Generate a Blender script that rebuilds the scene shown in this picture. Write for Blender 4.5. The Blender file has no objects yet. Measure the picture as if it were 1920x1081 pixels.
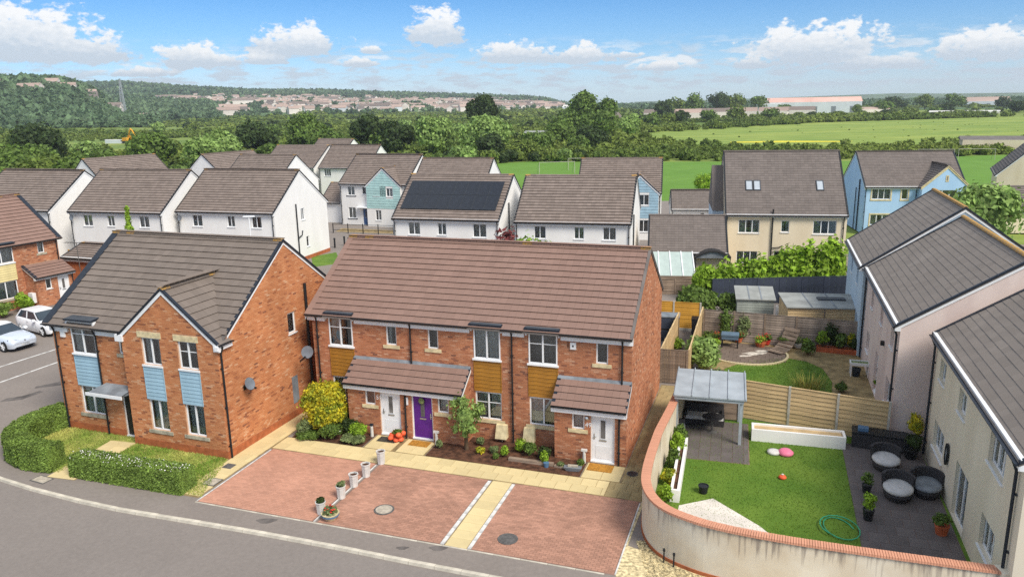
import bpy, math, random
import numpy as np
from mathutils import Vector, Matrix
random.seed(7); RNG = np.random.default_rng(7)
R = math.radians
SC = bpy.context.scene
COL = SC.collection

# ------------------------------------------------------------------ camera
cam = bpy.data.objects.new('camera', bpy.data.cameras.new('camera')); COL.objects.link(cam)
pt, rl = R(13.4836), R(-1.0728)
fw = Vector((0, math.cos(pt), -math.sin(pt))); up0 = Vector((0, math.sin(pt), math.cos(pt))); rt0 = Vector((1, 0, 0))
rt = rt0*math.cos(rl) + up0*math.sin(rl); up = up0*math.cos(rl) - rt0*math.sin(rl)
cam.matrix_world = Matrix(((rt.x, up.x, -fw.x, 0), (rt.y, up.y, -fw.y, 0), (rt.z, up.z, -fw.z, 14.3), (0, 0, 0, 1)))
cam.data.sensor_width = 36; cam.data.lens = 36*1450.73/1920
cam.data.clip_start = 0.1; cam.data.clip_end = 40000
SC.camera = cam
CAMP = np.array([0, 0, 14.3])

# ------------------------------------------------------------------ light, exposure
SUN_EL, SUN_AZ = 47, 142          # azimuth clockwise from +Y
sd = Vector((math.sin(R(SUN_AZ))*math.cos(R(SUN_EL)), math.cos(R(SUN_AZ))*math.cos(R(SUN_EL)), math.sin(R(SUN_EL))))
sun = bpy.data.objects.new('sun', bpy.data.lights.new('sun', 'SUN')); COL.objects.link(sun)
sun.data.energy = 2.1; sun.data.angle = R(22); sun.data.color = (1, .93, .82)
sun.rotation_euler = (-sd).to_track_quat('-Z', 'Y').to_euler()
SC.view_settings.view_transform = 'Standard'; SC.view_settings.look = 'None'
SC.view_settings.exposure = 1.07; SC.view_settings.gamma = 1; SC.view_settings.use_curve_mapping = False
SC.cycles.use_denoising = False
SC.cycles.max_bounces = 6; SC.cycles.transparent_max_bounces = 10; SC.cycles.volume_bounces = 0; SC.cycles.use_adaptive_sampling = False

W = bpy.data.worlds.new('World'); SC.world = W; W.use_nodes = True
nt = W.node_tree; nt.nodes.clear()
def nn(t, **k):
    n = nt.nodes.new(t)
    for a, b in k.items(): setattr(n, a, b)
    return n
def mth(op, a, b=None, c=None, clamp=False):
    n = nn('ShaderNodeMath', operation=op, use_clamp=clamp)
    for i, x in enumerate((a, b, c)):
        if x is None: continue
        if isinstance(x, (int, float)): n.inputs[i].default_value = x
        else: nt.links.new(x, n.inputs[i])
    return n.outputs[0]
def mrange(x, a, b, c=0., d=1., smooth=True):
    n = nn('ShaderNodeMapRange', interpolation_type='SMOOTHSTEP' if smooth else 'LINEAR')
    nt.links.new(x, n.inputs[0])
    for i, v in enumerate((a, b, c, d)): n.inputs[1+i].default_value = v
    return n.outputs[0]
sky = nn('ShaderNodeTexSky', sky_type='NISHITA', sun_disc=False, sun_elevation=R(SUN_EL), sun_rotation=R(SUN_AZ),
         altitude=0, air_density=1.0, dust_density=0.5, ozone_density=3.0)
SKY_STRENGTH = 0.12
tc = nn('ShaderNodeTexCoord'); sep = nn('ShaderNodeSeparateXYZ'); nt.links.new(tc.outputs['Generated'], sep.inputs[0])
az = mth('MULTIPLY', mth('ARCTAN2', sep.outputs[0], sep.outputs[1]), 57.2958)
el = mth('MULTIPLY', mth('ARCSINE', sep.outputs[2]), 57.2958)
def noise(vec, scale, detail=5, rough=.55):
    n = nn('ShaderNodeTexNoise'); n.inputs['Scale'].default_value = scale; n.inputs['Detail'].default_value = detail
    n.inputs['Roughness'].default_value = rough; nt.links.new(vec, n.inputs['Vector']); return n
cv = nn('ShaderNodeCombineXYZ'); nt.links.new(az, cv.inputs[0]); nt.links.new(mth('MULTIPLY', el, 1.6), cv.inputs[1])
nA = noise(cv.outputs[0], .62, 8, .6); nB = noise(cv.outputs[0], 2.1, 5, .55)
puff = mth('ADD', mth('MULTIPLY', mth('SUBTRACT', nA.outputs[0], .5), 1.9), mth('MULTIPLY', mth('SUBTRACT', nB.outputs[0], .5), .7))
# cumulus banks: (azimuth, elevation of base, half width, height)
CL = [(-31.0, 3.7, 4.5, 3.0), (-28.0, 3.25, 3.2, 1.5), (-21.6, 2.95, 2.1, 1.4), (-19.5, 2.9, 1.7, .7), (-14.7, 3.75, 3.1, 1.75), (-5.0, 4.5, 2.1, 2.1),
      (.3, 3.05, 2.3, 1.3), (4.9, 2.9, 2.6, 1.15), (10.9, 2.1, 1.5, .6), (20.8, 2.6, 4.3, 2.3), (17.0, 2.15, 1.5, .75), (30.8, 2.4, 2.9, 1.6), (24.8, 1.9, 3.0, .8),
      (-16.8, 3.0, 1.6, .7), (-10.4, 2.75, 1.3, .6), (-9.6, 3.6, .8, .5), (39, 3.2, 4, 1.8), (-42, 3, 5, 2.6), (8.5, 3.0, 1.0, .45), (-24.5, 2.2, 2.0, .6)]
dens = None; wsum = None; ssum = None
for a, e, w, h in CL:
    w, h = w*1.2, h*1.12
    x = mth('DIVIDE', mth('SUBTRACT', az, a), w)
    y = mth('DIVIDE', mth('SUBTRACT', el, e), h)            # 0 at the flat base, 1 at the top
    yy = mth('ADD', mth('MAXIMUM', y, 0), mth('MULTIPLY', mth('MINIMUM', y, 0), -3.2))
    v = mth('SUBTRACT', 1.0, mth('SQRT', mth('ADD', mth('MULTIPLY', x, x), mth('MULTIPLY', yy, yy))))
    vp = mth('ADD', mth('MAXIMUM', v, -.6), .62)
    q = mth('MULTIPLY', mth('MULTIPLY', vp, vp), vp)
    s = mth('MULTIPLY', q, mth('MINIMUM', mth('MAXIMUM', y, -.2), 1.0))
    dens = v if dens is None else mth('MAXIMUM', dens, v)
    wsum = q if wsum is None else mth('ADD', wsum, q); ssum = s if ssum is None else mth('ADD', ssum, s)
cov1 = mrange(mth('ADD', dens, puff), .06, .36)
shade = mth('DIVIDE', ssum, mth('ADD', wsum, .001))
# low bank of small, thin clouds toward the horizon and unseen cloud cover overhead, thickened to whiten the fill light
cv2 = nn('ShaderNodeCombineXYZ'); nt.links.new(mth('MULTIPLY', az, .42), cv2.inputs[0]); nt.links.new(mth('MULTIPLY', el, 1.9), cv2.inputs[1])
nC = noise(cv2.outputs[0], 1.05, 7, .6)
band = mth('MULTIPLY', mrange(el, .2, 1.0), mrange(el, 2.4, 4.8, 1, .0))
cov2 = mth('MULTIPLY', mrange(nC.outputs[0], .45, .60), mth('MULTIPLY', band, .85))
inv = mth('DIVIDE', 1.0, mth('MAXIMUM', sep.outputs[2], .06))
cv3 = nn('ShaderNodeCombineXYZ'); nt.links.new(mth('MULTIPLY', sep.outputs[0], inv), cv3.inputs[0]); nt.links.new(mth('MULTIPLY', sep.outputs[1], inv), cv3.inputs[1])
nD = noise(cv3.outputs[0], 1.3, 7, .58)
cov3 = mth('MULTIPLY', mrange(nD.outputs[0], .34, .54), mrange(el, 7.5, 14))
cov = mth('MAXIMUM', mth('MAXIMUM', mth('MULTIPLY', cov1, .96), cov2), cov3)
ramp = nn('ShaderNodeMix', data_type='RGBA'); ramp.inputs[6].default_value = (2.6, 2.95, 3.35, 1); ramp.inputs[7].default_value = (4.3, 4.3, 4.28, 1)
lit = mth('ADD', mth('MULTIPLY', mth('SUBTRACT', shade, .05), 1.9), mth('MULTIPLY', mth('SUBTRACT', nB.outputs[0], .5), 1.2), clamp=True)
nt.links.new(lit, ramp.inputs[0])
tint = nn('ShaderNodeMix', data_type='RGBA', blend_type='MULTIPLY'); tint.inputs[0].default_value = 1
tr_ = nn('ShaderNodeValToRGB'); nt.links.new(mth('DIVIDE', el, 40), tr_.inputs[0])
for i_, (p_, c_) in enumerate(((0, (.58, .73, 1.0)), (.035, (.47, .61, .86)), (.09, (.275, .44, .65)), (.19, (.155, .335, .535)), (1, (.36, .50, .70)))):
    e_ = tr_.color_ramp.elements[i_] if i_ < 2 else tr_.color_ramp.elements.new(p_); e_.position = p_; e_.color = (*c_, 1)
nt.links.new(tr_.outputs[0], tint.inputs[7])
nt.links.new(sky.outputs[0], tint.inputs[6])
mixc = nn('ShaderNodeMix', data_type='RGBA'); nt.links.new(cov, mixc.inputs[0]); nt.links.new(tint.outputs[2], mixc.inputs[6]); nt.links.new(ramp.outputs[2], mixc.inputs[7])
bg = nn('ShaderNodeBackground'); bg.inputs[1].default_value = SKY_STRENGTH; nt.links.new(mixc.outputs[2], bg.inputs[0])
wo = nn('ShaderNodeOutputWorld'); nt.links.new(bg.outputs[0], wo.inputs[0])

# ------------------------------------------------------------------ materials
M = {}
def mat(name, col, rough=.85, var=.12, scale=2.0, isl=0.0, bump=0, bscale=30, stretch=(1, 1, 1), metal=0, spec=.3, ramp=None, col2=None, detail=4, trans=0, lo=.35, hi=.65, fine=None):
    """principled material; col varies by noise (to col2 if given), and by piece (isl)"""
    m = bpy.data.materials.new(name); m.use_nodes = True; t = m.node_tree; b = t.nodes['Principled BSDF']
    L = t.links.new; N = t.nodes.new
    b.inputs['Roughness'].default_value = rough; b.inputs['Metallic'].default_value = metal; b.inputs['Specular IOR Level'].default_value = spec
    tcn = N('ShaderNodeTexCoord'); mp = N('ShaderNodeMapping'); mp.inputs['Scale'].default_value = stretch; L(tcn.outputs['Object'], mp.inputs[0])
    no = N('ShaderNodeTexNoise'); no.inputs['Scale'].default_value = scale; no.inputs['Detail'].default_value = detail; L(mp.outputs[0], no.inputs['Vector'])
    mr = N('ShaderNodeMapRange'); L(no.outputs[0], mr.inputs[0]); mr.inputs[1].default_value = lo; mr.inputs[2].default_value = hi
    mx = N('ShaderNodeMix'); mx.data_type = 'RGBA'; L(mr.outputs[0], mx.inputs[0])
    c2 = col2 or tuple(c*(1-2*var) for c in col)
    mx.inputs[6].default_value = (*c2, 1); mx.inputs[7].default_value = (*(tuple(c*(1+var) for c in col) if not col2 else col), 1)
    out = mx.outputs[2]
    if isl or ramp:
        g = N('ShaderNodeNewGeometry'); oi = N('ShaderNodeObjectInfo'); ad = N('ShaderNodeMath'); ad.operation = 'ADD'
        L(g.outputs['Random Per Island'], ad.inputs[0]); L(oi.outputs['Random'], ad.inputs[1])
        fr = N('ShaderNodeMath'); fr.operation = 'FRACT'; L(ad.outputs[0], fr.inputs[0])
        if ramp:
            cr = N('ShaderNodeValToRGB'); cr.color_ramp.interpolation = 'LINEAR'
            e = cr.color_ramp.elements
            for i, (p, c) in enumerate(ramp):
                el_ = e[i] if i < 2 else e.new(p)
                el_.position = p; el_.color = (*c, 1)
            L(fr.outputs[0], cr.inputs[0])
            m2 = N('ShaderNodeMix'); m2.data_type = 'RGBA'; m2.blend_type = 'MULTIPLY'; m2.inputs[0].default_value = 1
            L(cr.outputs[0], m2.inputs[6])
            mx.inputs[6].default_value = (1-1.5*var,)*3 + (1,); mx.inputs[7].default_value = (1+var,)*3 + (1,)
            L(out, m2.inputs[7]); out = m2.outputs[2]
        if isl:
            m3 = N('ShaderNodeMapRange'); L(fr.outputs[0], m3.inputs[0]); m3.inputs[3].default_value = 1-isl; m3.inputs[4].default_value = 1+isl
            vm = N('ShaderNodeVectorMath'); vm.operation = 'SCALE'; L(out, vm.inputs[0]); L(m3.outputs[0], vm.inputs['Scale']); out = vm.outputs[0]
    if fine:                                          # aggregate, tufts, grime: a second, finer grain
        f1 = N('ShaderNodeTexNoise'); f1.inputs['Scale'].default_value = fine[0]; f1.inputs['Detail'].default_value = 6; f1.inputs['Roughness'].default_value = .7; L(tcn.outputs['Object'], f1.inputs['Vector'])
        f2 = N('ShaderNodeMapRange'); L(f1.outputs[0], f2.inputs[0]); f2.inputs[1].default_value = .3; f2.inputs[2].default_value = .7; f2.inputs[3].default_value = 1-fine[1]; f2.inputs[4].default_value = 1+fine[1]
        f3 = N('ShaderNodeVectorMath'); f3.operation = 'SCALE'; L(out, f3.inputs[0]); L(f2.outputs[0], f3.inputs['Scale']); out = f3.outputs[0]
    L(out, b.inputs['Base Color'])
    if bump:
        bn = N('ShaderNodeTexNoise'); bn.inputs['Scale'].default_value = bscale; bn.inputs['Detail'].default_value = 3; L(tcn.outputs['Object'], bn.inputs['Vector'])
        bp = N('ShaderNodeBump'); bp.inputs['Strength'].default_value = bump; bp.inputs['Distance'].default_value = .02; L(bn.outputs[0], bp.inputs['Height']); L(bp.outputs[0], b.inputs['Normal'])
    if trans:
        tr = N('ShaderNodeBsdfTranslucent'); L(out, tr.inputs[0]); ms = N('ShaderNodeMixShader'); ms.inputs[0].default_value = trans
        L(b.outputs[0], ms.inputs[1]); L(tr.outputs[0], ms.inputs[2]); L(ms.outputs[0], t.nodes['Material Output'].inputs[0])
    M[name] = m; return m
def lin(r, g, b):
    f = lambda c: ((c/255+.055)/1.055)**2.4 if c > 10 else c/255/12.92
    return (f(r), f(g), f(b))
def glass(name, tintc, keep):
    m = bpy.data.materials.new(name); m.use_nodes = True; t = m.node_tree; t.nodes.clear(); N = t.nodes.new; L = t.links.new
    o = N('ShaderNodeOutputMaterial'); ms = N('ShaderNodeMixShader'); tr = N('ShaderNodeBsdfTransparent'); tr.inputs[0].default_value = (*tintc, 1)
    gl = N('ShaderNodeBsdfGlossy'); gl.inputs['Roughness'].default_value = .03; gl.inputs[0].default_value = (.9, .95, 1, 1)
    f = N('ShaderNodeFresnel'); f.inputs[0].default_value = 1.5; a = N('ShaderNodeMath'); a.operation = 'ADD'; a.inputs[1].default_value = keep; a.use_clamp = True
    L(f.outputs[0], a.inputs[0]); L(a.outputs[0], ms.inputs[0]); L(tr.outputs[0], ms.inputs[1]); L(gl.outputs[0], ms.inputs[2]); L(ms.outputs[0], o.inputs[0])
    M[name] = m
glass('pane_glass', (.80, .84, .83), .10)

BR = [(0, (.20, .09, .06)), (.05, (.30, .115, .065)), (.13, (.41, .16, .08)), (.55, (.45, .185, .092)), (.88, (.49, .22, .12)), (1, (.56, .33, .21))]
mat('red_brick', (1, 1, 1), .9, .09, .6, ramp=BR)
BL = [(0, (.22, .09, .055)), (.04, (.34, .12, .055)), (.11, (.49, .19, .08)), (.6, (.54, .22, .093)), (.9, (.58, .26, .12)), (1, (.62, .36, .21))]
mat('orange_brick', (1, 1, 1), .9, .09, .6, ramp=BL)
mat('mortar', lin(196, 160, 132), .95, .1, 3)
mat('plinth_brick', (.42, .13, .05), .9, .12, 4)
mat('brown_tile', lin(137, 110, 99), .8, .03, 1.1, isl=.055, bump=.15, bscale=25)
mat('grey_tile', lin(120, 109, 101), .82, .03, 1.1, isl=.08, bump=.15, bscale=25)
mat('far_tile', lin(128, 115, 107), .85, .04, 1.3, isl=.12)
mat('slate', lin(136, 126, 117), .85, .05, .8, isl=.07, bump=.1, bscale=20)
mat('dark_slate', lin(112, 103, 98), .85, .05, .8, isl=.10)
mat('tile_edge', lin(62, 48, 42), .9, .15, 3)  # course shadow line put into the nose colour, along with edge grime
mat('slate_edge', lin(64, 60, 58), .9, .15, 3)  # darker slate noses, the same painted course shadow line
mat('lichen', lin(190, 145, 60), .95, .2, 6, col2=lin(140, 118, 98))
mat('black_plastic', (.018, .02, .023), .45, .1, 5)
mat('navy_plastic', (.02, .026, .038), .45, .1, 5)
mat('white_upvc', (.80, .81, .82), .4, .03, 3)
mat('cream_stone', lin(214, 198, 158), .9, .12, 5)
mat('grey_stone', lin(176, 168, 148), .9, .15, 5)
def render_mat(name, c, c2, lo=.3, hi=.72):
    mat(name, c, .92, .05, .9, col2=c2, stretch=(1, 1, .35), bump=.08, bscale=40, lo=lo, hi=hi)
render_mat('white_render', (.84, .83, .81), (.77, .755, .73))
render_mat('cream_render', lin(226, 212, 186), lin(214, 198, 170))
render_mat('beige_render', lin(226, 216, 196), lin(212, 201, 180))
render_mat('pink_render', lin(226, 209, 201), lin(208, 188, 181))
render_mat('pale_blue_render', lin(190, 208, 222), lin(178, 198, 214))
render_mat('sky_blue_render', lin(174, 204, 234), lin(160, 192, 226))
mat('teal_board', lin(170, 204, 202), .7, .05, 2, isl=.05)
mat('blue_board', lin(152, 182, 198), .7, .05, 2, isl=.05)
mat('amber_board', lin(164, 114, 42), .6, .14, 2, isl=.08, stretch=(1, 1, 8))
mat('cream_board', lin(216, 200, 146), .7, .06, 2, isl=.05)
mat('greenhouse_glass', lin(172, 186, 180), .2, .04, 2, spec=.5)  # pale sky reflection put into the pane colour
mat('lead', lin(128, 134, 140), .6, .15, 2)
mat('roof_felt', lin(70, 74, 80), .6, .1, 2)
mat('white_door', (.78, .79, .8), .4, .03, 3)
mat('purple_door', lin(88, 34, 128), .45, .08, 3)
mat('black_door', (.02, .021, .023), .35, .1, 3)
mat('blue_door', lin(70, 98, 140), .5, .1, 3)
mat('curtain', (.58, .58, .55), .9, .08, 2, stretch=(2.5, 2.5, .3))
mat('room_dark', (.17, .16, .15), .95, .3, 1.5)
mat('steel', (.45, .46, .47), .35, .1, 4, metal=.8)
mat('dish_grey', lin(112, 118, 126), .5, .08, 3)
mat('asphalt', lin(131, 123, 117), .95, .05, fine=(7, .10), scale=.25, bump=.25, bscale=60, detail=10, lo=.2, hi=.8)
mat('pavement_asphalt', lin(134, 125, 118), .95, .06, fine=(6, .12), scale=.4, bump=.2, bscale=60, detail=10, lo=.2, hi=.8)
mat('kerb_concrete', lin(196, 188, 172), .9, .14, 2, isl=.06)
mat('white_paint', (.66, .65, .62), .8, .18, 3, detail=8)
mat('paver_pink', lin(188, 140, 118), .92, .06, .5, isl=.10, detail=6)
mat('paver_red', lin(174, 131, 111), .92, .10, .6, isl=.15, detail=6)
mat('paver_bed', lin(138, 110, 98), .95, .15, 1)
mat('buff_slab', lin(222, 202, 152), .9, .10, .6, isl=.07, detail=7)
mat('dirty_slab', lin(180, 160, 116), .92, .22, .8, isl=.12, detail=7)
mat('slab_bed', lin(150, 130, 92), .95, .2, 2)
mat('patio_slab', lin(128, 112, 100), .92, .22, .7, isl=.13, detail=7)
mat('patio_grey', lin(112, 104, 102), .92, .15, .7, isl=.10, detail=7)
mat('white_slab', lin(222, 214, 204), .9, .08, 1, isl=.04)
mat('gravel', lin(198, 182, 142), .95, .25, 9, isl=.25)
mat('soil', lin(92, 62, 46), .97, .3, 4, bump=.5, bscale=14)
mat('lawn_soil', lin(170, 164, 96), .97, .3, 1.2, col2=lin(124, 136, 60))
mat('lawn', lin(100, 126, 44), .95, .1, .5, col2=lin(78, 110, 32), bump=.2, bscale=50)
mat('grass_blade', lin(176, 178, 96), .9, .1, .6, col2=lin(108, 138, 48), isl=.25, detail=6)
mat('green_blade', lin(112, 136, 48), .9, .1, .45, col2=lin(84, 116, 34), isl=.15, detail=6)
mat('playing_field', lin(100, 136, 50), .95, .1, .06, col2=lin(92, 130, 42), detail=12, fine=(.3, .12))
mat('meadow', lin(146, 158, 72), .95, .1, .025, col2=lin(106, 132, 52), detail=12, stretch=(1, 2.5, 1), lo=.3, hi=.7, fine=(.18, .16))
mat('scrub_ground', lin(132, 144, 66), .97, .2, .03, col2=lin(92, 116, 46), fine=(.25, .22), detail=9)
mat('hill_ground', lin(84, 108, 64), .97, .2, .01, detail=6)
LF = dict(rough=.62, isl=.42, trans=.3, spec=.25)
mat('leaf_hedge', lin(124, 148, 68), var=.15, scale=1.5, **LF)
mat('leaf_mid', lin(102, 126, 56), var=.14, scale=.25, **LF)
mat('leaf_light', lin(142, 168, 92), var=.12, scale=.3, **LF)
mat('leaf_dark', lin(66, 84, 42), var=.15, scale=.3, **LF)
mat('leaf_lime', lin(140, 172, 52), var=.12, scale=1, **LF)
mat('leaf_gold', lin(214, 198, 48), var=.1, scale=2.6, col2=lin(132, 148, 48), lo=.38, hi=.62, **LF)
mat('leaf_red', lin(128, 66, 66), var=.15, scale=1, **LF)
mat('leaf_sage', lin(128, 142, 92), var=.15, scale=3, **LF)
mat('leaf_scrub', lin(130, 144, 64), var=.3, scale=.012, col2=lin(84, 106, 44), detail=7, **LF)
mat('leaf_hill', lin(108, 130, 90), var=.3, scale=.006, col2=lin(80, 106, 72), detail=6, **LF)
mat('flower_orange', lin(240, 104, 66), .6, .12, 5, isl=.15)
mat('flower_red', lin(200, 50, 40), .6, .12, 5, isl=.2)
mat('flower_white', lin(235, 230, 225), .6, .05, 5)
mat('bark', lin(96, 78, 60), .95, .2, 3, stretch=(4, 4, 1))
mat('pale_wood', lin(204, 176, 132), .9, .14, 1.3, isl=.12, stretch=(1, 1, 7), detail=6)
mat('weathered_wood', lin(140, 122, 106), .9, .2, 1.3, isl=.2, stretch=(1, 1, 6), detail=6)
mat('grey_brown_wood', lin(146, 132, 120), .9, .22, 2, isl=.18, stretch=(1, 1, 2), detail=6)
mat('honey_wood', lin(204, 150, 60), .85, .12, 1.3, isl=.1, stretch=(1, 1, 7), detail=6)
mat('navy_wood', lin(58, 64, 78), .8, .12, 1.5, isl=.12)
mat('black_wood', lin(52, 50, 50), .8, .12, 1.5, isl=.1)
mat('concrete', lin(186, 180, 168), .92, .12, 3)
mat('grey_sheet', lin(160, 168, 174), .5, .08, 1.5)
mat('grey_felt', lin(152, 154, 150), .8, .10, 1.2)
mat('shed_grey', lin(150, 156, 148), .8, .1, 2, isl=.06)
mat('terracotta', lin(186, 98, 62), .85, .12, 4)
mat('coping_clay', lin(206, 148, 120), .85, .05, 1.5, isl=.06)
mat('white_pot', lin(206, 203, 198), .6, .08, 4)
mat('blue_plastic', lin(86, 118, 150), .5, .06, 3)
mat('red_plastic', lin(200, 60, 50), .5, .06, 3)
mat('pink_plastic', lin(226, 120, 150), .5, .06, 3)
mat('cushion_grey', lin(196, 194, 192), .95, .06, 4)
mat('rattan_dark', lin(60, 58, 60), .8, .15, 12)
mat('doormat', lin(176, 124, 48), .98, .15, 14)
mat('dark_mat', lin(70, 66, 58), .98, .15, 14)
mat('iron', lin(96, 94, 92), .7, .15, 8)
mat('iron_pale', lin(178, 168, 152), .8, .12, 8)
mat('solar', (.016, .019, .027), .22, .1, 3, spec=.5)
mat('solar_frame', (.05, .055, .06), .4, .1, 3)
mat('car_white', (.80, .81, .83), .22, .02, 2, spec=.6)
mat('car_white_blued', lin(208, 216, 228), .2, .02, 2, spec=.6, metal=.25)  # white car paint with bluish shading tinted into its colour
mat('car_glass', (.03, .045, .06), .08, .1, 2, spec=.8)
mat('tyre', (.02, .02, .021), .85, .1, 9)
mat('alloy', (.42, .43, .45), .35, .1, 5, metal=.7)
mat('headlamp', (.16, .17, .22), .15, .1, 5, spec=.7)
mat('plate_white', (.75, .75, .73), .5, .02, 3)
mat('yellow_paint', lin(222, 160, 40), .5, .08, 3)
mat('town_wall', lin(228, 218, 208), .9, .1, .02, isl=.12)
mat('town_roof', lin(172, 150, 138), .9, .1, .02, isl=.2)
mat('warehouse_wall', lin(204, 210, 214), .7, .05, .1)
mat('warehouse_roof', lin(214, 172, 158), .8, .08, .05)
mat('pale_roof', lin(206, 204, 198), .8, .05, .1)
mat('slate_sheet', lin(112, 106, 102), .8, .1, 1)

def wall_stain():
    """cream render with dark run marks hanging from the coping"""
    m = mat('stained_render', lin(222, 212, 192), .92, .05, .8, col2=lin(206, 190, 164), bump=.1, bscale=40)
    t = m.node_tree; N = t.nodes.new; L = t.links.new; b = t.nodes['Principled BSDF']
    src = b.inputs['Base Color'].links[0].from_socket
    tcn = N('ShaderNodeTexCoord'); sp = N('ShaderNodeSeparateXYZ'); L(tcn.outputs['Object'], sp.inputs[0])
    mp = N('ShaderNodeMapping'); mp.inputs['Scale'].default_value = (5, 5, .35); L(tcn.outputs['Object'], mp.inputs[0])
    no = N('ShaderNodeTexNoise'); no.inputs['Scale'].default_value = 1.5; no.inputs['Detail'].default_value = 5; L(mp.outputs[0], no.inputs[0])
    n2 = N('ShaderNodeTexNoise'); n2.inputs['Scale'].default_value = .5; L(tcn.outputs['Object'], n2.inputs[0])
    zr = N('ShaderNodeMapRange'); L(sp.outputs[2], zr.inputs[0]); zr.inputs[1].default_value = .75; zr.inputs[2].default_value = 1.7
    a = N('ShaderNodeMath'); a.operation = 'MULTIPLY_ADD'; L(zr.outputs[0], a.inputs[0]); a.inputs[1].default_value = .30; L(no.outputs[0], a.inputs[2])
    a2 = N('ShaderNodeMath'); a2.operation = 'MULTIPLY_ADD'; L(n2.outputs[0], a2.inputs[0]); a2.inputs[1].default_value = .35; L(a.outputs[0], a2.inputs[2])
    k = N('ShaderNodeMapRange'); L(a2.outputs[0], k.inputs[0]); k.inputs[1].default_value = .88; k.inputs[2].default_value = 1.04; k.inputs[4].default_value = .6
    mx = N('ShaderNodeMix'); mx.data_type = 'RGBA'; L(k.outputs[0], mx.inputs[0]); L(src, mx.inputs[6]); mx.inputs[7].default_value = (*lin(104, 92, 88), 1)
    L(mx.outputs[2], b.inputs['Base Color'])
wall_stain()

# ------------------------------------------------------------------ helpers
def thing(name, label, cat, loc=(0, 0, 0), yaw=0, group=None, parent=None):
    o = bpy.data.objects.new(name, None); COL.objects.link(o); o.empty_display_size = .3
    o.location = loc; o.rotation_euler = (0, 0, -R(yaw)); o['label'] = label; o['category'] = cat
    if group: o['group'] = group
    return o
def tag(o, label=None, cat=None, group=None, kind=None):
    for k, v in (('label', label), ('category', cat), ('group', group), ('kind', kind)):
        if v: o[k] = v
    return o
def link(name, me, parent=None, mats=None):
    o = bpy.data.objects.new(name, me); COL.objects.link(o)
    if parent is not None: o.parent = parent
    return o
class MB:
    def __init__(s): s.v = []; s.f = []; s.m = []
    def face(s, pts, mi=0):
        n = len(s.v); s.v += [tuple(p) for p in pts]; s.f.append(tuple(range(n, n+len(pts)))); s.m.append(mi)
    def box(s, x0, x1, y0, y1, z0, z1, mi=0, fr=None, nobot=False):
        c = [(x, y, z) for z in (z0, z1) for y in (y0, y1) for x in (x0, x1)]
        if fr: c = [fr(*p) for p in c]
        n = len(s.v); s.v += c
        fs = [(4, 5, 7, 6), (0, 1, 5, 4), (1, 3, 7, 5), (3, 2, 6, 7), (2, 0, 4, 6)] + ([] if nobot else [(0, 2, 3, 1)])
        s.f += [tuple(n+i for i in f) for f in fs]; s.m += [mi]*len(fs)
    def hexa(s, c, mi=0):
        """8 corners: bottom 4 (ccw) then top 4"""
        n = len(s.v); s.v += [tuple(p) for p in c]
        fs = [(3, 2, 1, 0), (4, 5, 6, 7), (0, 1, 5, 4), (1, 2, 6, 5), (2, 3, 7, 6), (3, 0, 4, 7)]
        s.f += [tuple(n+i for i in f) for f in fs]; s.m += [mi]*6
    def tube(s, pts, r, n=8, mi=0, cap=True):
        pts = [Vector(p) for p in pts]; rs = r if isinstance(r, (list, tuple)) else [r]*len(pts); rings = []
        for i, p in enumerate(pts):
            d = (pts[min(i+1, len(pts)-1)] - pts[max(i-1, 0)]).normalized()
            a = d.cross(Vector((0, 0, 1)) if abs(d.z) < .9 else Vector((1, 0, 0))).normalized(); b = d.cross(a)
            k = len(s.v); s.v += [tuple(p + (a*math.cos(t)+b*math.sin(t))*rs[i]) for t in [2*math.pi*j/n for j in range(n)]]; rings.append(k)
        for a, b in zip(rings, rings[1:]):
            for j in range(n): s.f.append((a+j, a+(j+1) % n, b+(j+1) % n, b+j)); s.m.append(mi)
        if cap:
            s.f.append(tuple(rings[0]+j for j in range(n))[::-1]); s.m.append(mi); s.f.append(tuple(rings[-1]+j for j in range(n))); s.m.append(mi)
    def lathe(s, prof, c=(0, 0, 0), n=16, mi=0, sq=None):
        rings = []
        for r, z in prof:
            k = len(s.v); s.v += [(c[0]+r*math.cos(2*math.pi*j/n), c[1]+r*math.sin(2*math.pi*j/n)*(sq or 1), c[2]+z) for j in range(n)]; rings.append(k)
        for a, b in zip(rings, rings[1:]):
            for j in range(n): s.f.append((a+j, a+(j+1) % n, b+(j+1) % n, b+j)); s.m.append(mi)
        s.f.append(tuple(rings[-1]+j for j in range(n))); s.m.append(mi)
        s.f.append(tuple(rings[0]+j for j in range(n))[::-1]); s.m.append(mi)
    def prism(s, poly, z0, z1, mi=0):
        n = len(s.v); k = len(poly); s.v += [(x, y, z0) for x, y in poly] + [(x, y, z1) for x, y in poly]
        s.f.append(tuple(range(n+k, n+2*k))); s.m.append(mi); s.f.append(tuple(range(n, n+k))[::-1]); s.m.append(mi)
        for i in range(k): j = (i+1) % k; s.f.append((n+i, n+j, n+k+j, n+k+i)); s.m.append(mi)
    def mesh(s, name, mats, smooth=False):
        me = bpy.data.meshes.new(name); me.from_pydata(s.v, [], s.f)
        for m in (mats if isinstance(mats, (list, tuple)) else [mats]): me.materials.append(M[m])
        if any(s.m): me.polygons.foreach_set('material_index', s.m)
        if smooth: me.polygons.foreach_set('use_smooth', [True]*len(s.f))
        me.update(); return me
    def build(s, name, mats, parent=None, smooth=False): return link(name, s.mesh(name, mats, smooth), parent)
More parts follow.
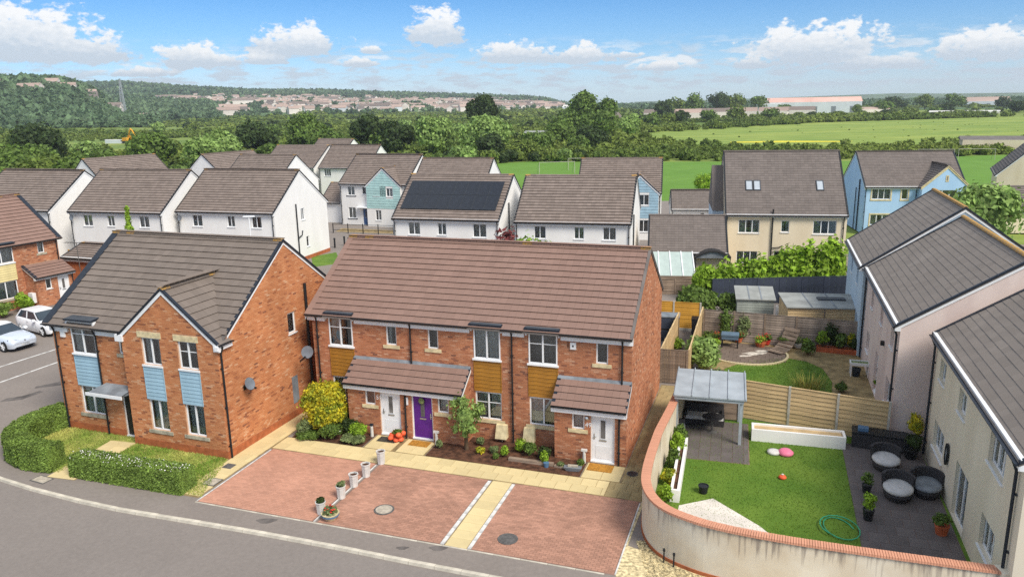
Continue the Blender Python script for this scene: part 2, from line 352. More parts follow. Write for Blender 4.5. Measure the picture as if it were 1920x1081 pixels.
def npmesh(name, V, F, mats, mi=None, smooth=False):
    me = bpy.data.meshes.new(name); V = np.asarray(V, np.float32); F = np.asarray(F, np.int32); k = F.shape[1]
    me.vertices.add(len(V)); me.vertices.foreach_set('co', V.ravel()); me.loops.add(F.size); me.loops.foreach_set('vertex_index', F.ravel())
    me.polygons.add(len(F)); me.polygons.foreach_set('loop_start', np.arange(0, F.size, k, dtype=np.int32)); me.polygons.foreach_set('loop_total', np.full(len(F), k, np.int32))
    for m in (mats if isinstance(mats, (list, tuple)) else [mats]): me.materials.append(M[m])
    if mi is not None: me.polygons.foreach_set('material_index', np.asarray(mi, np.int32))
    if not smooth: me.polygons.foreach_set('use_smooth', np.zeros(len(F), bool))
    me.update(calc_edges=True); return me
def copy_tree(o, parent=None):
    c = o.copy(); COL.objects.link(c)
    if parent is not None: c.parent = parent
    for ch in list(o.children): copy_tree(ch, c)
    return c

# terrace frame: x along the front (to the right), y back from the porch front
YT = R(18.9); TP = (4.44, 28.54)
def T(u, d): return (TP[0]+u*math.cos(YT)+d*math.sin(YT), TP[1]-u*math.sin(YT)+d*math.cos(YT))

# ------------------------------------------------------------------ foliage
def leaf_quads(P, N, size, rng, aspect=.6, flat=.55):
    """one bent-free rhombus per point, turned about its outward normal with scatter"""
    n = len(P); N = N + rng.normal(0, flat, (n, 3)); N /= np.linalg.norm(N, axis=1)[:, None]
    A = rng.normal(0, 1, (n, 3)); A -= (A*N).sum(1)[:, None]*N; A /= np.linalg.norm(A, axis=1)[:, None]; B = np.cross(N, A)
    s = size*rng.uniform(.6, 1.35, n)[:, None] if np.isscalar(size) else (size*rng.uniform(.6, 1.35, n))[:, None]
    V = np.stack([P-A*s, P-B*s*aspect, P+A*s, P+B*s*aspect], 1).reshape(-1, 3)
    return V, np.arange(4*n).reshape(n, 4)
def ico(sub=1):
    import bmesh
    b = bmesh.new(); bmesh.ops.create_icosphere(b, subdivisions=sub, radius=1); b.verts.ensure_lookup_table()
    V = np.array([v.co[:] for v in b.verts]); F = np.array([[v.index for v in f.verts] for f in b.faces]); b.free(); return V, F
ICO1 = ico(1); ICO2 = ico(2)
def tri2quad(F): return np.concatenate([F, F[:, -1:]], 1)
def crown_arrays(blobs, n, size, rng, core=.78, flat=.55, jit=.16):
    """blobs: (x,y,z,rx,ry,rz); leaves on a ragged shell round each blob, a solid lumpy core inside"""
    bl = np.array(blobs, float); w = (bl[:, 3]*bl[:, 5]); w = w/w.sum(); k = rng.choice(len(bl), n, p=w)
    D = rng.normal(0, 1, (n, 3)); D /= np.linalg.norm(D, axis=1)[:, None]; D[:, 2] = np.where(D[:, 2] < -.55, -D[:, 2], D[:, 2])
    rr = 1 + rng.normal(-.03, jit, n)
    P = bl[k, :3] + D*bl[k, 3:]*rr[:, None]
    V, F = leaf_quads(P, D, size, rng, flat=flat)
    # core faces as separate triangles so that each takes its own tint
    cv, cf = ICO1
    tris = cv[cf]                                             # (nf,3,3)
    allv = []
    for b in bl:
        t = tris*(b[3:]*core)*(1+rng.normal(0, .06, (len(cf), 1, 1))) + b[:3]; allv.append(t)
    tv = np.concatenate(allv).reshape(-1, 3, 3); q = np.concatenate([tv, (tv[:, :1]+tv[:, 2:])/2], 1).reshape(-1, 3)
    f2 = np.arange(len(q)).reshape(-1, 4) + len(V)
    return np.concatenate([V, q]), np.concatenate([F, f2])
def lumpy(rx, ry, rz, z0, k, rng, spread=.62, small=.55):
    """crown as k overlapping lumps inside an ellipsoid whose foot is at z0"""
    out = [(0, 0, z0+rz, rx*.72, ry*.72, rz*.8)]
    for i in range(k):
        d = rng.normal(0, 1, 3); d /= np.linalg.norm(d); s = rng.uniform(.75, 1.2)*small
        out.append((d[0]*rx*spread, d[1]*ry*spread, z0+rz+d[2]*rz*spread, rx*s*.8, ry*s*.8, rz*s*.8))
    return out
def limbs(h, r, rng, spread, top):
    b = MB(); b.tube([(0, 0, -.3), (0, 0, h*.3), (rng.normal(0, .1)*r, 0, h*.6), (0, 0, top)], [r*1.25, r, r*.8, r*.3], 7)
    for i in range(5):
        a = rng.uniform(0, 6.28); z = h*rng.uniform(.3, .6)
        b.tube([(0, 0, z), (math.cos(a)*spread*.4, math.sin(a)*spread*.4, z+(top-z)*.5), (math.cos(a)*spread*.75, math.sin(a)*spread*.75, z+(top-z)*.85)], [r*.5, r*.35, r*.15], 5)
    return b
def tree(name, label, cat, loc, rx, ry, h, z0, n, size, leaf, seed, lumps=9, group=None, blobs=None, spread=.62, small=.55, jit=.16):
    rng = np.random.default_rng(seed); rz = (h-z0)/2
    t = thing(name, label, cat, loc, rng.uniform(0, 0.1), group)
    bl = blobs or lumpy(rx, ry, rz, z0, lumps, rng, spread, small)
    V, F = crown_arrays(bl, n, size, rng, jit=jit)
    link('crown', npmesh('crown', V, F, leaf), t)
    limbs(h, max(.05, .035*h), rng, min(rx, ry), z0+rz*1.2).build('trunk', 'bark', t)
    return t

# ------------------------------------------------------------------ building kit (house frame: x right along front, y back, z up)
class Side:
    """a wall line p0->p1 in plan; outside lies on its right-hand side; maps (u, depth inwards, z) to the house frame"""
    def __init__(s, p0, p1):
        s.p0 = p0; dx, dy = p1[0]-p0[0], p1[1]-p0[1]; s.L = math.hypot(dx, dy); s.e = (dx/s.L, dy/s.L); s.n = (s.e[1], -s.e[0])
    def __call__(s, u, d, z): return (s.p0[0]+s.e[0]*u-s.n[0]*d, s.p0[1]+s.e[1]*u-s.n[1]*d, z)
def prof_at(prof, u):
    for (a, za), (b, zb) in zip(prof, prof[1:]):
        if a-1e-6 <= u <= b+1e-6: return za + (zb-za)*((u-a)/(b-a) if b > a else 0)
    return prof[-1][1] if u > prof[-1][0] else prof[0][1]
def wall(mb, S, prof, ops=(), z0=0, rev=.12, mi=0):
    us = sorted({0, S.L, *[p[0] for p in prof if 0 <= p[0] <= S.L], *[o[0] for o in ops], *[o[1] for o in ops]})
    for a, b in zip(us, us[1:]):
        if b-a < 1e-5: continue
        zs = sorted({z0, *[z for o in ops if o[0] < (a+b)/2 < o[1] for z in o[2:4]]})
        for i, z in enumerate(zs):
            top = i == len(zs)-1; zn = None if top else zs[i+1]
            if not top and any(o[0] < (a+b)/2 < o[1] and o[2] < (z+zn)/2 < o[3] for o in ops): continue
            za, zb = (prof_at(prof, a), prof_at(prof, b)) if top else (zn, zn)
            mb.face([S(a, 0, z), S(b, 0, z), S(b, 0, zb), S(a, 0, za)], mi)
    for o in ops:
        a, b, c, d = o[:4]
        mb.face([S(a, 0, c), S(b, 0, c), S(b, rev, c), S(a, rev, c)], mi); mb.face([S(a, rev, d), S(b, rev, d), S(b, 0, d), S(a, 0, d)], mi)
        mb.face([S(a, 0, c), S(a, rev, c), S(a, rev, d), S(a, 0, d)], mi); mb.face([S(b, rev, c), S(b, 0, c), S(b, 0, d), S(b, rev, d)], mi)
def window(parent, S, a, b, c, d, n=2, sill='white_upvc', frame='white_upvc', rec=.07, fw=.055, curtain=None, transom=None, sillw=.0, name='window', bars=False, depth=.05, opaque=False):
    f = MB(); fr = S
    f.box(a, a+fw, rec, rec+depth, c, d, 0, fr); f.box(b-fw, b, rec, rec+depth, c, d, 0, fr)
    f.box(a+fw, b-fw, rec, rec+depth, c, c+fw, 0, fr); f.box(a+fw, b-fw, rec, rec+depth, d-fw, d, 0, fr)
    w = (b-a-2*fw); us = [a+fw+w*i/n for i in range(n+1)]
    for u in us[1:-1]: f.box(u-fw*.6, u+fw*.6, rec-.012, rec+depth+.004, c+fw, d-fw, 0, fr)
    o = f.build(name, frame, parent)
    for i in range(n):
        g = MB(); l, r_ = us[i]+(fw*.6 if i else 0), us[i+1]-(fw*.6 if i < n-1 else 0)
        g.face([S(l, rec+.03, c+fw), S(r_, rec+.03, c+fw), S(r_, rec+.03, d-fw), S(l, rec+.03, d-fw)])
        g.build('pane', 'pane_glass', o)
        if bars:
            k = MB(); zz = c+(d-c)*.62; k.box(l, r_, rec+.012, rec+.028, zz-.015, zz+.015, 0, fr); k.build('glazing_bar', frame, o)
    # room behind the panes
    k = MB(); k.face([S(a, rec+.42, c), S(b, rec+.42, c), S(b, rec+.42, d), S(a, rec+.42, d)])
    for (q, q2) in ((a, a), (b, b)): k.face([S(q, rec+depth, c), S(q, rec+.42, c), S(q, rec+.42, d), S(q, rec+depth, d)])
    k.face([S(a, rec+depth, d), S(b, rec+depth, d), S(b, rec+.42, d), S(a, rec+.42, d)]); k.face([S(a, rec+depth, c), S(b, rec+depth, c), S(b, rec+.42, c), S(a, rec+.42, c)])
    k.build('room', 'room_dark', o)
    if curtain:
        k = MB()
        spans = {'both': [(a+.05, a+(b-a)*.3), (b-(b-a)*.3, b-.05)], 'full': [(a+.05, b-.05)], 'left': [(a+.05, a+(b-a)*.42)], 'right': [(b-(b-a)*.42, b-.05)], 'wide': [(a+.05, a+(b-a)*.44), (b-(b-a)*.44, b-.05)]}[curtain]
        for l, r_ in spans:
            m = max(6, int((r_-l)/.05)); xs = [l+(r_-l)*i/m for i in range(m+1)]
            for i in range(m):
                y0, y1 = rec+.16+.03*math.sin(i*1.9), rec+.16+.03*math.sin((i+1)*1.9)
                k.face([S(xs[i], y0, c+.03), S(xs[i+1], y1, c+.03), S(xs[i+1], y1, d-.05), S(xs[i], y0, d-.05)])
        k.build('curtain', 'curtain', o)
    if sill:
        k = MB()
        if sill == 'white_upvc': k.box(a-.05-sillw, b+.05+sillw, -.06, rec+.02, c-.05, c-.004, 0, fr)
        else: k.box(a-.15, b+.15, -.05, rec+.02, c-.15, c-.004, 0, fr)
        k.build('sill', sill, o)
    return o
def door(parent, S, a, b, c, d, m, slot=True, handle_left=True, frame='white_upvc', rec=.06):
    f = MB(); fw = .06
    f.box(a, a+fw, rec, rec+.06, c, d, 0, S); f.box(b-fw, b, rec, rec+.06, c, d, 0, S); f.box(a+fw, b-fw, rec, rec+.06, d-fw, d, 0, S); f.box(a, b, rec-.08, rec+.06, c-.02, c+.04, 0, S)
    f.build('door_frame', frame, parent)
    k = MB(); k.box(a+fw+.004, b-fw-.004, rec+.015, rec+.055, c+.044, d-fw-.004, 0, S)
    o = k.build('door', m, parent); mid = (a+b)/2
    if slot:
        g = MB(); g.box(mid-.10, mid+.10, rec+.004, rec+.014, c+1.02, d-.28, 0, S); g.build('glazed_slot', 'room_dark', o)
        g = MB()
        for q in (mid-.12, mid+.10): g.box(q, q+.02, rec-.002, rec+.012, c+1.0, d-.26, 0, S)
        for z in (c+1.0, d-.28): g.box(mid-.10, mid+.10, rec-.002, rec+.012, z, z+.02, 0, S)
        g.build('slot_trim', m, o)
        g = MB(); g.box(mid-.15, mid+.15, rec-.004, rec+.013, c+.90, c+.96, 0, S); g.build('letterbox', 'steel', o)
        for z0_ in (c+.15,):
            g = MB(); g.box(a+fw+.14, b-fw-.14, rec+.006, rec+.0145, z0_, z0_+.55, 0, S); g.build('door_panel', m, o)
    hx = a+fw+.07 if handle_left else b-fw-.07
    g = MB(); g.box(hx-.022, hx+.022, rec, rec+.013, c+.95, c+1.2, 0, S); g.box(hx-.02, hx+.09, rec-.04, rec-.02, c+1.06, c+1.085, 0, S); g.build('handle', 'steel', o)
    return o
def pipe(parent, S, u, z0, z1, m='black_plastic', r=.04, out=.09, name='downpipe', kick=True):
    k = MB(); pts = ([S(u, -out-.12, z1+.06), S(u, -out, z1-.25)] if kick else [S(u, -out, z1)]) + [S(u, -out, z0)]
    k.tube(pts, r, 8)
    z = z0+.5
    while z < z1-.3: k.box(u-.06, u+.06, -out-.01, .0, z, z+.04, 0, S); z += 1.7
    return k.build(name, m, parent)
def tile_mesh(tw, g, th=.042):
    """one tile lying up a slope: x across, y up the slope, z off the slope; lifted nose, thin head"""
    b = MB(); w = tw-.004
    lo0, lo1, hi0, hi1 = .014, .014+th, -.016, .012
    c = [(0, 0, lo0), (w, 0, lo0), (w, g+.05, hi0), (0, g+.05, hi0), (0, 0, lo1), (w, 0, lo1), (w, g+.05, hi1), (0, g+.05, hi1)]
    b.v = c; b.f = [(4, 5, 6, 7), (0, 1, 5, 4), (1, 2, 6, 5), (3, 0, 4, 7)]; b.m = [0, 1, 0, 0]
    return b
def tiles(parent, A, e, s, rows, g, tw, m, edge='tile_edge', nparts=0, wpt=None, th=.042, bond=False, wob=.004, name='tile'):
    """courses of tiles. A eave corner, e along the eave, s up the slope, rows: list of (u0,u1) per course"""
    A, e, s = Vector(A), Vector(e).normalized(), Vector(s).normalized(); nz = e.cross(s)
    if nz.z < 0: nz = -nz
    cells = []
    for i, (u0, u1) in enumerate(rows):
        if u1-u0 < .05: continue
        off = (tw/2 if bond and i % 2 else 0); k0 = math.floor((u0-off)/tw); u = k0*tw+off
        while u < u1-1e-4:
            a, b = max(u, u0), min(u+tw, u1)
            if b-a > .04: cells.append((i, a, b))
            u += tw
    rnd = random.Random(len(cells)); V = []; F = []; MI = []; parts = []
    base = tile_mesh(tw, g, th); bv = np.array(base.v)
    full = [c for c in cells if c[2]-c[1] > tw-.002]
    if nparts:
        wm = np.array(parent_matrix(parent)); ev = np.array(e); sv = np.array(s); Av = np.array(A)
        P = np.array([Av+ev*c[1]+sv*c[0]*g for c in full]); Pw = P@wm[:3, :3].T+wm[:3, 3]
        order = np.argsort(np.linalg.norm(Pw-CAMP, axis=1))[:nparts]; chosen = {full[j] for j in order}
    else: chosen = set()
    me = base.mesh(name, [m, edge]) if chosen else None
    fl = nz.dot(e.cross(s)) < 0
    for c in cells:
        i, a, b = c; o = A+e*a+s*(i*g)+nz*rnd.uniform(0, wob)
        if c in chosen:
            t = bpy.data.objects.new(name, me); COL.objects.link(t); t.parent = parent
            t.matrix_local = Matrix(((e.x, s.x, nz.x, o.x), (e.y, s.y, nz.y, o.y), (e.z, s.z, nz.z, o.z), (0, 0, 0, 1)))
        else:
            sc = np.array([(b-a)/tw, 1, 1]); q = bv*sc
            V.append(np.array(o)+q[:, :1]*np.array(e)+q[:, 1:2]*np.array(s)+q[:, 2:]*np.array(nz)); n = (len(V)-1)*8
            F += [tuple(n+j for j in f) for f in base.f]; MI += base.m
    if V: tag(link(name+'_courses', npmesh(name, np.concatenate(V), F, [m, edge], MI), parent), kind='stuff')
def parent_matrix(o):
    mtx = o.matrix_basis.copy() if o.parent is None else parent_matrix(o.parent) @ o.matrix_basis
    return mtx
def ridge(parent, a, b, m, r=.13, seg=.45, name='ridge_tile'):
    a, b = Vector(a), Vector(b); n = max(1, round((b-a).length/seg)); d = (b-a)/n; dn = d.normalized(); side = dn.cross(Vector((0, 0, 1))).normalized(); upv = side.cross(dn)
    k = MB(); l = d.length-.008; rings = []
    for x in (0, l):
        st = len(k.v); k.v += [(x, r*math.cos(t), r*.8*math.sin(t)-.03) for t in [math.pi*j/6 for j in range(7)]]; rings.append(st)
    for j in range(6): k.f.append((j, j+1, 8+j, 7+j)); k.m.append(0)
    k.f.append(tuple(range(7))); k.f.append(tuple(range(13, 6, -1))); k.m += [0, 0]
    me = k.mesh(name, m); me2 = k.mesh(name, 'lichen') if seg < .5 and m in ('brown_tile', 'grey_tile', 'far_tile') else me
    for i in range(n):
        o = bpy.data.objects.new(name, me2 if i in (0, n-1) or (m != 'far_tile' and random.random() < .12) else me); COL.objects.link(o); o.parent = parent; p = a+d*i
        o.matrix_local = Matrix(((dn.x, side.x, upv.x, p.x), (dn.y, side.y, upv.y, p.y), (dn.z, side.z, upv.z, p.z+.02+.006*(i % 2)), (0, 0, 0, 1)))
def barge(parent, pts, w=.18, t=.03, m='white_upvc', S=None, out=.06, name='bargeboard'):
    """board under a verge: pts (u,z) along the slope on side S, standing out from the wall"""
    k = MB()
    for (u0, z0), (u1, z1) in zip(pts, pts[1:]):
        k.hexa([S(u0, -out, z0-w), S(u1, -out, z1-w), S(u1, -out+t, z1-w), S(u0, -out+t, z0-w), S(u0, -out, z0), S(u1, -out, z1), S(u1, -out+t, z1), S(u0, -out+t, z0)])
    return k.build(name, m, parent)
def verge(parent, pts, S, out=.08, m='navy_plastic', h=.07):
    k = MB()
    for (u0, z0), (u1, z1) in zip(pts, pts[1:]):
        k.hexa([S(u0, -out, z0-.02), S(u1, -out, z1-.02), S(u1, .05, z1-.02), S(u0, .05, z0-.02), S(u0, -out, z0+h), S(u1, -out, z1+h), S(u1, .05, z1+h), S(u0, .05, z0+h)])
    return k.build('verge_trim', m, parent)
def gutter(parent, S, u0, u1, z, out=.2, m='black_plastic', r=.065):
    k = MB(); pr = [(r*math.cos(t), r*math.sin(t)) for t in [math.pi*(1+j/6) for j in range(7)]]
    a = [S(u0, -out+x, z+y) for x, y in pr]; b = [S(u1, -out+x, z+y) for x, y in pr]
    n = len(k.v); k.v += a+b
    for j in range(6): k.f.append((n+j, n+j+1, n+8+j, n+7+j)); k.m.append(0)
    k.face(a); k.face(b[::-1]); k.face([a[0], b[0], b[-1], a[-1]])
    return k.build('gutter', m, parent)
def fascia(parent, S, u0, u1, z0, z1, out=.12, m='white_upvc'):
    k = MB(); k.box(u0, u1, -out, .0, z0, z1, 0, S); return k.build('fascia', m, parent)
def bricks(parent, walls, m, nparts=300, g=.075, bl=.225, h=.065, out=.009, avoid=()):
    """brick faces proud of the mortar wall. walls: (Side, profile, openings, z0)"""
    cells = []
    for wi, (S, prof, ops, z0) in enumerate(walls):
        zt = max(z for _, z in prof); i = 0; z = z0+.005
        while z+h < zt:
            # extents of the course under the profile
            us = np.linspace(0, S.L, 240); ok = us[[prof_at(prof, u) >= z+h for u in us]]
            if len(ok):
                iv = [(ok[0], ok[-1])]
                for o in ops:
                    if o[2] < z+h-.01 and o[3] > z+.01:
                        nv = []
                        for a, b in iv:
                            if o[1] <= a or o[0] >= b: nv.append((a, b))
                            else:
                                if o[0]-a > .03: nv.append((a, o[0]))
                                if b-o[1] > .03: nv.append((o[1], b))
                        iv = nv
                off = bl/2 if i % 2 else 0
                for a, b in iv:
                    u = math.floor((a-off)/bl)*bl+off
                    while u < b-1e-4:
                        l, r_ = max(u, a), min(u+bl-.01, b)
                        if r_-l > .03: cells.append((wi, l, r_, z))
                        u += bl
            z += g; i += 1
    rnd = random.Random(5)
    full = [c for c in cells if c[2]-c[1] > bl-.0125]
    wm = np.array(parent_matrix(parent))
    Pw = np.array([walls[c[0]][0](c[1], 0, c[3]) for c in full])@wm[:3, :3].T+wm[:3, 3]
    nv = np.array([[*walls[c[0]][0].n, 0] for c in full])@wm[:3, :3].T
    dv = CAMP-Pw; dist = np.linalg.norm(dv, axis=1); facing = (nv*dv).sum(1)/dist
    chosen = {full[j] for j in np.argsort(dist/np.maximum(facing, .05))[:nparts]}
    k = MB(); w = bl-.01; k.box(0, w, -out, .0, 0, h, 0); me = k.mesh('brick', m)
    V = []; n = 0; F = []
    Q = np.array([(4, 5, 7, 6), (0, 1, 5, 4), (1, 3, 7, 5), (2, 0, 4, 6), (0, 2, 3, 1)])
    for c in cells:
        S = walls[c[0]][0]; o2 = out+rnd.uniform(-.003, .004)
        if c in chosen:
            t = bpy.data.objects.new('brick', me); COL.objects.link(t); t.parent = parent; p = S(c[1], 0, c[3])
            t.matrix_local = Matrix(((S.e[0], -S.n[0], 0, p[0]), (S.e[1], -S.n[1], 0, p[1]), (0, 0, 1, p[2]), (0, 0, 0, 1)))
        else:
            V += [S(x, y, zz) for zz in (c[3], c[3]+h) for y in (-o2, 0) for x in (c[1], c[2])]; F.append(Q+n); n += 8
    tag(link('brickwork', npmesh('brickwork', V, np.concatenate(F), m), parent), kind='stuff')
def boards(parent, S, a, b, c, d, m, bh=.165, out=.03, name='cladding_board'):
    n = round((d-c)/bh); bh = (d-c)/n
    k = MB(); k.hexa([(0, -out, 0), (b-a, -out, 0), (b-a, .0, 0), (0, .0, 0), (0, -.012, bh-.006), (b-a, -.012, bh-.006), (b-a, 0, bh-.006), (0, 0, bh-.006)])
    me = k.mesh(name, m)
    for i in range(n):
        t = bpy.data.objects.new(name, me); COL.objects.link(t); t.parent = parent; p = S(a, 0, c+i*bh)
        t.matrix_local = Matrix(((S.e[0], -S.n[0], 0, p[0]), (S.e[1], -S.n[1], 0, p[1]), (0, 0, 1, p[2]), (0, 0, 0, 1)))
    f = MB()
    f.box(a-.03, a, -out-.01, .02, c, d, 0, S); f.build('cladding_trim', m, parent); f = MB(); f.box(b, b+.03, -out-.01, .02, c, d, 0, S); f.build('cladding_trim', m, parent)
def slope_rows(L, S_, g): return [(0, L)]*math.ceil(S_/g)
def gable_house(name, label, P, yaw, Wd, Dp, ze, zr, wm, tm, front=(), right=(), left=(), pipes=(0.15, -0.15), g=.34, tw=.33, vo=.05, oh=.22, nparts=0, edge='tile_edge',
                yr=None, group=None, navy=False, pm='black_plastic', cat='house', sill='white_upvc', bond=False, rm=None, backrows=False, th=.058, win_kw=None, ridge_seg=.45, extra_ops=()):
    """plain two-slope house; windows (u0,u1,z0,z1,lights,curtain)"""
    t = thing(name, label, cat, (P[0], P[1], 0), yaw, group); yr = yr or Dp/2; kw = win_kw or {}
    sl = (zr-ze)/yr; slb = (zr-ze)/(Dp-yr); mb = MB()
    Sf, Sr, Sb, Sl = Side((0, 0), (Wd, 0)), Side((Wd, 0), (Wd, Dp)), Side((Wd, Dp), (0, Dp)), Side((0, Dp), (0, 0))
    wall(mb, Sf, [(0, ze), (Wd, ze)], list(front)+list(extra_ops)); wall(mb, Sb, [(0, ze), (Wd, ze)])
    wall(mb, Sr, [(0, ze), (yr, zr-.05), (Dp, ze)], right); wall(mb, Sl, [(0, ze), (Dp-yr, zr-.05), (Dp, ze)], left)
    mb.build('wall', wm, t)
    for S, ops in ((Sf, front), (Sr, right), (Sl, left)):
        for o in ops: window(t, S, *o[:4], n=o[4] if len(o) > 4 else 2, curtain=o[5] if len(o) > 5 else random.choice(['both', 'full', 'wide']) if o[1]-o[0] > .6 else None, sill=sill, **kw)
    # roof sheet, tiles on both slopes
    rs = MB(); zf = ze-oh*sl; zb = ze-oh*slb
    def slab(y0, z0_, y1, z1_):
        rs.hexa([(-vo, y0, z0_-.06), (Wd+vo, y0, z0_-.06), (Wd+vo, y1, z1_-.06), (-vo, y1, z1_-.06), (-vo, y0, z0_+.02), (Wd+vo, y0, z0_+.02), (Wd+vo, y1, z1_+.02), (-vo, y1, z1_+.02)])
    slab(-oh, zf, yr, zr); slab(Dp+oh, zb, yr, zr); rs.build('roof', 'slate_sheet', t)
    sd_ = Vector((0, 1, sl)).normalized(); sb = Vector((0, -1, slb)).normalized(); lf = math.hypot(yr+oh, zr-zf); lb = math.hypot(Dp-yr+oh, zr-zb)
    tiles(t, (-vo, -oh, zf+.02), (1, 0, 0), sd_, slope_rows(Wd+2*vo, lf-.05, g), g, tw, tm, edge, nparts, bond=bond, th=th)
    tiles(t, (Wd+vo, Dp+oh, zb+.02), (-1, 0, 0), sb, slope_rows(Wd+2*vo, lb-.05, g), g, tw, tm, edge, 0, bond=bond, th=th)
    ridge(t, (-vo, yr, zr+.03), (Wd+vo, yr, zr+.03), rm or tm, seg=ridge_seg)
    gutter(t, Sf, -vo, Wd+vo, zf+.02, out=oh+.05, m=pm); fascia(t, Sf, -vo, Wd+vo, ze-.32, zf+.02+.12, out=oh-.03)
    gutter(t, Sb, -vo, Wd+vo, zb+.02, out=oh+.05, m=pm)
    pr = [(-oh, zf+.03), (yr, zr+.03), (Dp+oh, zb+.03)]; pl = [(-oh, zb+.03), (Dp-yr, zr+.03), (Dp+oh, zf+.03)]
    for S, p in ((Sr, pr), (Sl, pl)): barge(t, [(a, b-.05) for a, b in p], S=S, out=vo-.005, w=.16); verge(t, p, S, out=vo+.03, m=pm)
    for u in pipes: pipe(t, Sf, u if u >= 0 else Wd+u, .1, ze-.25, m=pm)
    return t, (Sf, Sr, Sb, Sl)
def cross_gable(t, x0, x1, yf, yback, ze, za, tm, g, tw, slope_main, y_main0, z_main0, edge='tile_edge', nparts=0, oh=.12, fo=.06, wm=None, pm='navy_plastic', ops=(), z0=0, wallp=True, rm=None, bm='white_upvc'):
    """front gable with its own two slopes running back into the main roof (main plane: z = z_main0 + slope_main*(y-y_main0))"""
    xm = (x0+x1)/2; hw = (x1-x0)/2; sl = (za-ze)/hw; S = Side((x0, yf), (x1, yf))
    zo = ze-oh*sl; y_hit = lambda z: y_main0+(z-z_main0)/slope_main
    ln = math.hypot(hw+oh, za-zo); nr = math.ceil((ln-.03)/g); rs = MB()
    for sgn in (1, -1):
        rows = []
        for i in range(nr):
            z = zo+(za-zo)*min(1, (i+1)*g/ln); rows.append((0, max(.3, y_hit(z)+.25-(yf-fo))))
        xo = xm+sgn*(hw+oh); s = Vector((-sgn*1, 0, sl)).normalized()
        tiles(t, (xo, yf-fo, zo+.02), (0, 1, 0), s, rows, g, tw, tm, edge, nparts if sgn > 0 else 0)
        yb = y_hit(zo)+.1; yt = y_hit(za)+.1
        rs.face([(xo, yf-fo, zo), (xm, yf-fo, za), (xm, yt, za), (xo, yb, zo)]); rs.face([(xo, yf-fo, zo-.06), (xo, yb, zo-.06), (xm, yt, za-.06), (xm, yf-fo, za-.06)])
    rs.build('gable_roof', 'slate_sheet', t)
    ridge(t, (xm, yf-fo, za+.03), (xm, y_hit(za)+.1, za+.03), rm or tm)
    pts = [(-oh, zo+.03), (hw, za+.03), (2*hw+oh, zo+.03)]
    barge(t, [(a, b-.05) for a, b in pts], S=S, out=fo-.005, w=.17, m=bm); verge(t, pts, S, out=fo+.03, m=pm)
    return S

# ------------------------------------------------------------------ the setting: ground, road, pavement
def sheet(name, poly, z, m, kind='structure', th=.03):
    k = MB(); k.prism(poly, z-th, z); return tag(k.build(name, m), kind=kind)
def smooth01(x): x = np.clip(x, 0, 1); return x*x*(3-2*x)
HZ_AZ = np.array([-180, -60, -42, -36, -32.2, -30.6, -28.9, -28, -27, -25, 180.]); HZ1 = np.array([0, 1.9, 2.1, 2.15, 2.22, 2.2, 2.1, 1.75, 1.2, 0, 0.])
HF_AZ = np.array([-180, -60, -35, -28, -25.6, -23.5, -21.5, -17.5, -13.2, -9.6, -5.8, -2.0, 0, 1.8, 2.6, 3.3, 4.1, 5.5, 180.])
HF = np.array([0, 1.6, 1.65, 1.7, 1.72, 1.55, 1.36, 1.14, 1.08, .88, .72, .56, .45, .36, .24, .08, -.06, -.3, -.3])
R1, R2 = 1150., 2500.
def terrain(x, y):
    x = np.asarray(x, float); y = np.asarray(y, float); r = np.hypot(x, y); a = np.degrees(np.arctan2(x, y))
    h1 = np.maximum(0, 14.3+R1*np.tan(np.radians(np.interp(a, HZ_AZ, HZ1)))-9)*smooth01((a+60)/15)*smooth01((-24.5-a)/3)
    h2 = np.maximum(0, 14.3+R2*np.tan(np.radians(np.interp(a, HF_AZ, HF)))-9)*smooth01((a+60)/15)*smooth01((4.6-a)/1.6)
    z = h1*smooth01((r-700)/(R1-700))*(1-.8*smooth01((r-R1)/900)) + 0
    z = np.maximum(z, h2*(.42*smooth01((r-950)/700)+.58*smooth01((r-1700)/(R2-1700)))*(1-smooth01((r-R2)/1900)))
    return z-.13
rr = np.concatenate([[3, 12, 20, 40, 70, 110, 170, 260, 380, 520], np.arange(700, 3600, 100), [3900, 4500]]); aa = np.radians(np.arange(-180, 180, 1.0))
gx = rr[:, None]*np.sin(aa); gy = rr[:, None]*np.cos(aa); gz = terrain(gx, gy)
V = np.stack([gx, gy, gz], -1).reshape(-1, 3); na = len(aa)
F = [(i*na+j, i*na+(j+1) % na, (i+1)*na+(j+1) % na, (i+1)*na+j) for i in range(len(rr)-1) for j in range(na)]
V = np.concatenate([V, [[0, 0, -.13]]]); F += [(len(V)-1, (j+1) % na, j, j) for j in range(0)]
mi = (rr[:-1].repeat(na) > 850).astype(int)
tag(link('ground', npmesh('ground', V, [f[::-1] for f in F], ['scrub_ground', 'hill_ground'], mi, True)), kind='structure')
a2 = np.radians(np.arange(9, 60, .5)); coast_h = np.interp(np.degrees(a2), [9, 14, 18, 23, 26, 29, 33, 60], [0, 6, 12, 26, 34, 22, 18, 18])
V = np.concatenate([np.stack([r*np.sin(a2), r*np.cos(a2), h], -1) for r, h in ((4000, coast_h*0-.1), (4200, 14.3+(coast_h-14.3)*.52), (4400, coast_h*.3))]); n = len(a2)
tag(link('distant_hills', npmesh('distant_hills', V, [(i*n+j, i*n+j+1, (i+1)*n+j+1, (i+1)*n+j) for i in range(2) for j in range(n-1)], 'hill_ground')), kind='structure')

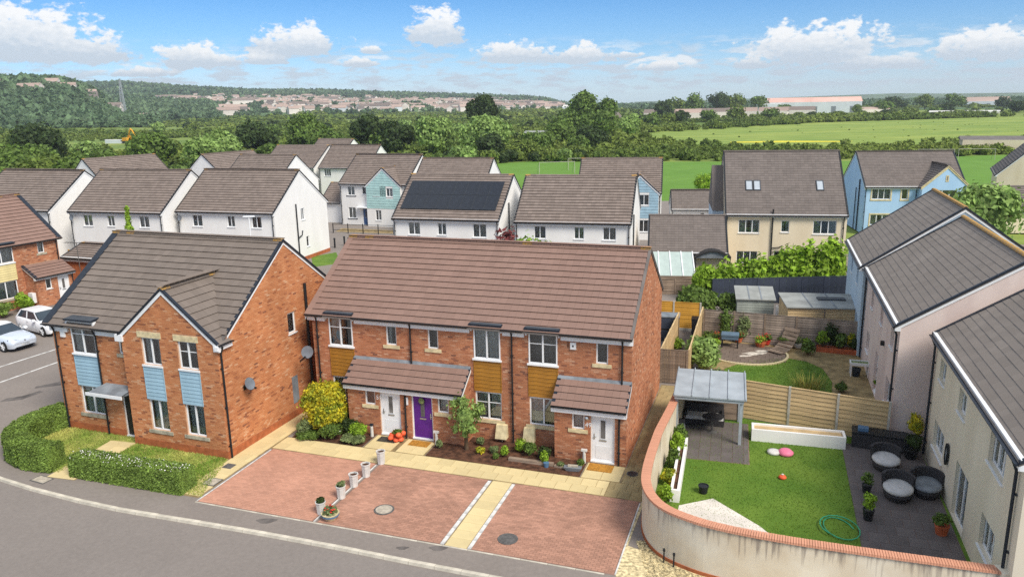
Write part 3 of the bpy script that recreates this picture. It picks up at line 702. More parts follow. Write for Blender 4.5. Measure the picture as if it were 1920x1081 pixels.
KERB = [(-70, 58), (-45, 43.5), (-30, 34.3), (-24, 30.5), (-20.83, 28.72), (-18.98, 27.8), (-16.53, 26.74), (-14.55, 25.99), (-12.32, 25.3), (-9.1, 24.3), (-5.88, 23.2), (-3.62, 22.37), (-.5, 21.28), (4.2, 19.6), (12, 16.8), (30, 10.5)]
sheet('road', KERB + [(30, -30), (-70, -30)], -.095, 'asphalt')
sheet('pavement', KERB + [(30, 24), (32, 70), (30, 112), (-75, 118)], 0, 'pavement_asphalt', th=.1)
def polyline_at(pts):
    L = [0]
    for a, b in zip(pts, pts[1:]): L.append(L[-1]+math.dist(a, b))
    def f(s):
        for i in range(len(pts)-1):
            if s <= L[i+1] or i == len(pts)-2:
                t = (s-L[i])/(L[i+1]-L[i]); a, b = pts[i], pts[i+1]; l = math.dist(a, b)
                return (a[0]+(b[0]-a[0])*t, a[1]+(b[1]-a[1])*t), ((b[0]-a[0])/l, (b[1]-a[1])/l)
    return f, L[-1]
kr = tag(bpy.data.objects.new('kerb', None), kind='structure'); COL.objects.link(kr)
f, L = polyline_at([p for p in KERB if -30 <= p[0] <= 12]); k = MB()
k.hexa([(0, -.13, -.1), (.905, -.13, -.1), (.905, .02, -.1), (0, .02, -.1), (0, -.115, .008), (.905, -.115, .008), (.905, .02, .012), (0, .02, .012)]); me = k.mesh('kerbstone', 'kerb_concrete')
s = 0
while s < L-.95:
    (x, y), _ = f(s); (x2, y2), _ = f(s+.91); l = math.hypot(x2-x, y2-y); c, d = (x2-x)/l, (y2-y)/l
    o = bpy.data.objects.new('kerbstone', me); COL.objects.link(o); o.parent = kr
    o.matrix_local = Matrix(((c, -d, 0, x), (d, c, 0, y), (0, 0, 1, random.uniform(-.004, .004)), (0, 0, 0, 1))); s += .915

def laid(name, frame_loc, yaw, m, bedm, cells, h0, h1, nparts=300, piece='paving_slab', bed=None, kind='structure', gap=.008):
    """paving: cells (x0,x1,y0,y1) in a turned frame; the nearest nparts are pieces of their own, the rest one mesh"""
    t = bpy.data.objects.new(name, None); COL.objects.link(t); t.location = (*frame_loc, 0); t.rotation_euler = (0, 0, -yaw); t['kind'] = kind
    k = MB()
    for b in bed: k.box(*b, -.03, h0)
    k.build('bedding', bedm, t)
    c0, s0 = math.cos(yaw), math.sin(yaw); dist = []
    for c in cells: x, y = frame_loc[0]+c[0]*c0+c[2]*s0, frame_loc[1]-c[0]*s0+c[2]*c0; dist.append(math.hypot(math.hypot(x, y), 14.3))
    order = sorted(range(len(cells)), key=lambda i: dist[i]); meshes = {}; rest = MB()
    for n, i in enumerate(order):
        a, b, c, d = cells[i]; hh = h1+random.uniform(-.002, .002)
        if n < nparts:
            key = (round(b-a, 3), round(d-c, 3))
            if key not in meshes:
                q = MB(); e = min(.012, .15*key[1]); w, l = key[0]-gap, key[1]-gap
                q.hexa([(0, 0, h0-.01), (w, 0, h0-.01), (w, l, h0-.01), (0, l, h0-.01), (e*.5, e*.5, h1), (w-e*.5, e*.5, h1), (w-e*.5, l-e*.5, h1), (e*.5, l-e*.5, h1)]); meshes[key] = q.mesh(piece, m)
            o = bpy.data.objects.new(piece, meshes[key]); COL.objects.link(o); o.parent = t; o.location = (a, c, random.uniform(-.002, .002))
        else: rest.box(a, b-gap, c, d-gap, h0-.01, hh, nobot=True)
    if rest.f: tag(rest.build('paving', m, t), kind='stuff')
    return t
def grid_cells(x0, x1, y0, y1, sx, sy, bond=True):
    out = []; j = 0; y = y0
    while y < y1-1e-3:
        yy = min(y+sy, y1); x = x0-(sx/2 if bond and j % 2 else 0)
        while x < x1-1e-3:
            a, b = max(x, x0), min(x+sx, x1)
            if b-a > .03: out.append((a, b, y, yy))
            x += sx
        y = yy; j += 1
    return out
for nm, x0, x1, m in (('pink', -14.78, -9.86, 'paver_pink'), ('mid', -9.62, -4.92, 'paver_red'), ('plain', -3.78, .98, 'paver_red')):
    y0, y1 = -7.30, -2.62
    laid('parking_bay', TP, YT, m, 'paver_bed', grid_cells(x0, x1, y0, y1, .212, .106), .006, .016, 300, 'paver', [(x0-.05, x1+.05, y0-.05, y1+.02)], gap=.006)
# buff slab paths: along the front, the strip between two bays, the side path and the door paths
laid('front_path', TP, YT, 'buff_slab', 'slab_bed', grid_cells(-14.9, -.35, -2.55, -1.42, .6, .565), .008, .02, 300, 'paving_slab', [(-14.95, 1.0, -2.6, -1.38)])
laid('strip_path', TP, YT, 'buff_slab', 'slab_bed', grid_cells(-4.72, -3.94, -7.35, -2.62, .78, .52, False), .006, .02, 300, 'paving_slab', [(-4.75, -3.92, -7.37, -2.61)])
laid('side_path', TP, YT, 'buff_slab', 'slab_bed', grid_cells(-15.95, -15.0, -7.0, 3.6, .47, .6), .006, .018, 300, 'paving_slab', [(-16.0, -14.96, -7.1, 3.7)])
laid('door_path', TP, YT, 'buff_slab', 'slab_bed', grid_cells(-11.1, -9.82, -1.36, -.06, .64, .65, False)+grid_cells(-9.6, -8.3, -1.36, -.06, .65, .65, False), .006, .02, 300, 'paving_slab', [(-11.15, -8.25, -1.375, -.03)])
laid('door_step', TP, YT, 'buff_slab', 'slab_bed', grid_cells(-1.52, .0, -1.36, -.06, .76, .65, False), .006, .02, 300, 'paving_slab', [(-1.55, .02, -1.375, -.03)])
laid('alley_path', TP, YT, 'dirty_slab', 'slab_bed', grid_cells(-.33, 1.05, -2.55, -1.42, .46, .565)+grid_cells(.1, 1.02, -1.4, 9.6, .46, .46), .006, .02, 300, 'paving_slab', [(-.36, 1.1, -2.6, -1.4), (.04, 1.1, -1.4, 9.7)])
# painted edging blocks by the strip and bays
ed = tag(bpy.data.objects.new('edging', None), kind='structure'); COL.objects.link(ed); ed.location = (*TP, 0); ed.rotation_euler = (0, 0, -YT)
k = MB(); k.box(0, .13, 0, .5, -.02, .026); me = k.mesh('edging_block', 'white_paint')
k = MB(); k.box(0, .05, 0, .9, -.02, .020); me2 = k.mesh('edging_block', 'white_paint')
for x, mm, st in ((-4.9, me, .515), (-3.92, me, .515), (-14.86, me2, .92), (-9.8, me2, .92), (1.0, me2, .92)):
    y = -7.32
    while y < -2.75-st*.5: o = bpy.data.objects.new('edging_block', mm); COL.objects.link(o); o.parent = ed; o.location = (x, y, 0); y += st
k = MB(); k.box(0, .9, 0, .06, -.02, .018); me3 = k.mesh('edging_block', 'kerb_concrete'); x = -14.85
while x < .5: o = bpy.data.objects.new('edging_block', me3); COL.objects.link(o); o.parent = ed; o.location = (x, -7.42, 0); x += .915
sheet('gravel_margin', [T(1.05, -7.4), T(1.05, -2.7), T(1.16, -2.5), T(1.1, -5.6), (5.2, 21.75), (6.0, 21.1), (7.5, 20.5), (9, 20.0), (9, 17.95)], .012, 'gravel', th=.04)
rng = np.random.default_rng(3); n = 9000
tri = np.array([T(1.06, -7.35), T(1.08, -4.6), (5.6, 21.3), (9, 19.9), (9, 18.1)]); P = []
while len(P) < n:
    a = rng.uniform([4, 17.9], [9.2, 25]); u = (a[0]-TP[0])*math.cos(YT)-(a[1]-TP[1])*math.sin(YT); d = (a[0]-TP[0])*math.sin(YT)+(a[1]-TP[1])*math.cos(YT)
    lim = np.interp(a[0], [4.3, 4.6, 5.2, 6.2, 7.5, 9.2], [23.2, 22.2, 21.5, 20.8, 20.25, 19.65])
    if u > 1.08 and d > -7.38 and a[1] < lim-.05: P.append((a[0], a[1], .012))
P = np.array(P); Vv, Ff = leaf_quads(P, np.tile([0, 0, 1.], (n, 1)), .028, rng, aspect=.9, flat=.4)
tag(link('gravel', npmesh('gravel', Vv, Ff, 'gravel')), kind='stuff')
# front lawn of the corner house, with blades
LAWN = [(-12.05, 30.3), (-11.92, 26.75), (-17.7, 28.6), (-19.4, 29.25), (-20.9, 30.0), (-21.9, 31.2), (-22.1, 33), (-21.2, 34.4), (-20.6, 34.0)]
sheet('front_lawn', LAWN, .014, 'lawn_soil')
def inside(poly, P):
    x, y = P[:, 0], P[:, 1]; r = np.zeros(len(P), bool); j = len(poly)-1
    for i in range(len(poly)):
        (xi, yi), (xj, yj) = poly[i], poly[j]; c = ((yi > y) != (yj > y)) & (x < (xj-xi)*(y-yi)/((yj-yi) or 1e-9)+xi); r ^= c; j = i
    return r
def blades(name, poly, n, h, w, m, z=.012, seed=1, hole=None):
    rng = np.random.default_rng(seed); pl = np.array(poly); P = rng.uniform(pl.min(0), pl.max(0), (int(n*2.5), 2)); P = P[inside(poly, P)]
    if hole: P = P[~inside(hole, P)]
    P = P[:n]; n = len(P); a = rng.uniform(0, 6.28, n); hh = h*rng.uniform(.5, 1.3, n); l = rng.normal(0, .6, (n, 2))*hh[:, None]
    c, s = np.cos(a)*w, np.sin(a)*w; z0 = np.full(n, z)
    V = np.stack([np.stack([P[:, 0]-c, P[:, 1]-s, z0], 1), np.stack([P[:, 0]+c, P[:, 1]+s, z0], 1), np.stack([P[:, 0]+c*.4+l[:, 0], P[:, 1]+s*.4+l[:, 1], z0+hh], 1), np.stack([P[:, 0]-c*.4+l[:, 0], P[:, 1]-s*.4+l[:, 1], z0+hh], 1)], 1).reshape(-1, 3)
    return tag(link(name, npmesh(name, V, np.arange(4*n).reshape(n, 4), m)), kind='stuff')
DOORP = [(-17.95, 32.1), (-16.6, 31.75), (-17.75, 28.4), (-18.6, 28.65)]
blades('lawn_grass', LAWN, 26000, .07, .012, 'grass_blade', seed=2, hole=DOORP)
c5 = math.cos(R(20.2)); s5 = math.sin(R(20.2)); LP = (-11.99, 29.94)
laid('corner_house_path', (-16.72, 31.68), R(20.2)-.10, 'buff_slab', 'slab_bed', grid_cells(-1.3, 0, -3.5, 0, .65, .6, False), .016, .032, 300, 'paving_slab', [(-1.32, .02, -3.5, .02)])
sheet('planting_bed', [T(-14.7, -1.36), T(-11.2, -1.36), T(-11.2, -.02), T(-12.6, -.02), T(-12.6, .9), T(-14.7, .9)], .03, 'soil')
sheet('planting_bed', [T(-8.2, -1.38), T(-1.58, -1.38), T(-1.58, -.02), T(-2.95, -.02), T(-2.95, .9), T(-6.95, .9), T(-6.95, -.02), T(-8.2, -.02)], .03, 'soil')
k = MB()
rng = np.random.default_rng(8)
for i in range(170):
    u, d = rng.uniform(-8.1, -1.7), rng.uniform(-1.3, .8)
    if d > -.1 and not (-6.9 < u < -3): continue
    x, y = T(u, d); r_ = rng.uniform(.02, .06); k.lathe([(r_, 0), (r_*.7, r_*.5), (r_*.2, r_*.7)], (x, y, .025), 5)
tag(k.build('soil_clods', 'soil'), kind='stuff')
# car park markings, patches on the tarmac
def stripe(a, b, w, z=.006, m='white_paint', name='road_marking'):
    dx, dy = b[0]-a[0], b[1]-a[1]; l = math.hypot(dx, dy); ox, oy = -dy/l*w/2, dx/l*w/2
    return sheet(name, [(a[0]-ox, a[1]-oy), (b[0]-ox, b[1]-oy), (b[0]+ox, b[1]+oy), (a[0]+ox, a[1]+oy)], z, m, th=.01)
stripe((-30.4, 41.0), (-28.1, 46.2), .12); stripe((-28.6, 38.4), (-26.3, 44.4), .12)
mat('tar_patch', lin(104, 98, 94), .9, .2, 2)
for pl in ([(-26.2, 37.0), (-25.2, 37.3), (-24.7, 38.4), (-25.0, 38.5), (-25.5, 37.8), (-26.1, 37.5)], [(-25.5, 38.9), (-24.4, 39.3), (-23.9, 40.2), (-24.3, 40.3), (-25.0, 39.6), (-25.6, 39.2)]): sheet('tarmac_patch', pl, .005, 'tar_patch', th=.01)

# ------------------------------------------------------------------ the terrace of three brick houses
def dormer_head(t, S, a, b, z):
    k = MB(); k.hexa([S(a-.14, -.24, z), S(b+.14, -.24, z), S(b+.14, .42, z+.06), S(a-.14, .42, z+.06), S(a-.14, -.24, z+.07), S(b+.14, -.24, z+.07), S(b+.14, .42, z+.13), S(a-.14, .42, z+.13)]); h = k.build('dormer_head', 'navy_plastic', t)
    k = MB(); k.hexa([S(a-.09, -.2, z+.075), S(b+.09, -.2, z+.075), S(b+.09, .4, z+.126), S(a-.09, .4, z+.126), S(a-.09, -.2, z+.085), S(b+.09, -.2, z+.085), S(b+.09, .4, z+.14), S(a-.09, .4, z+.14)]); k.build('head_felt', 'roof_felt', h)
    return h
def build_terrace():
    t = thing('terraced_house', 'red brick terrace of three homes with brown tiled roof, amber cladding and one purple door', 'house', (*TP, 0), 18.9)
    x0 = -14.72; yw = .93; Dp = 9.25; ze = 5.25; zr = 7.93; yr = 5.09; sl = (zr-ze)/(yr-yw)
    Sf = Side((x0, yw), (0, yw)); o = lambda a, b, c, d: (a-x0, b-x0, c, d)
    big = [(-13.85, -12.65), (-6.78, -5.58), (-4.32, -3.08)]; small = [(-10.97, -10.46), (-8.94, -8.45), (-1.46, -.96)]
    ops = [o(a, b, 3.70, 5.1) for a, b in big] + [o(a, b, 3.93, 4.88) for a, b in small] + [o(a, b, .94, 2.2) for a, b in big]
    clad = [o(a-.02, b+.02, 2.2, 3.68) for a, b in big]
    mb = MB(); wall(mb, Sf, [(0, ze), (-x0, ze)], ops)
    Sr = Side((0, yw), (0, Dp)); Sb = Side((0, Dp), (x0, Dp)); Sl = Side((x0, Dp), (x0, yw))
    pr = [(0, ze), (yr-yw, zr-.06), (Dp-yw, ze)]; wall(mb, Sr, pr); wall(mb, Sb, [(0, ze), (-x0, ze)]); wall(mb, Sl, [(0, ze), (Dp-yr, zr-.06), (Dp-yw, ze)])
    # porches
    PA = (-12.55, -6.98); PB = (-2.96, 0)
    wa = [(-11.68, -11.18, 1.40, 2.14), (-8.17, -7.66, 1.40, 2.14)]; da = [(-10.96, -9.96, .06, 2.14), (-9.42, -8.42, .06, 2.14)]
    wb = [(-2.23, -1.71, 1.40, 2.14)]; db = [(-1.45, -.47, .06, 2.14)]
    sides = [(Sf, [(0, ze), (-x0, ze)], ops+clad+[(PA[0]-x0, PA[1]-x0, 0, 3.2), (PB[0]-x0, PB[1]-x0, 0, 3.2)], 0), (Sr, pr, [], 0), (Sl, [(0, ze), (Dp-yr, zr-.06), (Dp-yw, ze)], [], 0)]
    zt, zh = 2.22, 3.2
    for (a, b), w_, d_ in ((PA, wa, da), (PB, wb, db)):
        S = Side((a, 0), (b, 0)); q = [(p[0]-a, p[1]-a, p[2], p[3]) for p in w_+d_]
        S2 = Side((b, 0), (b, yw)); S3 = Side((a, yw), (a, 0))
        wall(mb, S, [(0, zt), (b-a, zt)], q); wall(mb, S2, [(0, zt), (yw, zh-.08)]); wall(mb, S3, [(0, zh-.08), (yw, zt)])
        sides += [(S, [(0, zt), (b-a, zt)], q, 0), (S2, [(0, zt), (yw, zh-.08)], [], 0), (S3, [(0, zh-.08), (yw, zt)], [], 0)]
    mb.build('wall', 'mortar', t)
    bricks(t, sides, 'red_brick', 300)
    # windows
    for i, (a, b) in enumerate(big):
        window(t, Sf, a-x0, b-x0, 3.70, 5.1, 2, None, curtain=('left', 'full', None)[i], rec=-.03, bars=i != 1)
        k = MB(); k.box(a-x0-.06, b-x0+.06, -.09, .05, 3.62, 3.695, 0, Sf); k.build('window_ledge', 'white_upvc', t)
        h = dormer_head(t, Sf, a-x0, b-x0, 5.2)
        k = MB(); k.box(a-x0-.10, b-x0+.10, -.10, .3, 5.103, 5.198, 0, Sf)
        for u in (a-x0-.12, b-x0+.05): k.box(u, u+.07, -.13, .3, 4.93, 5.1, 0, Sf)
        k.build('head_trim', 'white_upvc', h)
        boards(t, Sf, a-x0-.0, b-x0+.0, 2.22, 3.62, 'amber_board')
        window(t, Sf, a-x0, b-x0, .94, 2.18, 2, 'cream_stone', curtain=('both', 'wide', 'left')[i], rec=.05, bars=i == 1)
    for a, b in small: window(t, Sf, a-x0, b-x0, 3.93, 4.88, 1, 'cream_stone', rec=.05, curtain='left' if a < -10 else None)
    for (a, b), w_, d_ in ((PA, wa, da), (PB, wb, db)):
        S = Side((a, 0), (b, 0))
        for p in w_: window(t, S, p[0]-a, p[1]-a, p[2], p[3], 1, 'cream_stone', rec=.05, curtain='full' if p[0] > -9 else None)
        for i, p in enumerate(d_): door(t, S, p[0]-a, p[1]-a, p[2], p[3], 'purple_door' if p[0] == -9.42 else 'white_door', handle_left=p[0] != -9.42)
        # porch roof
        sp = (zh-2.35)/(yw+.22); s = Vector((0, 1, sp)).normalized(); ln = math.hypot(yw+.22, zh-2.35); vl = .10
        rs = MB(); rs.hexa([(a-vl, -.22, 2.29), (b+.02, -.22, 2.29), (b+.02, yw, zh-.06), (a-vl, yw, zh-.06), (a-vl, -.22, 2.36), (b+.02, -.22, 2.36), (b+.02, yw, zh), (a-vl, yw, zh)])
        r_ = rs.build('porch_roof', 'slate_sheet', t)
        tiles(r_, (a-vl, -.22, 2.365), (1, 0, 0), s, [(0, b-a+vl+.02)]*4, ln/4.25, .3, 'brown_tile', nparts=300)
        k = MB(); k.hexa([(a-vl, yw-.10, zh-.07), (b+.02, yw-.10, zh-.07), (b+.02, yw+.0, zh+.02), (a-vl, yw+.0, zh+.02), (a-vl, yw-.10, zh-.03), (b+.02, yw-.10, zh-.03), (b+.02, yw, zh+.1), (a-vl, yw, zh+.1)]); k.build('lead_flashing', 'lead', r_)
        gutter(r_, S, -vl, b-a+.02, 2.37, out=.27, r=.055); fascia(r_, S, -vl, b-a+.02, 2.12, 2.33, out=.2)
        for Sx in (Side((b, 0), (b, yw)), Side((a, yw), (a, 0))):
            pts = [(-.22, 2.36), (yw, zh)] if Sx.p0[0] == b else [(0, zh), (yw+.22, 2.36)]
            verge(r_, pts, Sx, out=.03 if Sx.p0[0] == b else vl, h=.05); barge(r_, [(u, z-.03) for u, z in pts], w=.13, S=Sx, out=.03 if Sx.p0[0] == b else .04)
    # main roof
    vo = .2; L = -x0+vo+.05; oh = .25; zf = ze-oh*sl; rs = MB()
    for (ya, za), (yb, zb) in (((yw-oh, zf), (yr, zr)), ((Dp+oh, zf), (yr, zr))):
        rs.hexa([(x0-vo, ya, za-.06), (.05, ya, za-.06), (.05, yb, zb-.06), (x0-vo, yb, zb-.06), (x0-vo, ya, za+.02), (.05, ya, za+.02), (.05, yb, zb+.02), (x0-vo, yb, zb+.02)])
    rf = rs.build('roof', 'slate_sheet', t)
    ln = math.hypot(yr-yw+oh, zr-zf); g = ln/14.6
    tiles(rf, (x0-vo, yw-oh, zf+.02), (1, 0, 0), (0, 1, sl), slope_rows(L, ln-.1, g), g, .3, 'brown_tile', nparts=300, th=.044)
    tiles(rf, (.05, Dp+oh, zf+.02), (-1, 0, 0), (0, -1, sl), slope_rows(L, ln-.1, g), g, .3, 'brown_tile', th=.05)
    ridge(rf, (x0-vo, yr, zr+.03), (.05, yr, zr+.03), 'brown_tile')
    segs = [(x0-vo, -14.0), (-12.5, -6.95), (-5.45, -4.5), (-2.92, .05)]
    for a, b in segs: gutter(t, Sf, a-x0, b-x0, zf+.06, out=oh+.06); fascia(t, Sf, a-x0, b-x0, 4.82, zf+.02, out=.10)
    gutter(t, Sb, 0, -x0, zf+.06, out=oh+.06)
    pts = [(-oh, zf+.04), (yr-yw, zr+.04), (Dp-yw+oh, zf+.04)]; verge(t, pts, Sr, out=.07, m='slate_sheet', h=.05)
    pl = [(-oh, zf+.04), (Dp-yr, zr+.04), (Dp-yw+oh, zf+.04)]; verge(t, pl, Sl, out=.22, m='brown_tile', h=.045); barge(t, [(u, z-.05) for u, z in pl], S=Sl, out=.2)
    for u, z0 in ((-14.45, .1), (-9.74, 3.2), (-5.05, .05), (-.37, 3.15)): pipe(t, Sf, u-x0, z0, 5.08)
    S = Side((PA[0], 0), (PA[1], 0)); pipe(t, S, -9.7-PA[0], .05, 2.25, out=.06); S = Side((PB[0], 0), (PB[1], 0)); pipe(t, S, -.29-PB[0], .05, 2.25, out=.06)
    k = MB(); k.box(-2.52-x0, -2.28-x0, -.09, 0, 4.47, 4.76, 0, Sf); ab = k.build('alarm_box', 'white_upvc', t)
    k = MB(); k.box(-2.43-x0, -2.37-x0, -.1, -.09, 4.58, 4.66, 0, Sf); k.build('alarm_lamp', 'navy_plastic', ab)
    k = MB(); k.box(-2.64-x0, -2.62-x0, -.03, 0, 4.5, 4.8, 0, Sf); k.build('cable', 'black_plastic', t)
    # house numbers and small lamps by the doors
    for s_, x, z in (('51', -11.12, 1.70), ('49', -1.68, 1.55), ('1', -9.6, 1.75)):
        if s_ == '1': 
            k = MB(); k.box(x-.04, x+.04, -.05, 0, z-.15, z+.2); k.build('wall_lamp', 'white_upvc', t); continue
        cu = bpy.data.curves.new('house_number', 'FONT'); cu.body = s_; cu.size = .27; cu.extrude = .008; cu.materials.append(M['white_upvc']); tmp = bpy.data.objects.new('tmp', cu)
        ob = bpy.data.objects.new('house_number', bpy.data.meshes.new_from_object(tmp)); bpy.data.objects.remove(tmp); COL.objects.link(ob); ob.parent = t; ob.location = (x, -.022, z); ob.rotation_euler = (R(90), 0, 0)
    k = MB(); k.lathe([(.07, -.06), (.09, 0), (.05, .08)], (-1.6, -.08, 1.95), 8); k.build('wall_lamp', 'steel', t)
    k = MB(); k.lathe([(.05, -.02), (.14, 0), (.05, .02)], (0, 0, 0), 12); wr = k.build('door_wreath', 'leaf_sage', t); wr.location = (-8.93, -.02, 1.85); wr.rotation_euler = (R(90), 0, 0)
    return t
build_terrace()

# ------------------------------------------------------------------ the corner house with the front gable
def build_corner():
    t = thing('gabled_house', 'orange brick corner house with grey tiled roof, front gable and pale blue cladding', 'house', (*LP, 0), 20.2)
    x0 = -9.55; xg = -5.03; yw = .45; Dp = 9.2; ze = 5.17; zr = 8.42; yr = 4.82; sl = (zr-ze)/(yr-yw)
    Sg = Side((xg, 0), (0, 0)); Sf = Side((x0, yw), (xg, yw)); Sr = Side((0, 0), (0, Dp)); Sb = Side((0, Dp), (x0, Dp)); Sl = Side((x0, Dp), (x0, yw)); Sj = Side((xg, yw), (xg, 0))
    gw = [(-3.96, -2.96), (-2.03, -1.03)]; og = lambda a, b, c, d: (a-xg, b-xg, c, d)
    gops = [og(a, b, 3.80, 5.0) for a, b in gw]+[og(a, b, .84, 2.22) for a, b in gw]; gcl = [og(a-.02, b+.02, 2.22, 3.8) for a, b in gw]; glin = [og(a-.16, b+.12, 5.0, 5.25) for a, b in gw]
    ol = lambda a, b, c, d: (a-x0, b-x0, c, d)
    fops = [ol(-8.42, -7.02, 3.76, 5.15), ol(-8.4, -7.05, .88, 2.2), ol(-5.98, -5.08, .06, 2.12), ol(-5.72, -5.2, 3.95, 4.75)]; fcl = [ol(-8.44, -7.0, 2.2, 3.76)]
    pg = [(0, 4.98), (-xg/2, 7.04), (-xg, 4.98)]; pr = [(0, 5.0), (.5, 5.17), (yr, zr-.06), (Dp, ze)]; pl = [(0, ze), (Dp-yr, zr-.06), (Dp-yw, ze)]
    rop = [(4.70, 5.28, 4.08, 5.05)]
    mb = MB(); wall(mb, Sg, pg, gops); wall(mb, Sf, [(0, ze), (xg-x0, ze)], fops); wall(mb, Sr, pr, rop); wall(mb, Sb, [(0, ze), (-x0, ze)]); wall(mb, Sl, pl); wall(mb, Sj, [(0, 4.9), (yw, 4.9)])
    mb.build('wall', 'mortar', t)
    bricks(t, [(Sg, pg, gops+gcl+glin, .35), (Sf, [(0, ze), (xg-x0, ze)], fops+fcl, .35), (Sr, pr, rop, .35), (Sl, pl, [], .35)], 'orange_brick', 300)
    k = MB()
    for S in (Sg, Sf, Sr, Sl):
        ops = [o for o in (fops if S is Sf else []) if o[2] < .3]; a = 0
        for o in ops+[(S.L, S.L, 0, 0)]:
            k.box(a, o[0], -.022, -.001, 0, .34, 0, S); a = o[1]
    k.build('plinth', 'plinth_brick', t)
    for i, (a, b) in enumerate(gw):
        window(t, Sg, a-xg, b-xg, 3.80, 5.0, 2, None, curtain='both' if i == 0 else None, bars=i == 1); boards(t, Sg, a-xg, b-xg, 2.24, 3.74, 'blue_board')
        k = MB(); k.box(a-xg-.05, b-xg+.05, -.06, .05, 3.72, 3.795, 0, Sg); k.build('window_ledge', 'white_upvc', t)
        k = MB(); k.box(a-xg-.16, b-xg+.12, -.025, .1, 5.0, 5.25, 0, Sg); k.build('lintel', 'cream_stone', t)
        window(t, Sg, a-xg, b-xg, .84, 2.22, 2, 'grey_stone', curtain='full')
    window(t, Sf, 1.13, 2.53, 3.76, 5.21, 2, None, rec=-.03, bars=True, curtain='left'); k = MB(); k.box(1.07, 2.59, -.09, .05, 3.68, 3.755, 0, Sf); k.build('window_ledge', 'white_upvc', t)
    h = dormer_head(t, Sf, 1.16, 2.5, 5.3); k = MB(); k.box(1.02, 2.63, -.12, .4, 5.213, 5.298, 0, Sf)
    for u in (1.0, 2.58): k.box(u, u+.07, -.14, .3, 5.0, 5.21, 0, Sf)
    k.build('head_trim', 'white_upvc', h)
    boards(t, Sf, 1.13, 2.53, 2.22, 3.68, 'blue_board'); window(t, Sf, 1.15, 2.5, .88, 2.2, 2, 'grey_stone', curtain='full')
    window(t, Sf, 3.83, 4.35, 3.95, 4.75, 1, 'grey_stone', rec=.03)
    door(t, Sf, 3.57, 4.47, .06, 2.12, 'black_door', slot=False, handle_left=False)
    window(t, Sr, 4.70, 5.28, 4.08, 5.05, 1, 'white_upvc', rec=.05, curtain='full')
    # door canopy
    k = MB(); k.hexa([Sf(2.35, -.75, 2.2), Sf(4.2, -.75, 2.2), Sf(4.5, .0, 2.2), Sf(2.65, .0, 2.2), Sf(2.42, -.75, 2.26), Sf(4.33, -.75, 2.26), Sf(4.5, 0, 2.5), Sf(2.8, 0, 2.5)]); c = k.build('door_canopy', 'lead', t)
    k = MB(); k.box(2.35, 4.42, -.79, -.75, 2.14, 2.28, 0, Sf); k.box(2.35, 2.4, -.75, 0, 2.14, 2.24, 0, Sf); k.build('canopy_fascia', 'white_upvc', c)
    # main roof
    vo = .05; vl = .3; L = -x0+vo+vl; oh = .22; zf = ze-oh*sl; rs = MB()
    for (ya, za), (yb, zb) in (((yw-oh, zf), (yr, zr)), ((Dp+oh, ze-oh*(zr-ze)/(Dp-yr)), (yr, zr))):
        rs.hexa([(x0-vl, ya, za-.06), (vo, ya, za-.06), (vo, yb, zb-.06), (x0-vl, yb, zb-.06), (x0-vl, ya, za+.02), (vo, ya, za+.02), (vo, yb, zb+.02), (x0-vl, yb, zb+.02)])
    rf = rs.build('roof', 'slate_sheet', t); ln = math.hypot(yr-yw+oh, zr-zf); g = ln/15.6
    rows = slope_rows(L, ln-.1, g)
    for i in range(len(rows)):                       # the eave courses stop at the front gable
        y = yw-oh+(i+1)*g*(yr-yw)/ln
        if y < .55: rows[i] = (0, xg-.2-(x0-vl))
    tiles(rf, (x0-vl, yw-oh, zf+.02), (1, 0, 0), (0, 1, sl), rows, g, .3, 'grey_tile', nparts=260, th=.044)
    tiles(rf, (vo, Dp+oh, zf+.02), (-1, 0, 0), (0, -1, (zr-ze)/(Dp-yr)), slope_rows(L, ln-.1, g), g, .3, 'grey_tile', th=.05)
    ridge(rf, (x0-vl, yr, zr+.03), (vo, yr, zr+.03), 'grey_tile')
    cross_gable(t, xg, 0, 0, yr, 5.05, 7.12, 'grey_tile', g, .3, sl, yw, ze, nparts=40)
    gutter(t, Sf, -vl, .98, zf+.06, out=oh+.06); gutter(t, Sf, 2.68, xg-x0-.25, zf+.06, out=oh+.06); fascia(t, Sf, -.05, 1.0, 4.72, zf+.02, out=.11); fascia(t, Sf, 2.65, xg-x0-.1, 4.72, zf+.02, out=.11)
    k = MB(); k.box(-.15, .75, -.16, .0, 4.78, 4.95, 0, Sr); k.build('soffit_box', 'white_upvc', t); gutter(t, Sr, -.1, .75, 5.02, out=.22)
    for a, b in ((-.28, .12), (4.92, 5.22)):
        k = MB(); k.box(a, b, -.09, .0, 4.72, 5.02, 0, Sg); k.build('gable_foot', 'white_upvc', t)
    pts = [(.62, ze+.16*sl), (yr, zr+.04), (Dp+oh, zf+.04)]; barge(t, [(u, z-.03) for u, z in pts], S=Sr, out=vo-.005, w=.15); verge(t, pts, Sr, out=vo+.03)
    pts = [(-oh, zf+.04), (Dp-yr, zr+.04), (Dp-yw+oh, zf+.04)]; verge(t, pts, Sl, out=vl+.02)
    for S, u, z0, z1 in ((Sf, .22, .05, 4.9), (Sf, 2.62, .05, 4.9), (Sr, .10, .05, 4.85)): pipe(t, S, u, z0, z1)
    k = MB(); k.tube([Sr(6.1, -.1, .05), Sr(6.1, -.1, 6.2)], .065, 8); k.tube([Sr(5.3, -.06, 2.6), Sr(6.05, -.06, 2.75)], .03, 6); k.build('soil_pipe', 'black_plastic', t)
    k = MB(); k.box(.52, .78, -.08, 0, 4.45, 4.72, 0, Sf); k.build('alarm_box', 'white_upvc', t)
    k = MB(); k.box(-3.75, -3.45, 2.0, 2.35, 0, .22); k.build('roof_vent', 'lead', t).location = (0, 0, zf+(2.0-yw+oh)*sl)
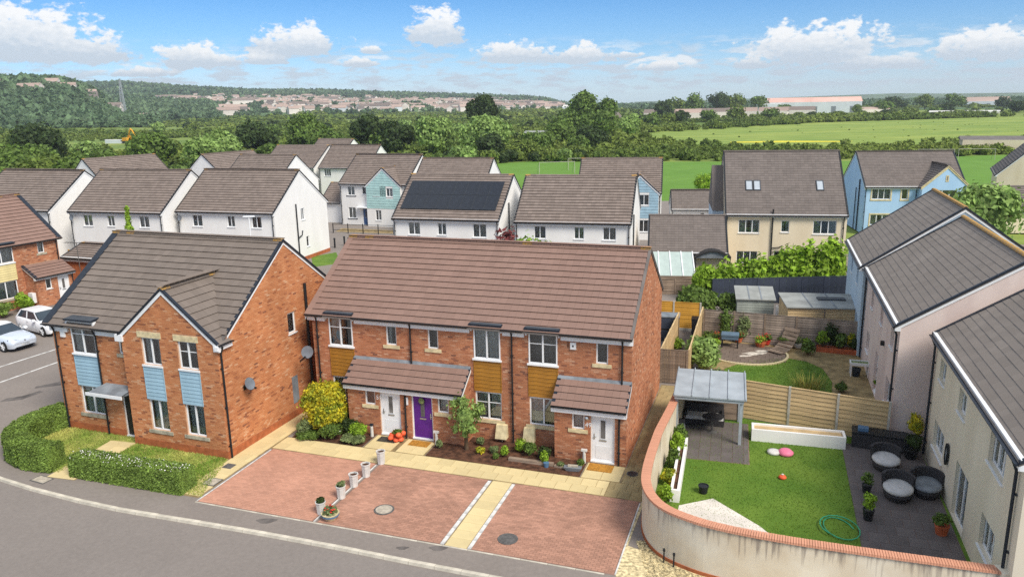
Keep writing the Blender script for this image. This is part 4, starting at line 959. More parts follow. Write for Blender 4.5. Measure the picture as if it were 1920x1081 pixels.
    k = MB(); k.box(4.62, 5.05, -.03, 0, .7, 2.0, 0, Sr); k.build('meter_cupboard', 'lead', t)
    return t
build_corner()
def dish(label, p, yaw, r=.27, m='dish_grey'):
    t = thing('satellite_dish', label, 'satellite dish', p, yaw)
    k = MB(); n = 16
    prof = [(r*x, .22*r*x*x) for x in (0.02, .35, .7, 1)]; k.lathe(prof+[(r*1.02, .23*r), (r*.98, .21*r)], n=n); o = k.build('reflector', m, t, True); o.rotation_euler = (R(68), 0, 0); o.location = (0, -.28, .05)
    k = MB(); k.tube([(0, 0, -.18), (0, -.15, -.14), (0, -.27, .0)], .022, 6); k.box(-.06, .06, -.02, .0, -.26, -.06); k.build('wall_arm', 'black_plastic', t)
    k = MB(); k.tube([(0, -.3, -.24), (0, -.62, -.1)], .012, 6); k.box(-.03, .03, -.66, -.58, -.12, -.04); k.build('receiver_arm', 'black_plastic', t)
    return t
def LH(x, y): return (LP[0]+x*c5+y*s5, LP[1]-x*s5+y*c5)
dish('dark grey satellite dish on the right side wall of the orange corner house', (*LH(.02, 1.35), 2.85), -65)
dish('pale grey satellite dish by the soil pipe in the gap between the two brick houses', (*T(-14.9, .86), 3.3), 10, .29)

# ------------------------------------------------------------------ the other houses
def adj(P, yaw, dx, dy): c, s = math.cos(R(yaw)), math.sin(R(yaw)); return (P[0]+dx*c+dy*s, P[1]-dx*s+dy*c)
def gable_bay(t, x0, x1, yf, ze, za, sl, wm, tm, ops, yb=.0, z0=0, board=None, g=.34, tw=.33, upper=None, pm='navy_plastic', bm='white_upvc', win=None, y_main0=0, z_main0=None):
    """projecting bay under a front gable; upper: (z, material) boards laid over the wall from z up"""
    S = Side((x0, yf), (x1, yf)); w = x1-x0; pr = [(0, ze), (w/2, za-.05), (w, ze)]; mb = MB()
    wall(mb, S, pr, ops, z0); wall(mb, Side((x1, yf), (x1, yb)), [(0, ze), (yb-yf, ze)], (), z0); wall(mb, Side((x0, yb), (x0, yf)), [(0, ze), (yb-yf, ze)], (), z0)
    mb.build('gable_wall', wm, t)
    for o in ops: window(t, S, *o[:4], n=o[4] if len(o) > 4 else 2, curtain=o[5] if len(o) > 5 else None, **(win or {}))
    if upper:
        zu, um = upper; bh = .3; z = zu; i = 0
        while z < za-.3:
            f = lambda zz: max(0, (zz-ze)/(za-.05-ze)*w/2)+.03
            ivs = [(f(z+bh), w-f(z+bh))]
            for o in ops:
                if o[2] < z+bh-.02 and o[3] > z+.02: ivs = [q for a, b in ivs for q in ((a, o[0]-.04), (o[1]+.04, b)) if q[1]-q[0] > .04] if True else ivs
            for a, b in ivs:
                if b-a > .05: k = MB(); k.hexa([S(a, -.03, z), S(b, -.03, z), S(b, .01, z), S(a, .01, z), S(a, -.008, z+bh-.01), S(b, -.008, z+bh-.01), S(b, .01, z+bh-.01), S(a, .01, z+bh-.01)]); k.build('cladding_board', um, t)
            z += bh
    cross_gable(t, x0, x1, yf, yb, ze, za, tm, g, tw, sl, y_main0, z_main0 if z_main0 is not None else ze, pm=pm, bm=bm)
    return S
WH = 'white_render'; FT = 'far_tile'
# row behind the brick houses
t, _ = gable_house('white_house', 'white rendered house with grey roof behind the red brick house with the cream panel', adj((-55.17, 78.71), 18.5, 1.6, -1.2), 18.5, 10.6, 9.2, 5.17, 8.45, WH, FT,
    [(7.9, 9.0, 3.7, 4.75, 2), (1.4, 2.5, 3.7, 4.75, 2), (4.2, 5.0, 3.75, 4.75, 2)])
t, _ = gable_house('white_house', 'white rendered house in mid row with a conifer tip before its middle window', adj((-41.94, 72.96), 15.8, .1, .2), 15.8, 10.4, 9.2, 5.2, 8.55, WH, FT,
    [(1.5, 2.55, 3.72, 4.78, 2, 'full'), (4.26, 5.05, 3.76, 4.76, 2), (7.82, 8.9, 3.72, 4.77, 2), (1.53, 2.6, .95, 1.95, 2)])
def wall_dish(t, S, u, z):
    k = MB(); k.lathe([(.02, 0), (.16, .02), (.3, .09), (.29, .07)], n=14); o = k.build('wall_dish', 'dish_grey', t, True); p = S(u, -.3, z); o.location = p; o.rotation_euler = (R(75), 0, R(-12))
wall_dish(t, _[0], .55, 4.55)
t, _ = gable_house('white_house', 'large white rendered house whose sunlit gable carries a soil pipe and small window', adj((-31.14, 71.49), 17, .1, .2), 17, 10.35, 9.2, 5.2, 8.5, WH, FT,
    [(1.63, 2.7, 3.72, 4.78, 2, 'full'), (5.4, 6.2, 3.76, 4.78, 2, 'full'), (7.98, 9.0, 3.73, 4.77, 2)], right=[(4.4, 5.0, 3.85, 4.95, 2), (5.0, 5.5, 1.2, 2.2, 1)])
wall_dish(t, _[0], .55, 4.5)
k = MB(); k.tube([_[1](3.5, -.1, .05), _[1](3.5, -.1, 5.5)], .06, 8); k.tube([_[1](3.55, -.1, 2.3), _[1](4.2, -.1, 2.5), _[1](4.3, -.1, 2.9)], .05, 6); k.build('soil_pipe', 'black_plastic', t)
k = MB(); k.box(0, 9.2, -.03, 0, 0, .35, 0, _[1]); k.build('plinth', 'plinth_brick', t)
# solar house, long house
t, (S, *_r) = gable_house('white_house', 'white rendered house with a large black solar array across its roof', adj((-10.03, 64.4), 16.1, .1, .2), 16.1, 9.3, 9.0, 5.17, 8.3, WH, FT,
    [(1.35, 2.4, 3.72, 4.78, 2, 'full'), (3.97, 4.73, 3.76, 4.76, 2), (7.04, 8.2, 3.65, 4.76, 2)])
k = MB(); k.tube([_r[0](2.6, -.1, .05), _r[0](2.6, -.1, 6.2)], .055, 8); k.build('soil_pipe', 'black_plastic', t)
sl = (8.3-5.17)/4.5; sv = Vector((0, 1, sl)).normalized(); nv = Vector((0, -sl, 1)).normalized()
k = MB(); k.box(.012, 1.028, .012, 1.748, .03, .075); k.box(0, 1.04, 0, .012, .03, .08, 1); k.box(0, 1.04, 1.748, 1.76, .03, .08, 1); k.box(0, .012, .012, 1.748, .03, .08, 1); k.box(1.028, 1.04, .012, 1.748, .03, .08, 1); me = k.mesh('solar_panel', ['solar', 'solar_frame'])
for j in range(2):
    for i in range(8):
        o = bpy.data.objects.new('solar_panel', me); COL.objects.link(o); o.parent = t; p = Vector((.42+i*1.05, .72, 5.17+.72*sl+.06))+sv*(j*1.79)+nv*.05
        o.matrix_local = Matrix(((1, sv.x, nv.x, p.x), (0, sv.y, nv.y, p.y), (0, sv.z, nv.z, p.z), (0, 0, 0, 1)))
t, (S, *_r) = gable_house('white_house', 'white rendered house with plain grey roof between the solar house and the dark garage', adj((.18, 61.07), 13.7, .1, .2), 13.7, 9.2, 9.0, 5.17, 8.3, WH, FT,
    [(1.56, 2.5, 3.75, 4.76, 2), (4.77, 5.55, 3.78, 4.74, 2), (7.03, 8.05, 3.75, 4.76, 2, 'full')])
k = MB(); k.tube([_r[0](1.3, -.1, .05), _r[0](1.3, -.1, 5.6)], .055, 8); k.build('soil_pipe', 'black_plastic', t)
# teal gabled house
t, (S, *_r) = gable_house('teal_gabled_house', 'white rendered house with a pale teal boarded front gable and a grey blue door', adj((-21.14, 95.32), 21.6, .1, .25), 21.6, 9.3, 8.6, 5.14, 8.25, WH, FT,
    [(1.1, 2.1, 3.65, 4.72, 2), (1.06, 2.1, .85, 2.17, 2, 'full'), (3.15, 3.7, 3.8, 4.7, 1)], extra_ops=[(3.05, 3.95, .05, 2.1)])
gable_bay(t, 4.0, 8.7, -.45, 4.95, 7.0, (8.25-5)/4.3, WH, FT, [(.95, 1.88, 3.68, 4.66, 2), (2.78, 3.65, 3.66, 4.66, 2), (1.15, 1.95, .76, 2.0, 2)], yb=.1, upper=(2.2, 'teal_board'))
door(t, S, 3.05, 3.95, .05, 2.1, 'blue_door')
k = MB(); k.box(2.5, 4.0, -.7, 0, 2.2, 2.3, 0, S); k.build('door_canopy', 'white_upvc', t)
for a, b in ((1.0, 2.2),):
    for z in (3.5, .7): k = MB(); k.box(a-.1, b+.1, -.04, .02, z, z+.12, 0, S); k.build('sill_band', 'roof_felt', t)
# houses farther back, seen mostly as roofs
def ridge_house(label, A, B, zr=8.2, ze=5.0, half=4.3, wm=WH, **kw):
    yaw = -math.degrees(math.atan2(B[1]-A[1], B[0]-A[0])); Wd = math.dist(A, B); P = adj(A, yaw, 0, -half)
    return gable_house('white_house', label, P, yaw, Wd, half*2, ze, zr, wm, FT, **kw)
ridge_house('white gabled house turned end on behind the left of the white row', (-54.2, 99.4), (-48.9, 108.2), 8.3, pipes=(), left=[])
ridge_house('white gabled house turned away behind the middle of the white row', (-41.8, 106.5), (-37.4, 114.6), 8.2, pipes=())
t, _ = ridge_house('white house whose bright end wall stands behind the house with the soil pipe gable', (-35.6, 104.0), (-27.4, 100.6), 8.25)
k = MB()
ridge_house('white house with a broad grey roof, behind and left of the teal gabled house', (-28.6, 127.0), (-20.3, 124.1), 8.15, front=[(.9, 2.1, 3.6, 4.7, 3), (2.2, 2.9, 1.0, 2.0, 1)])
ridge_house('white house with a grey roof, left of the house behind the teal gable', (-38.6, 131.0), (-29.2, 127.4), 8.1, half=4.6)
ridge_house('small pale house farthest back in the estate, only its roof top showing', (-35.4, 146.6), (-28.2, 142.8), 8.4)
ridge_house('white house with a low grey roof directly behind the solar panel house', (-10.0, 90.7), (-1.8, 88.4), 8.2)
t, (S, *_r) = ridge_house('white house with a pale blue boarded gable behind the long white house', (8.0, 86.6), (16.6, 84.9), 8.15, half=4.4)
gable_bay(t, 4.6, 8.5, -.5, 4.95, 6.75, (8.15-5)/4.4, WH, FT, [(1.9, 2.9, 3.65, 4.75, 2), (1.9, 2.9, .85, 2.1, 2)], yb=.1, upper=(2.3, 'blue_board'))
# cream three-storey house
t, (S, *_r) = gable_house('cream_house', 'cream rendered house with tall grey roof, skylights and a hedge before it', adj((17.67, 63.26), 11.2, .05, .2), 11.2, 9.45, 10.2, 5.15, 9.8, 'cream_render', 'dark_slate',
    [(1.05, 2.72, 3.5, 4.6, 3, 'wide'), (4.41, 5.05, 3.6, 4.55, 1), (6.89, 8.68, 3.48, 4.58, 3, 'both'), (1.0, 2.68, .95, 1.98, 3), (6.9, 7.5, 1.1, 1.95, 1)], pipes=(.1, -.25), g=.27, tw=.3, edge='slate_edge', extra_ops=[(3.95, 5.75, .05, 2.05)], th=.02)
window(t, S, 3.95, 5.75, .05, 2.05, 2, None, name='patio_door')
k = MB(); k.tube([S(3.72, -.1, .05), S(3.72, -.1, 5.5)], .06, 8); k.tube([S(3.75, -.1, 1.95), S(5.2, -.1, 2.0)], .04, 6); k.tube([S(3.75, -.1, 2.3), S(4.3, -.1, 2.35), S(4.6, -.12, 2.5)], .04, 6); k.build('soil_pipe', 'black_plastic', t)
sl = (9.8-5.15)/5.1; sv = Vector((0, 1, sl)).normalized(); nv = Vector((0, -sl, 1)).normalized()
mat('skylight_glass', (.42, .46, .5), .08, .05, 2, spec=.8)
for u, y in ((1.66, 1.75), (2.3, 1.75), (7.3, 1.75)):
    o0 = Vector((u, y, 5.15+y*sl+.05)); fr = lambda a, b, c: tuple(o0+Vector((1, 0, 0))*a+sv*b+nv*c)
    k = MB(); k.box(0, .58, 0, .06, 0, .09, 0, fr); k.box(0, .58, 1.02, 1.1, 0, .09, 0, fr); k.box(0, .06, .06, 1.02, 0, .09, 0, fr); k.box(.52, .58, .06, 1.02, 0, .09, 0, fr); o = k.build('skylight', 'roof_felt', t)
    k = MB(); k.box(.06, .52, .06, 1.02, .02, .06, 0, fr); k.build('pane', 'skylight_glass', o)
k = MB(); k.box(-.9, 0, 2.5, 8.6, 0, 5.0); k.hexa([(-.95, 2.4, 5), (0, 2.4, 5), (0, 8.7, 5), (-.95, 8.7, 5), (-.95, 5.3, 8.6), (0, 5.3, 8.6), (0, 5.8, 8.6), (-.95, 5.8, 8.6)], 1); k.build('side_wing', ['pale_blue_render', 'dark_slate'], t)
# sky-blue house
t, (S, *_r) = gable_house('sky_blue_house', 'sky blue rendered house with cream window surrounds and a shouldered front gable', adj((37.48, 81.81), 10.1, .05, .2), 10.1, 9.9, 9.6, 5.05, 8.3, 'sky_blue_render', 'dark_slate',
    [(.76, 2.6, 3.65, 4.75, 3), (3.7, 4.3, 3.65, 4.75, 1), (.78, 2.63, .92, 2.03, 3)], pipes=(.12, 5.1), g=.27, tw=.3, edge='slate_edge', navy=True, pm='navy_plastic', sill='cream_stone', th=.02)
gable_bay(t, 5.3, 9.9, -1.1, 5.05, 7.15, (8.3-5.05)/4.8, 'sky_blue_render', 'dark_slate', [(1.2, 3.4, 3.5, 4.75, 3), (1.2, 3.4, .9, 2.0, 3)], yb=.1, g=.27, tw=.3, bm='cream_stone', pm='cream_stone')
Sg = Side((5.3, -1.1), (9.9, -1.1))
k = MB(); k.box(2.15, 2.45, -.03, .02, 5.6, 6.25, 0, Sg); o = k.build('gable_slot', 'cream_stone', t); k = MB(); k.box(2.24, 2.36, -.035, -.03, 5.7, 6.15, 0, Sg); k.build('slot_opening', 'room_dark', o)
for a, b, c, d in ((.76, 2.6, 3.65, 4.75), (3.7, 4.3, 3.65, 4.75), (.78, 2.63, .92, 2.03)):
    k = MB(); k.box(a-.13, a-.004, -.03, .02, c-.1, d+.13, 0, S); k.box(b+.004, b+.13, -.03, .02, c-.1, d+.13, 0, S); k.box(a-.004, b+.004, -.03, .02, d+.004, d+.13, 0, S); k.build('surround', 'cream_stone', t)
k = MB(); k.tube([_r[2](7.8, -.1, .05), _r[2](7.8, -.1, 5.6)], .07, 8); k.tube([_r[2](6.5, -.1, .05), _r[2](6.5, -.1, 4.6)], .05, 8); k.build('soil_pipe', 'navy_plastic', t)
# cream house at the right edge with its dark garage
gable_house('cream_house', 'cream rendered gable end at the field edge, beside a dark roofed garage', (63.4, 102.2), 119, 11, 6.8, 5.0, 8.3, 'cream_render', 'dark_slate', [], pipes=(), edge='slate_edge')
gable_house('garage', 'low garage with a near black roof beside the cream gable by the field', (50.5, 80.8), 10, 5.2, 5.4, 2.4, 4.6, 'cream_render', 'dark_slate', [], pipes=(), edge='slate_edge')
# garages
t, (S, *_r) = gable_house('garage', 'small white garage with dark slate roof and a tiny square window', (18.0, 86.2), 9, 4.7, 5.0, 2.45, 4.2, WH, 'dark_slate', [(3.2, 3.65, 1.5, 2.0, 1)], pipes=(.1,), edge='slate_edge', g=.27, tw=.3, th=.02)
gable_house('garage', 'small white garage with a grey tiled roof between the sunlit gable and the teal house', (-24.0, 97.8), 20, 2.9, 5.6, 2.6, 4.7, WH, FT, [], pipes=())
t, (S, *_r) = gable_house('garage', 'dark slate roofed garage behind the terrace, beside the cream house', (10.95, 60.7), 10.5, 6.1, 6.6, 2.6, 5.0, 'cream_render', 'dark_slate', [], pipes=(), edge='slate_edge', g=.27, tw=.3, th=.02)

# ------------------------------------------------------------------ right-hand rendered houses (their fronts face the gardens)
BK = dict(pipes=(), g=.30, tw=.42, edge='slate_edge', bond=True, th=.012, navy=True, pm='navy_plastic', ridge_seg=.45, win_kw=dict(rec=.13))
t, (S, *_r) = gable_house('pale_blue_house', 'pale grey blue rendered house with the highest slate roof beyond the pink house', adj((22.1, 50.0), 108.4, 0, .1), 108.4, 8.75, 9.2, 5.22, 8.5, 'pale_blue_render', 'slate',
    [(2.3, 3.1, 3.6, 4.6, 2), (5.6, 6.4, 3.6, 4.6, 2), (6.9, 7.6, .9, 2.1, 2)], rm='lichen', nparts=120, **BK)
t, (S, *_r) = gable_house('pink_house', 'pale pink rendered house with slate roof, navy gutter and white gable boards', adj((19.43, 41.65), 108.4, .1, .22), 108.4, 11.6, 8.6, 5.2, 8.05, 'pink_render', 'slate',
    [(2.3, 3.1, 3.55, 4.55, 2), (5.9, 6.7, 3.7, 4.6, 2), (9.3, 10.2, 3.6, 4.6, 2), (1.7, 2.8, 1.05, 2.1, 2), (9.2, 10.6, .95, 2.15, 2)], rm='lichen', nparts=300, extra_ops=[(5.4, 6.5, .06, 2.15)], **BK)
door(t, S, 5.4, 6.5, .06, 2.15, 'white_door', rec=.12)
k = MB(); k.box(7.7, 7.9, -.16, 0, 3.1, 3.3, 0, S); k.build('wall_lamp', 'black_plastic', t)
for u, ss in ((.15, S), (11.35, S)): pipe(t, ss, u, .05, 4.9, 'navy_plastic', r=.045)
t, (S, *_r) = gable_house('beige_house', 'beige rendered house with slate roof, navy downpipes and an oval wall clock', adj((16.64, 29.4), 108.4, .1, .22), 108.4, 11.7, 8.6, 5.2, 8.05, 'beige_render', 'slate',
    [(.95, 1.95, 3.6, 4.45, 2), (4.2, 5.3, 3.6, 4.45, 2), (8.3, 9.95, 3.62, 4.6, 3), (1.1, 2.9, .9, 1.98, 3), (8.45, 9.95, .92, 2.0, 3)], rm='lichen', nparts=300, extra_ops=[(4.95, 6.65, .06, 2.05)], **BK)
window(t, S, 4.95, 6.65, .06, 2.05, 2, None, rec=.12, name='patio_door')
for u in (.12, 11.2): pipe(t, S, u, .05, 4.9, 'navy_plastic', r=.045)
ck = thing('wall_clock', 'oval black framed wall clock on the beige house wall', 'clock', (*adj((16.64, 29.4), 108.4, 3.85, .2), 1.7), 108.4)
k = MB(); n = 24; k.v = [(.17*math.cos(2*math.pi*i/n)*a, y, .42*math.sin(2*math.pi*i/n)*a) for a, y in ((1, -.02), (1, -.09), (.78, -.09), (.78, -.06)) for i in range(n)]
for r_ in range(3): k.f += [(r_*n+i, r_*n+(i+1) % n, (r_+1)*n+(i+1) % n, (r_+1)*n+i) for i in range(n)]; k.m += [0]*n
k.build('clock_frame', 'black_plastic', ck)
k = MB(); k.face([(.135*math.cos(2*math.pi*i/n), -.055, .33*math.sin(2*math.pi*i/n)) for i in range(n)]); k.build('clock_face', 'lead', ck)
k = MB(); k.box(-.012, .012, -.07, -.06, -.02, .22); k.box(-.01, .09, -.07, -.06, -.02, .012); k.build('clock_hands', 'white_upvc', ck)
gable_house('slate_roof_house', 'grey slate roof rising behind the pale blue house at the picture edge', (24.6, 41.3), 20, 9, 8, 3.5, 5.7, WH, 'slate', [], pipes=(), g=.27, tw=.3, edge='slate_edge', th=.015)

# ------------------------------------------------------------------ red brick house beyond the car park
def far_brick():
    P = (-41.2, 47.6); yaw = -63; t = thing('brick_house', 'red brick house with brown roof, cream boarded panel and tiled porch beyond the white cars', 'house', (*P, 0), yaw)
    Wd, Dp, ze, zr = 13.2, 8.6, 4.9, 7.9; S = Side((0, 0), (Wd, 0)); sl = (zr-ze)/(Dp/2); mb = MB()
    ops = [(8.0, 9.75, 3.55, 4.88), (11.6, 12.1, 3.85, 4.75), (8.0, 9.7, .9, 2.2), (3, 4.2, 3.6, 4.75), (3, 4.2, .9, 2.2)]
    Sr = Side((Wd, 0), (Wd, Dp)); pr = [(0, ze), (Dp/2, zr-.06), (Dp, ze)]
    wall(mb, S, [(0, ze), (Wd, ze)], ops); wall(mb, Sr, pr); wall(mb, Side((Wd, Dp), (0, Dp)), [(0, ze), (Wd, ze)]); wall(mb, Side((0, Dp), (0, 0)), pr)
    pa, pb, pd = 10.3, 13.2, 1.3; Sp = Side((pa, -pd), (pb, -pd)); wo = (.7, 1.15, 1.3, 2.1); do = (1.65, 2.55, .06, 2.1)
    wall(mb, Sp, [(0, 2.25), (pb-pa, 2.25)], [wo, do]); wall(mb, Side((pb, -pd), (pb, 0)), [(0, 2.25), (pd, 3.1)]); wall(mb, Side((pa, 0), (pa, -pd)), [(0, 3.1), (pd, 2.25)]); mb.build('wall', 'mortar', t)
    bricks(t, [(S, [(0, ze), (Wd, ze)], ops+[(8.0, 9.75, 2.2, 3.55), (pa, pb, 0, 3.1)], 0), (Sp, [(0, 2.25), (pb-pa, 2.25)], [wo, do], 0), (Side((pa, 0), (pa, -pd)), [(0, 3.1), (pd, 2.25)], [], 0), (Side((pb, -pd), (pb, 0)), [(0, 2.25), (pd, 3.1)], [], 0), (Sr, pr, [], 0)], 'red_brick', 0)
    for i, o in enumerate(ops): window(t, S, *o, n=1 if i == 1 else 2, curtain='full' if i in (0, 1, 2) else None, sill=None if i == 0 else 'grey_stone', rec=.04)
    k = MB(); k.box(7.95, 9.8, -.08, .05, 3.46, 3.545, 0, S); k.build('window_ledge', 'white_upvc', t)
    boards(t, S, 8.0, 9.75, 2.22, 3.45, 'cream_board', bh=.17)
    window(t, Sp, *wo, n=1, sill='white_upvc', rec=.04); door(t, Sp, *do, 'white_door')
    rs = MB(); oh = .25; zf = ze-oh*sl
    for ya, yb in ((-oh, Dp/2), (Dp+oh, Dp/2)): rs.hexa([(-.1, ya, zf-.06), (Wd+.25, ya, zf-.06), (Wd+.25, yb, zr-.06), (-.1, yb, zr-.06), (-.1, ya, zf+.02), (Wd+.25, ya, zf+.02), (Wd+.25, yb, zr+.02), (-.1, yb, zr+.02)])
    rf = rs.build('roof', 'slate_sheet', t); ln = math.hypot(Dp/2+oh, zr-zf); g = ln/14.6
    tiles(rf, (-.1, -oh, zf+.02), (1, 0, 0), (0, 1, sl), slope_rows(Wd+.35, ln-.1, g), g, .3, 'brown_tile', nparts=120, th=.05); tiles(rf, (Wd+.25, Dp+oh, zf+.02), (-1, 0, 0), (0, -1, sl), slope_rows(Wd+.35, ln-.1, g), g, .3, 'brown_tile')
    ridge(rf, (-.1, Dp/2, zr+.03), (Wd+.25, Dp/2, zr+.03), 'brown_tile')
    sp = (3.1-2.28)/(pd+.25); rs = MB(); rs.hexa([(pa-.15, -pd-.25, 2.22), (pb+.1, -pd-.25, 2.22), (pb+.1, 0, 3.04), (pa-.15, 0, 3.04), (pa-.15, -pd-.25, 2.29), (pb+.1, -pd-.25, 2.29), (pb+.1, 0, 3.1), (pa-.15, 0, 3.1)]); r2 = rs.build('porch_roof', 'slate_sheet', t)
    l2 = math.hypot(pd+.25, .82); tiles(r2, (pa-.15, -pd-.25, 2.29), (1, 0, 0), (0, 1, sp), [(0, pb-pa+.25)]*5, l2/5.2, .3, 'brown_tile', nparts=60)
    gutter(r2, Sp, -.15, pb-pa+.1, 2.28, out=.3); fascia(r2, Sp, -.15, pb-pa+.1, 2.12, 2.26, out=.22); gutter(t, S, -.1, Wd+.25, zf+.06, out=oh+.06); fascia(t, S, -.1, 7.9, 4.72, zf+.1, out=.14); fascia(t, S, 9.85, Wd+.2, 4.72, zf+.1, out=.14)
    pts = [(0, 3.12), (pd+.25, 2.3)]; Sx = Side((pa, 0), (pa, -pd)); verge(r2, pts, Sx, out=.15, h=.05); barge(r2, [(u, z-.02) for u, z in pts], S=Sx, out=.13, w=.15)
    dormer_head(t, S, 8.0, 9.75, 4.95)
    pts = [(-oh, zf+.04), (Dp/2, zr+.04), (Dp+oh, zf+.04)]; verge(t, pts, Sr, out=.27)
    pipe(t, S, 13.05, 3.1, 4.85); pipe(t, Sp, 2.8, .05, 2.2)
    k = MB(); k.box(.55, 1.05, -.28, 0, .4, 1.15, 0, Side((pa, 0), (pa, -pd))); k.build('meter_box', 'white_upvc', t)
far_brick()

# ------------------------------------------------------------------ town, warehouses, mast and other far things
def simple_house(w, d, h, hr, wm, rm):
    k = MB(); k.box(-w/2, w/2, -d/2, d/2, -2, h, nobot=True)
    k.face([(-w/2-.3, -d/2-.4, h-.2), (w/2+.3, -d/2-.4, h-.2), (w/2+.3, 0, hr), (-w/2-.3, 0, hr)], 1); k.face([(w/2+.3, d/2+.4, h-.2), (-w/2-.3, d/2+.4, h-.2), (-w/2-.3, 0, hr), (w/2+.3, 0, hr)], 1)
    for s in (-1, 1): k.face([(s*w/2, -d/2, h), (s*w/2, d/2, h), (s*w/2, 0, hr-.1)])
    return k.mesh('town_house', [wm, rm])
TM = [simple_house(w, d, h, hr, a, b) for w, d, h, hr, a, b in ((14, 9, 6, 9.5, 'town_wall', 'town_roof'), (26, 9, 6, 9.5, 'town_wall', 'town_roof'), (18, 10, 5.5, 9, 'warehouse_wall', 'town_roof'), (11, 9, 6.5, 10, 'town_wall', 'dark_slate'), (32, 10, 6.5, 9.5, 'town_wall', 'far_tile'))]
rng = np.random.default_rng(12); cnt = 0
while cnt < 290:
    u = rng.uniform(0, 1); a = -23.5+u*27.2 if rng.random() > .035 else rng.uniform(-33, -24); r = rng.uniform(1120, 2050) if a > -20 else rng.uniform(1500, 1750)
    if a < -24: r = rng.uniform(950, 1050)
    if a > 0: r = rng.uniform(1250, 1500)
    x, y = r*math.sin(R(a)), r*math.cos(R(a)); z = float(terrain(x, y))
    o = bpy.data.objects.new('town_house', TM[int(rng.integers(5))]); COL.objects.link(o); o.location = (x, y, z+1.2); o.rotation_euler = (0, 0, R(-a+rng.choice([0, 90, 20, -25])+rng.normal(0, 8))); sc = rng.uniform(.75, 1.15); o.scale = (sc, sc, sc)
    dirs = 'wooded hill' if a < -24 else 'left end' if a < -17 else 'left half' if a < -11 else 'middle' if a < -5 else 'right end'
    kinds = ['short pale house', 'long pale terrace', 'broad white house', 'small house with a dark roof', 'longest pale row']
    tag(o, kinds[TM.index(o.data)]+' in the '+('front' if r < 1300 else 'lower' if r < 1500 else 'upper' if r < 1750 else 'topmost')+' rows of the distant town, '+dirs, 'house', 'houses of the distant town'); cnt += 1
V_, F_, MI_ = [], [], []; nv_ = 0; rng = np.random.default_rng(13)
for _ in range(800):
    a = -22.5+rng.uniform(0, 1)**.9*25.5; r = rng.uniform(1180, 2080) if a > -17 else rng.uniform(1450, 2050); x, y = r*math.sin(R(a)), r*math.cos(R(a)); me = TM[int(rng.integers(5))]
    v = np.array([q.co[:] for q in me.vertices])*rng.uniform(.5, .85); th = R(-a+rng.choice([0, 90, 15, -25])+rng.normal(0, 9)); c, s = math.cos(th), math.sin(th)
    V_.append(np.stack([v[:, 0]*c-v[:, 1]*s+x, v[:, 0]*s+v[:, 1]*c+y, v[:, 2]+float(terrain(x, y))+.8], 1)); 
    for p in me.polygons: F_.append([nv_+i for i in p.vertices] if len(p.vertices) == 4 else [nv_+p.vertices[0], nv_+p.vertices[1], nv_+p.vertices[2], nv_+p.vertices[2]]); MI_.append(p.material_index)
    nv_ += len(v)
hm_ = bpy.data.meshes.new('town_roofs'); hm_.from_pydata(np.concatenate(V_).tolist(), [], [f if f[2] != f[3] else f[:3] for f in F_]); hm_.materials.append(M['town_wall']); hm_.materials.append(M['town_roof']); hm_.polygons.foreach_set('material_index', MI_)
tag(link('distant_town', hm_), kind='stuff')
def shed_building(name, label, x, y, w, d, h, hr, yaw, wm, rm, bays=1, doors=0):
    t = thing(name, label, 'building', (x, y, float(terrain(x, y))), yaw); k = MB()
    for i in range(bays): b = d/bays; k.box(-w/2, w/2, -d/2+i*b, -d/2+(i+1)*b-.02*(i < bays-1), -1, h)
    k.build('wall', wm, t); 
    for i in range(bays):
        b = d/bays; y0, y1 = -d/2+i*b, -d/2+(i+1)*b; r_ = MB(); r_.hexa([(-w/2-.5, y0, h), (w/2+.5, y0, h), (w/2+.5, y1, h), (-w/2-.5, y1, h), (-w/2-.5, (y0+y1)/2-.1, hr), (w/2+.5, (y0+y1)/2-.1, hr), (w/2+.5, (y0+y1)/2+.1, hr), (-w/2-.5, (y0+y1)/2+.1, hr)]); r_.build('roof', rm, t)
    for i in range(doors): k = MB(); x0 = -w/2+w*(i+.5)/doors-2; k.box(x0, x0+4, -d/2-.1, -d/2, 0, h*.6); k.build('door', 'lead', t)
    return t
shed_building('warehouse', 'large pale warehouse with a pinkish red roof beyond the meadow', 287, 750, 80, 40, 10.0, 14.2, 14, 'warehouse_wall', 'warehouse_roof', 2, 5)
shed_building('warehouse', 'lower grey warehouse adjoining the pink roofed one on its left', 246, 752, 24, 26, 9, 12, 14, 'warehouse_wall', 'pale_roof', 1, 2)
shed_building('outbuilding', 'low building with a salmon roof beside the pink roofed warehouse', 322, 700, 24, 12, 3, 5, 10, 'town_wall', 'town_roof')
shed_building('school_building', 'pale modern hall with a brownish curved looking roof far off by the trees', 560, 930, 44, 24, 6, 11, 20, 'warehouse_wall', 'town_roof', 1, 3)
shed_building('school_building', 'long white flat hall far off, last building along the right horizon', 640, 900, 58, 20, 8, 10, 20, 'warehouse_wall', 'pale_roof', 1, 4)
for i, (x, y, w) in enumerate(((140, 620, 20), (165, 640, 26), (192, 650, 22), (118, 640, 16), (214, 640, 22), (240, 655, 24))):
    t = shed_building('terrace_row', ['salmon roofed low house', 'wide brown roofed low house', 'brown roofed low house', 'small salmon roofed house', 'pale walled low house', 'long brown roofed house'][i] + [' at the left end of the row past the meadow', ' second in the row past the meadow', ' in mid row past the meadow', ' hidden among trees left of the row', ' next to the warehouse trees', ' nearest the warehouse in the row'][i], x, y, w, 10, 4.2, 7.2, 10+i*4, 'town_wall', 'town_roof' if i % 2 == 0 else 'far_tile')
shed_building('cottage', 'tiny white gabled cottage among the trees left of the meadow', 62, 470, 9, 8, 4, 8, 60, 'town_wall', 'slate')
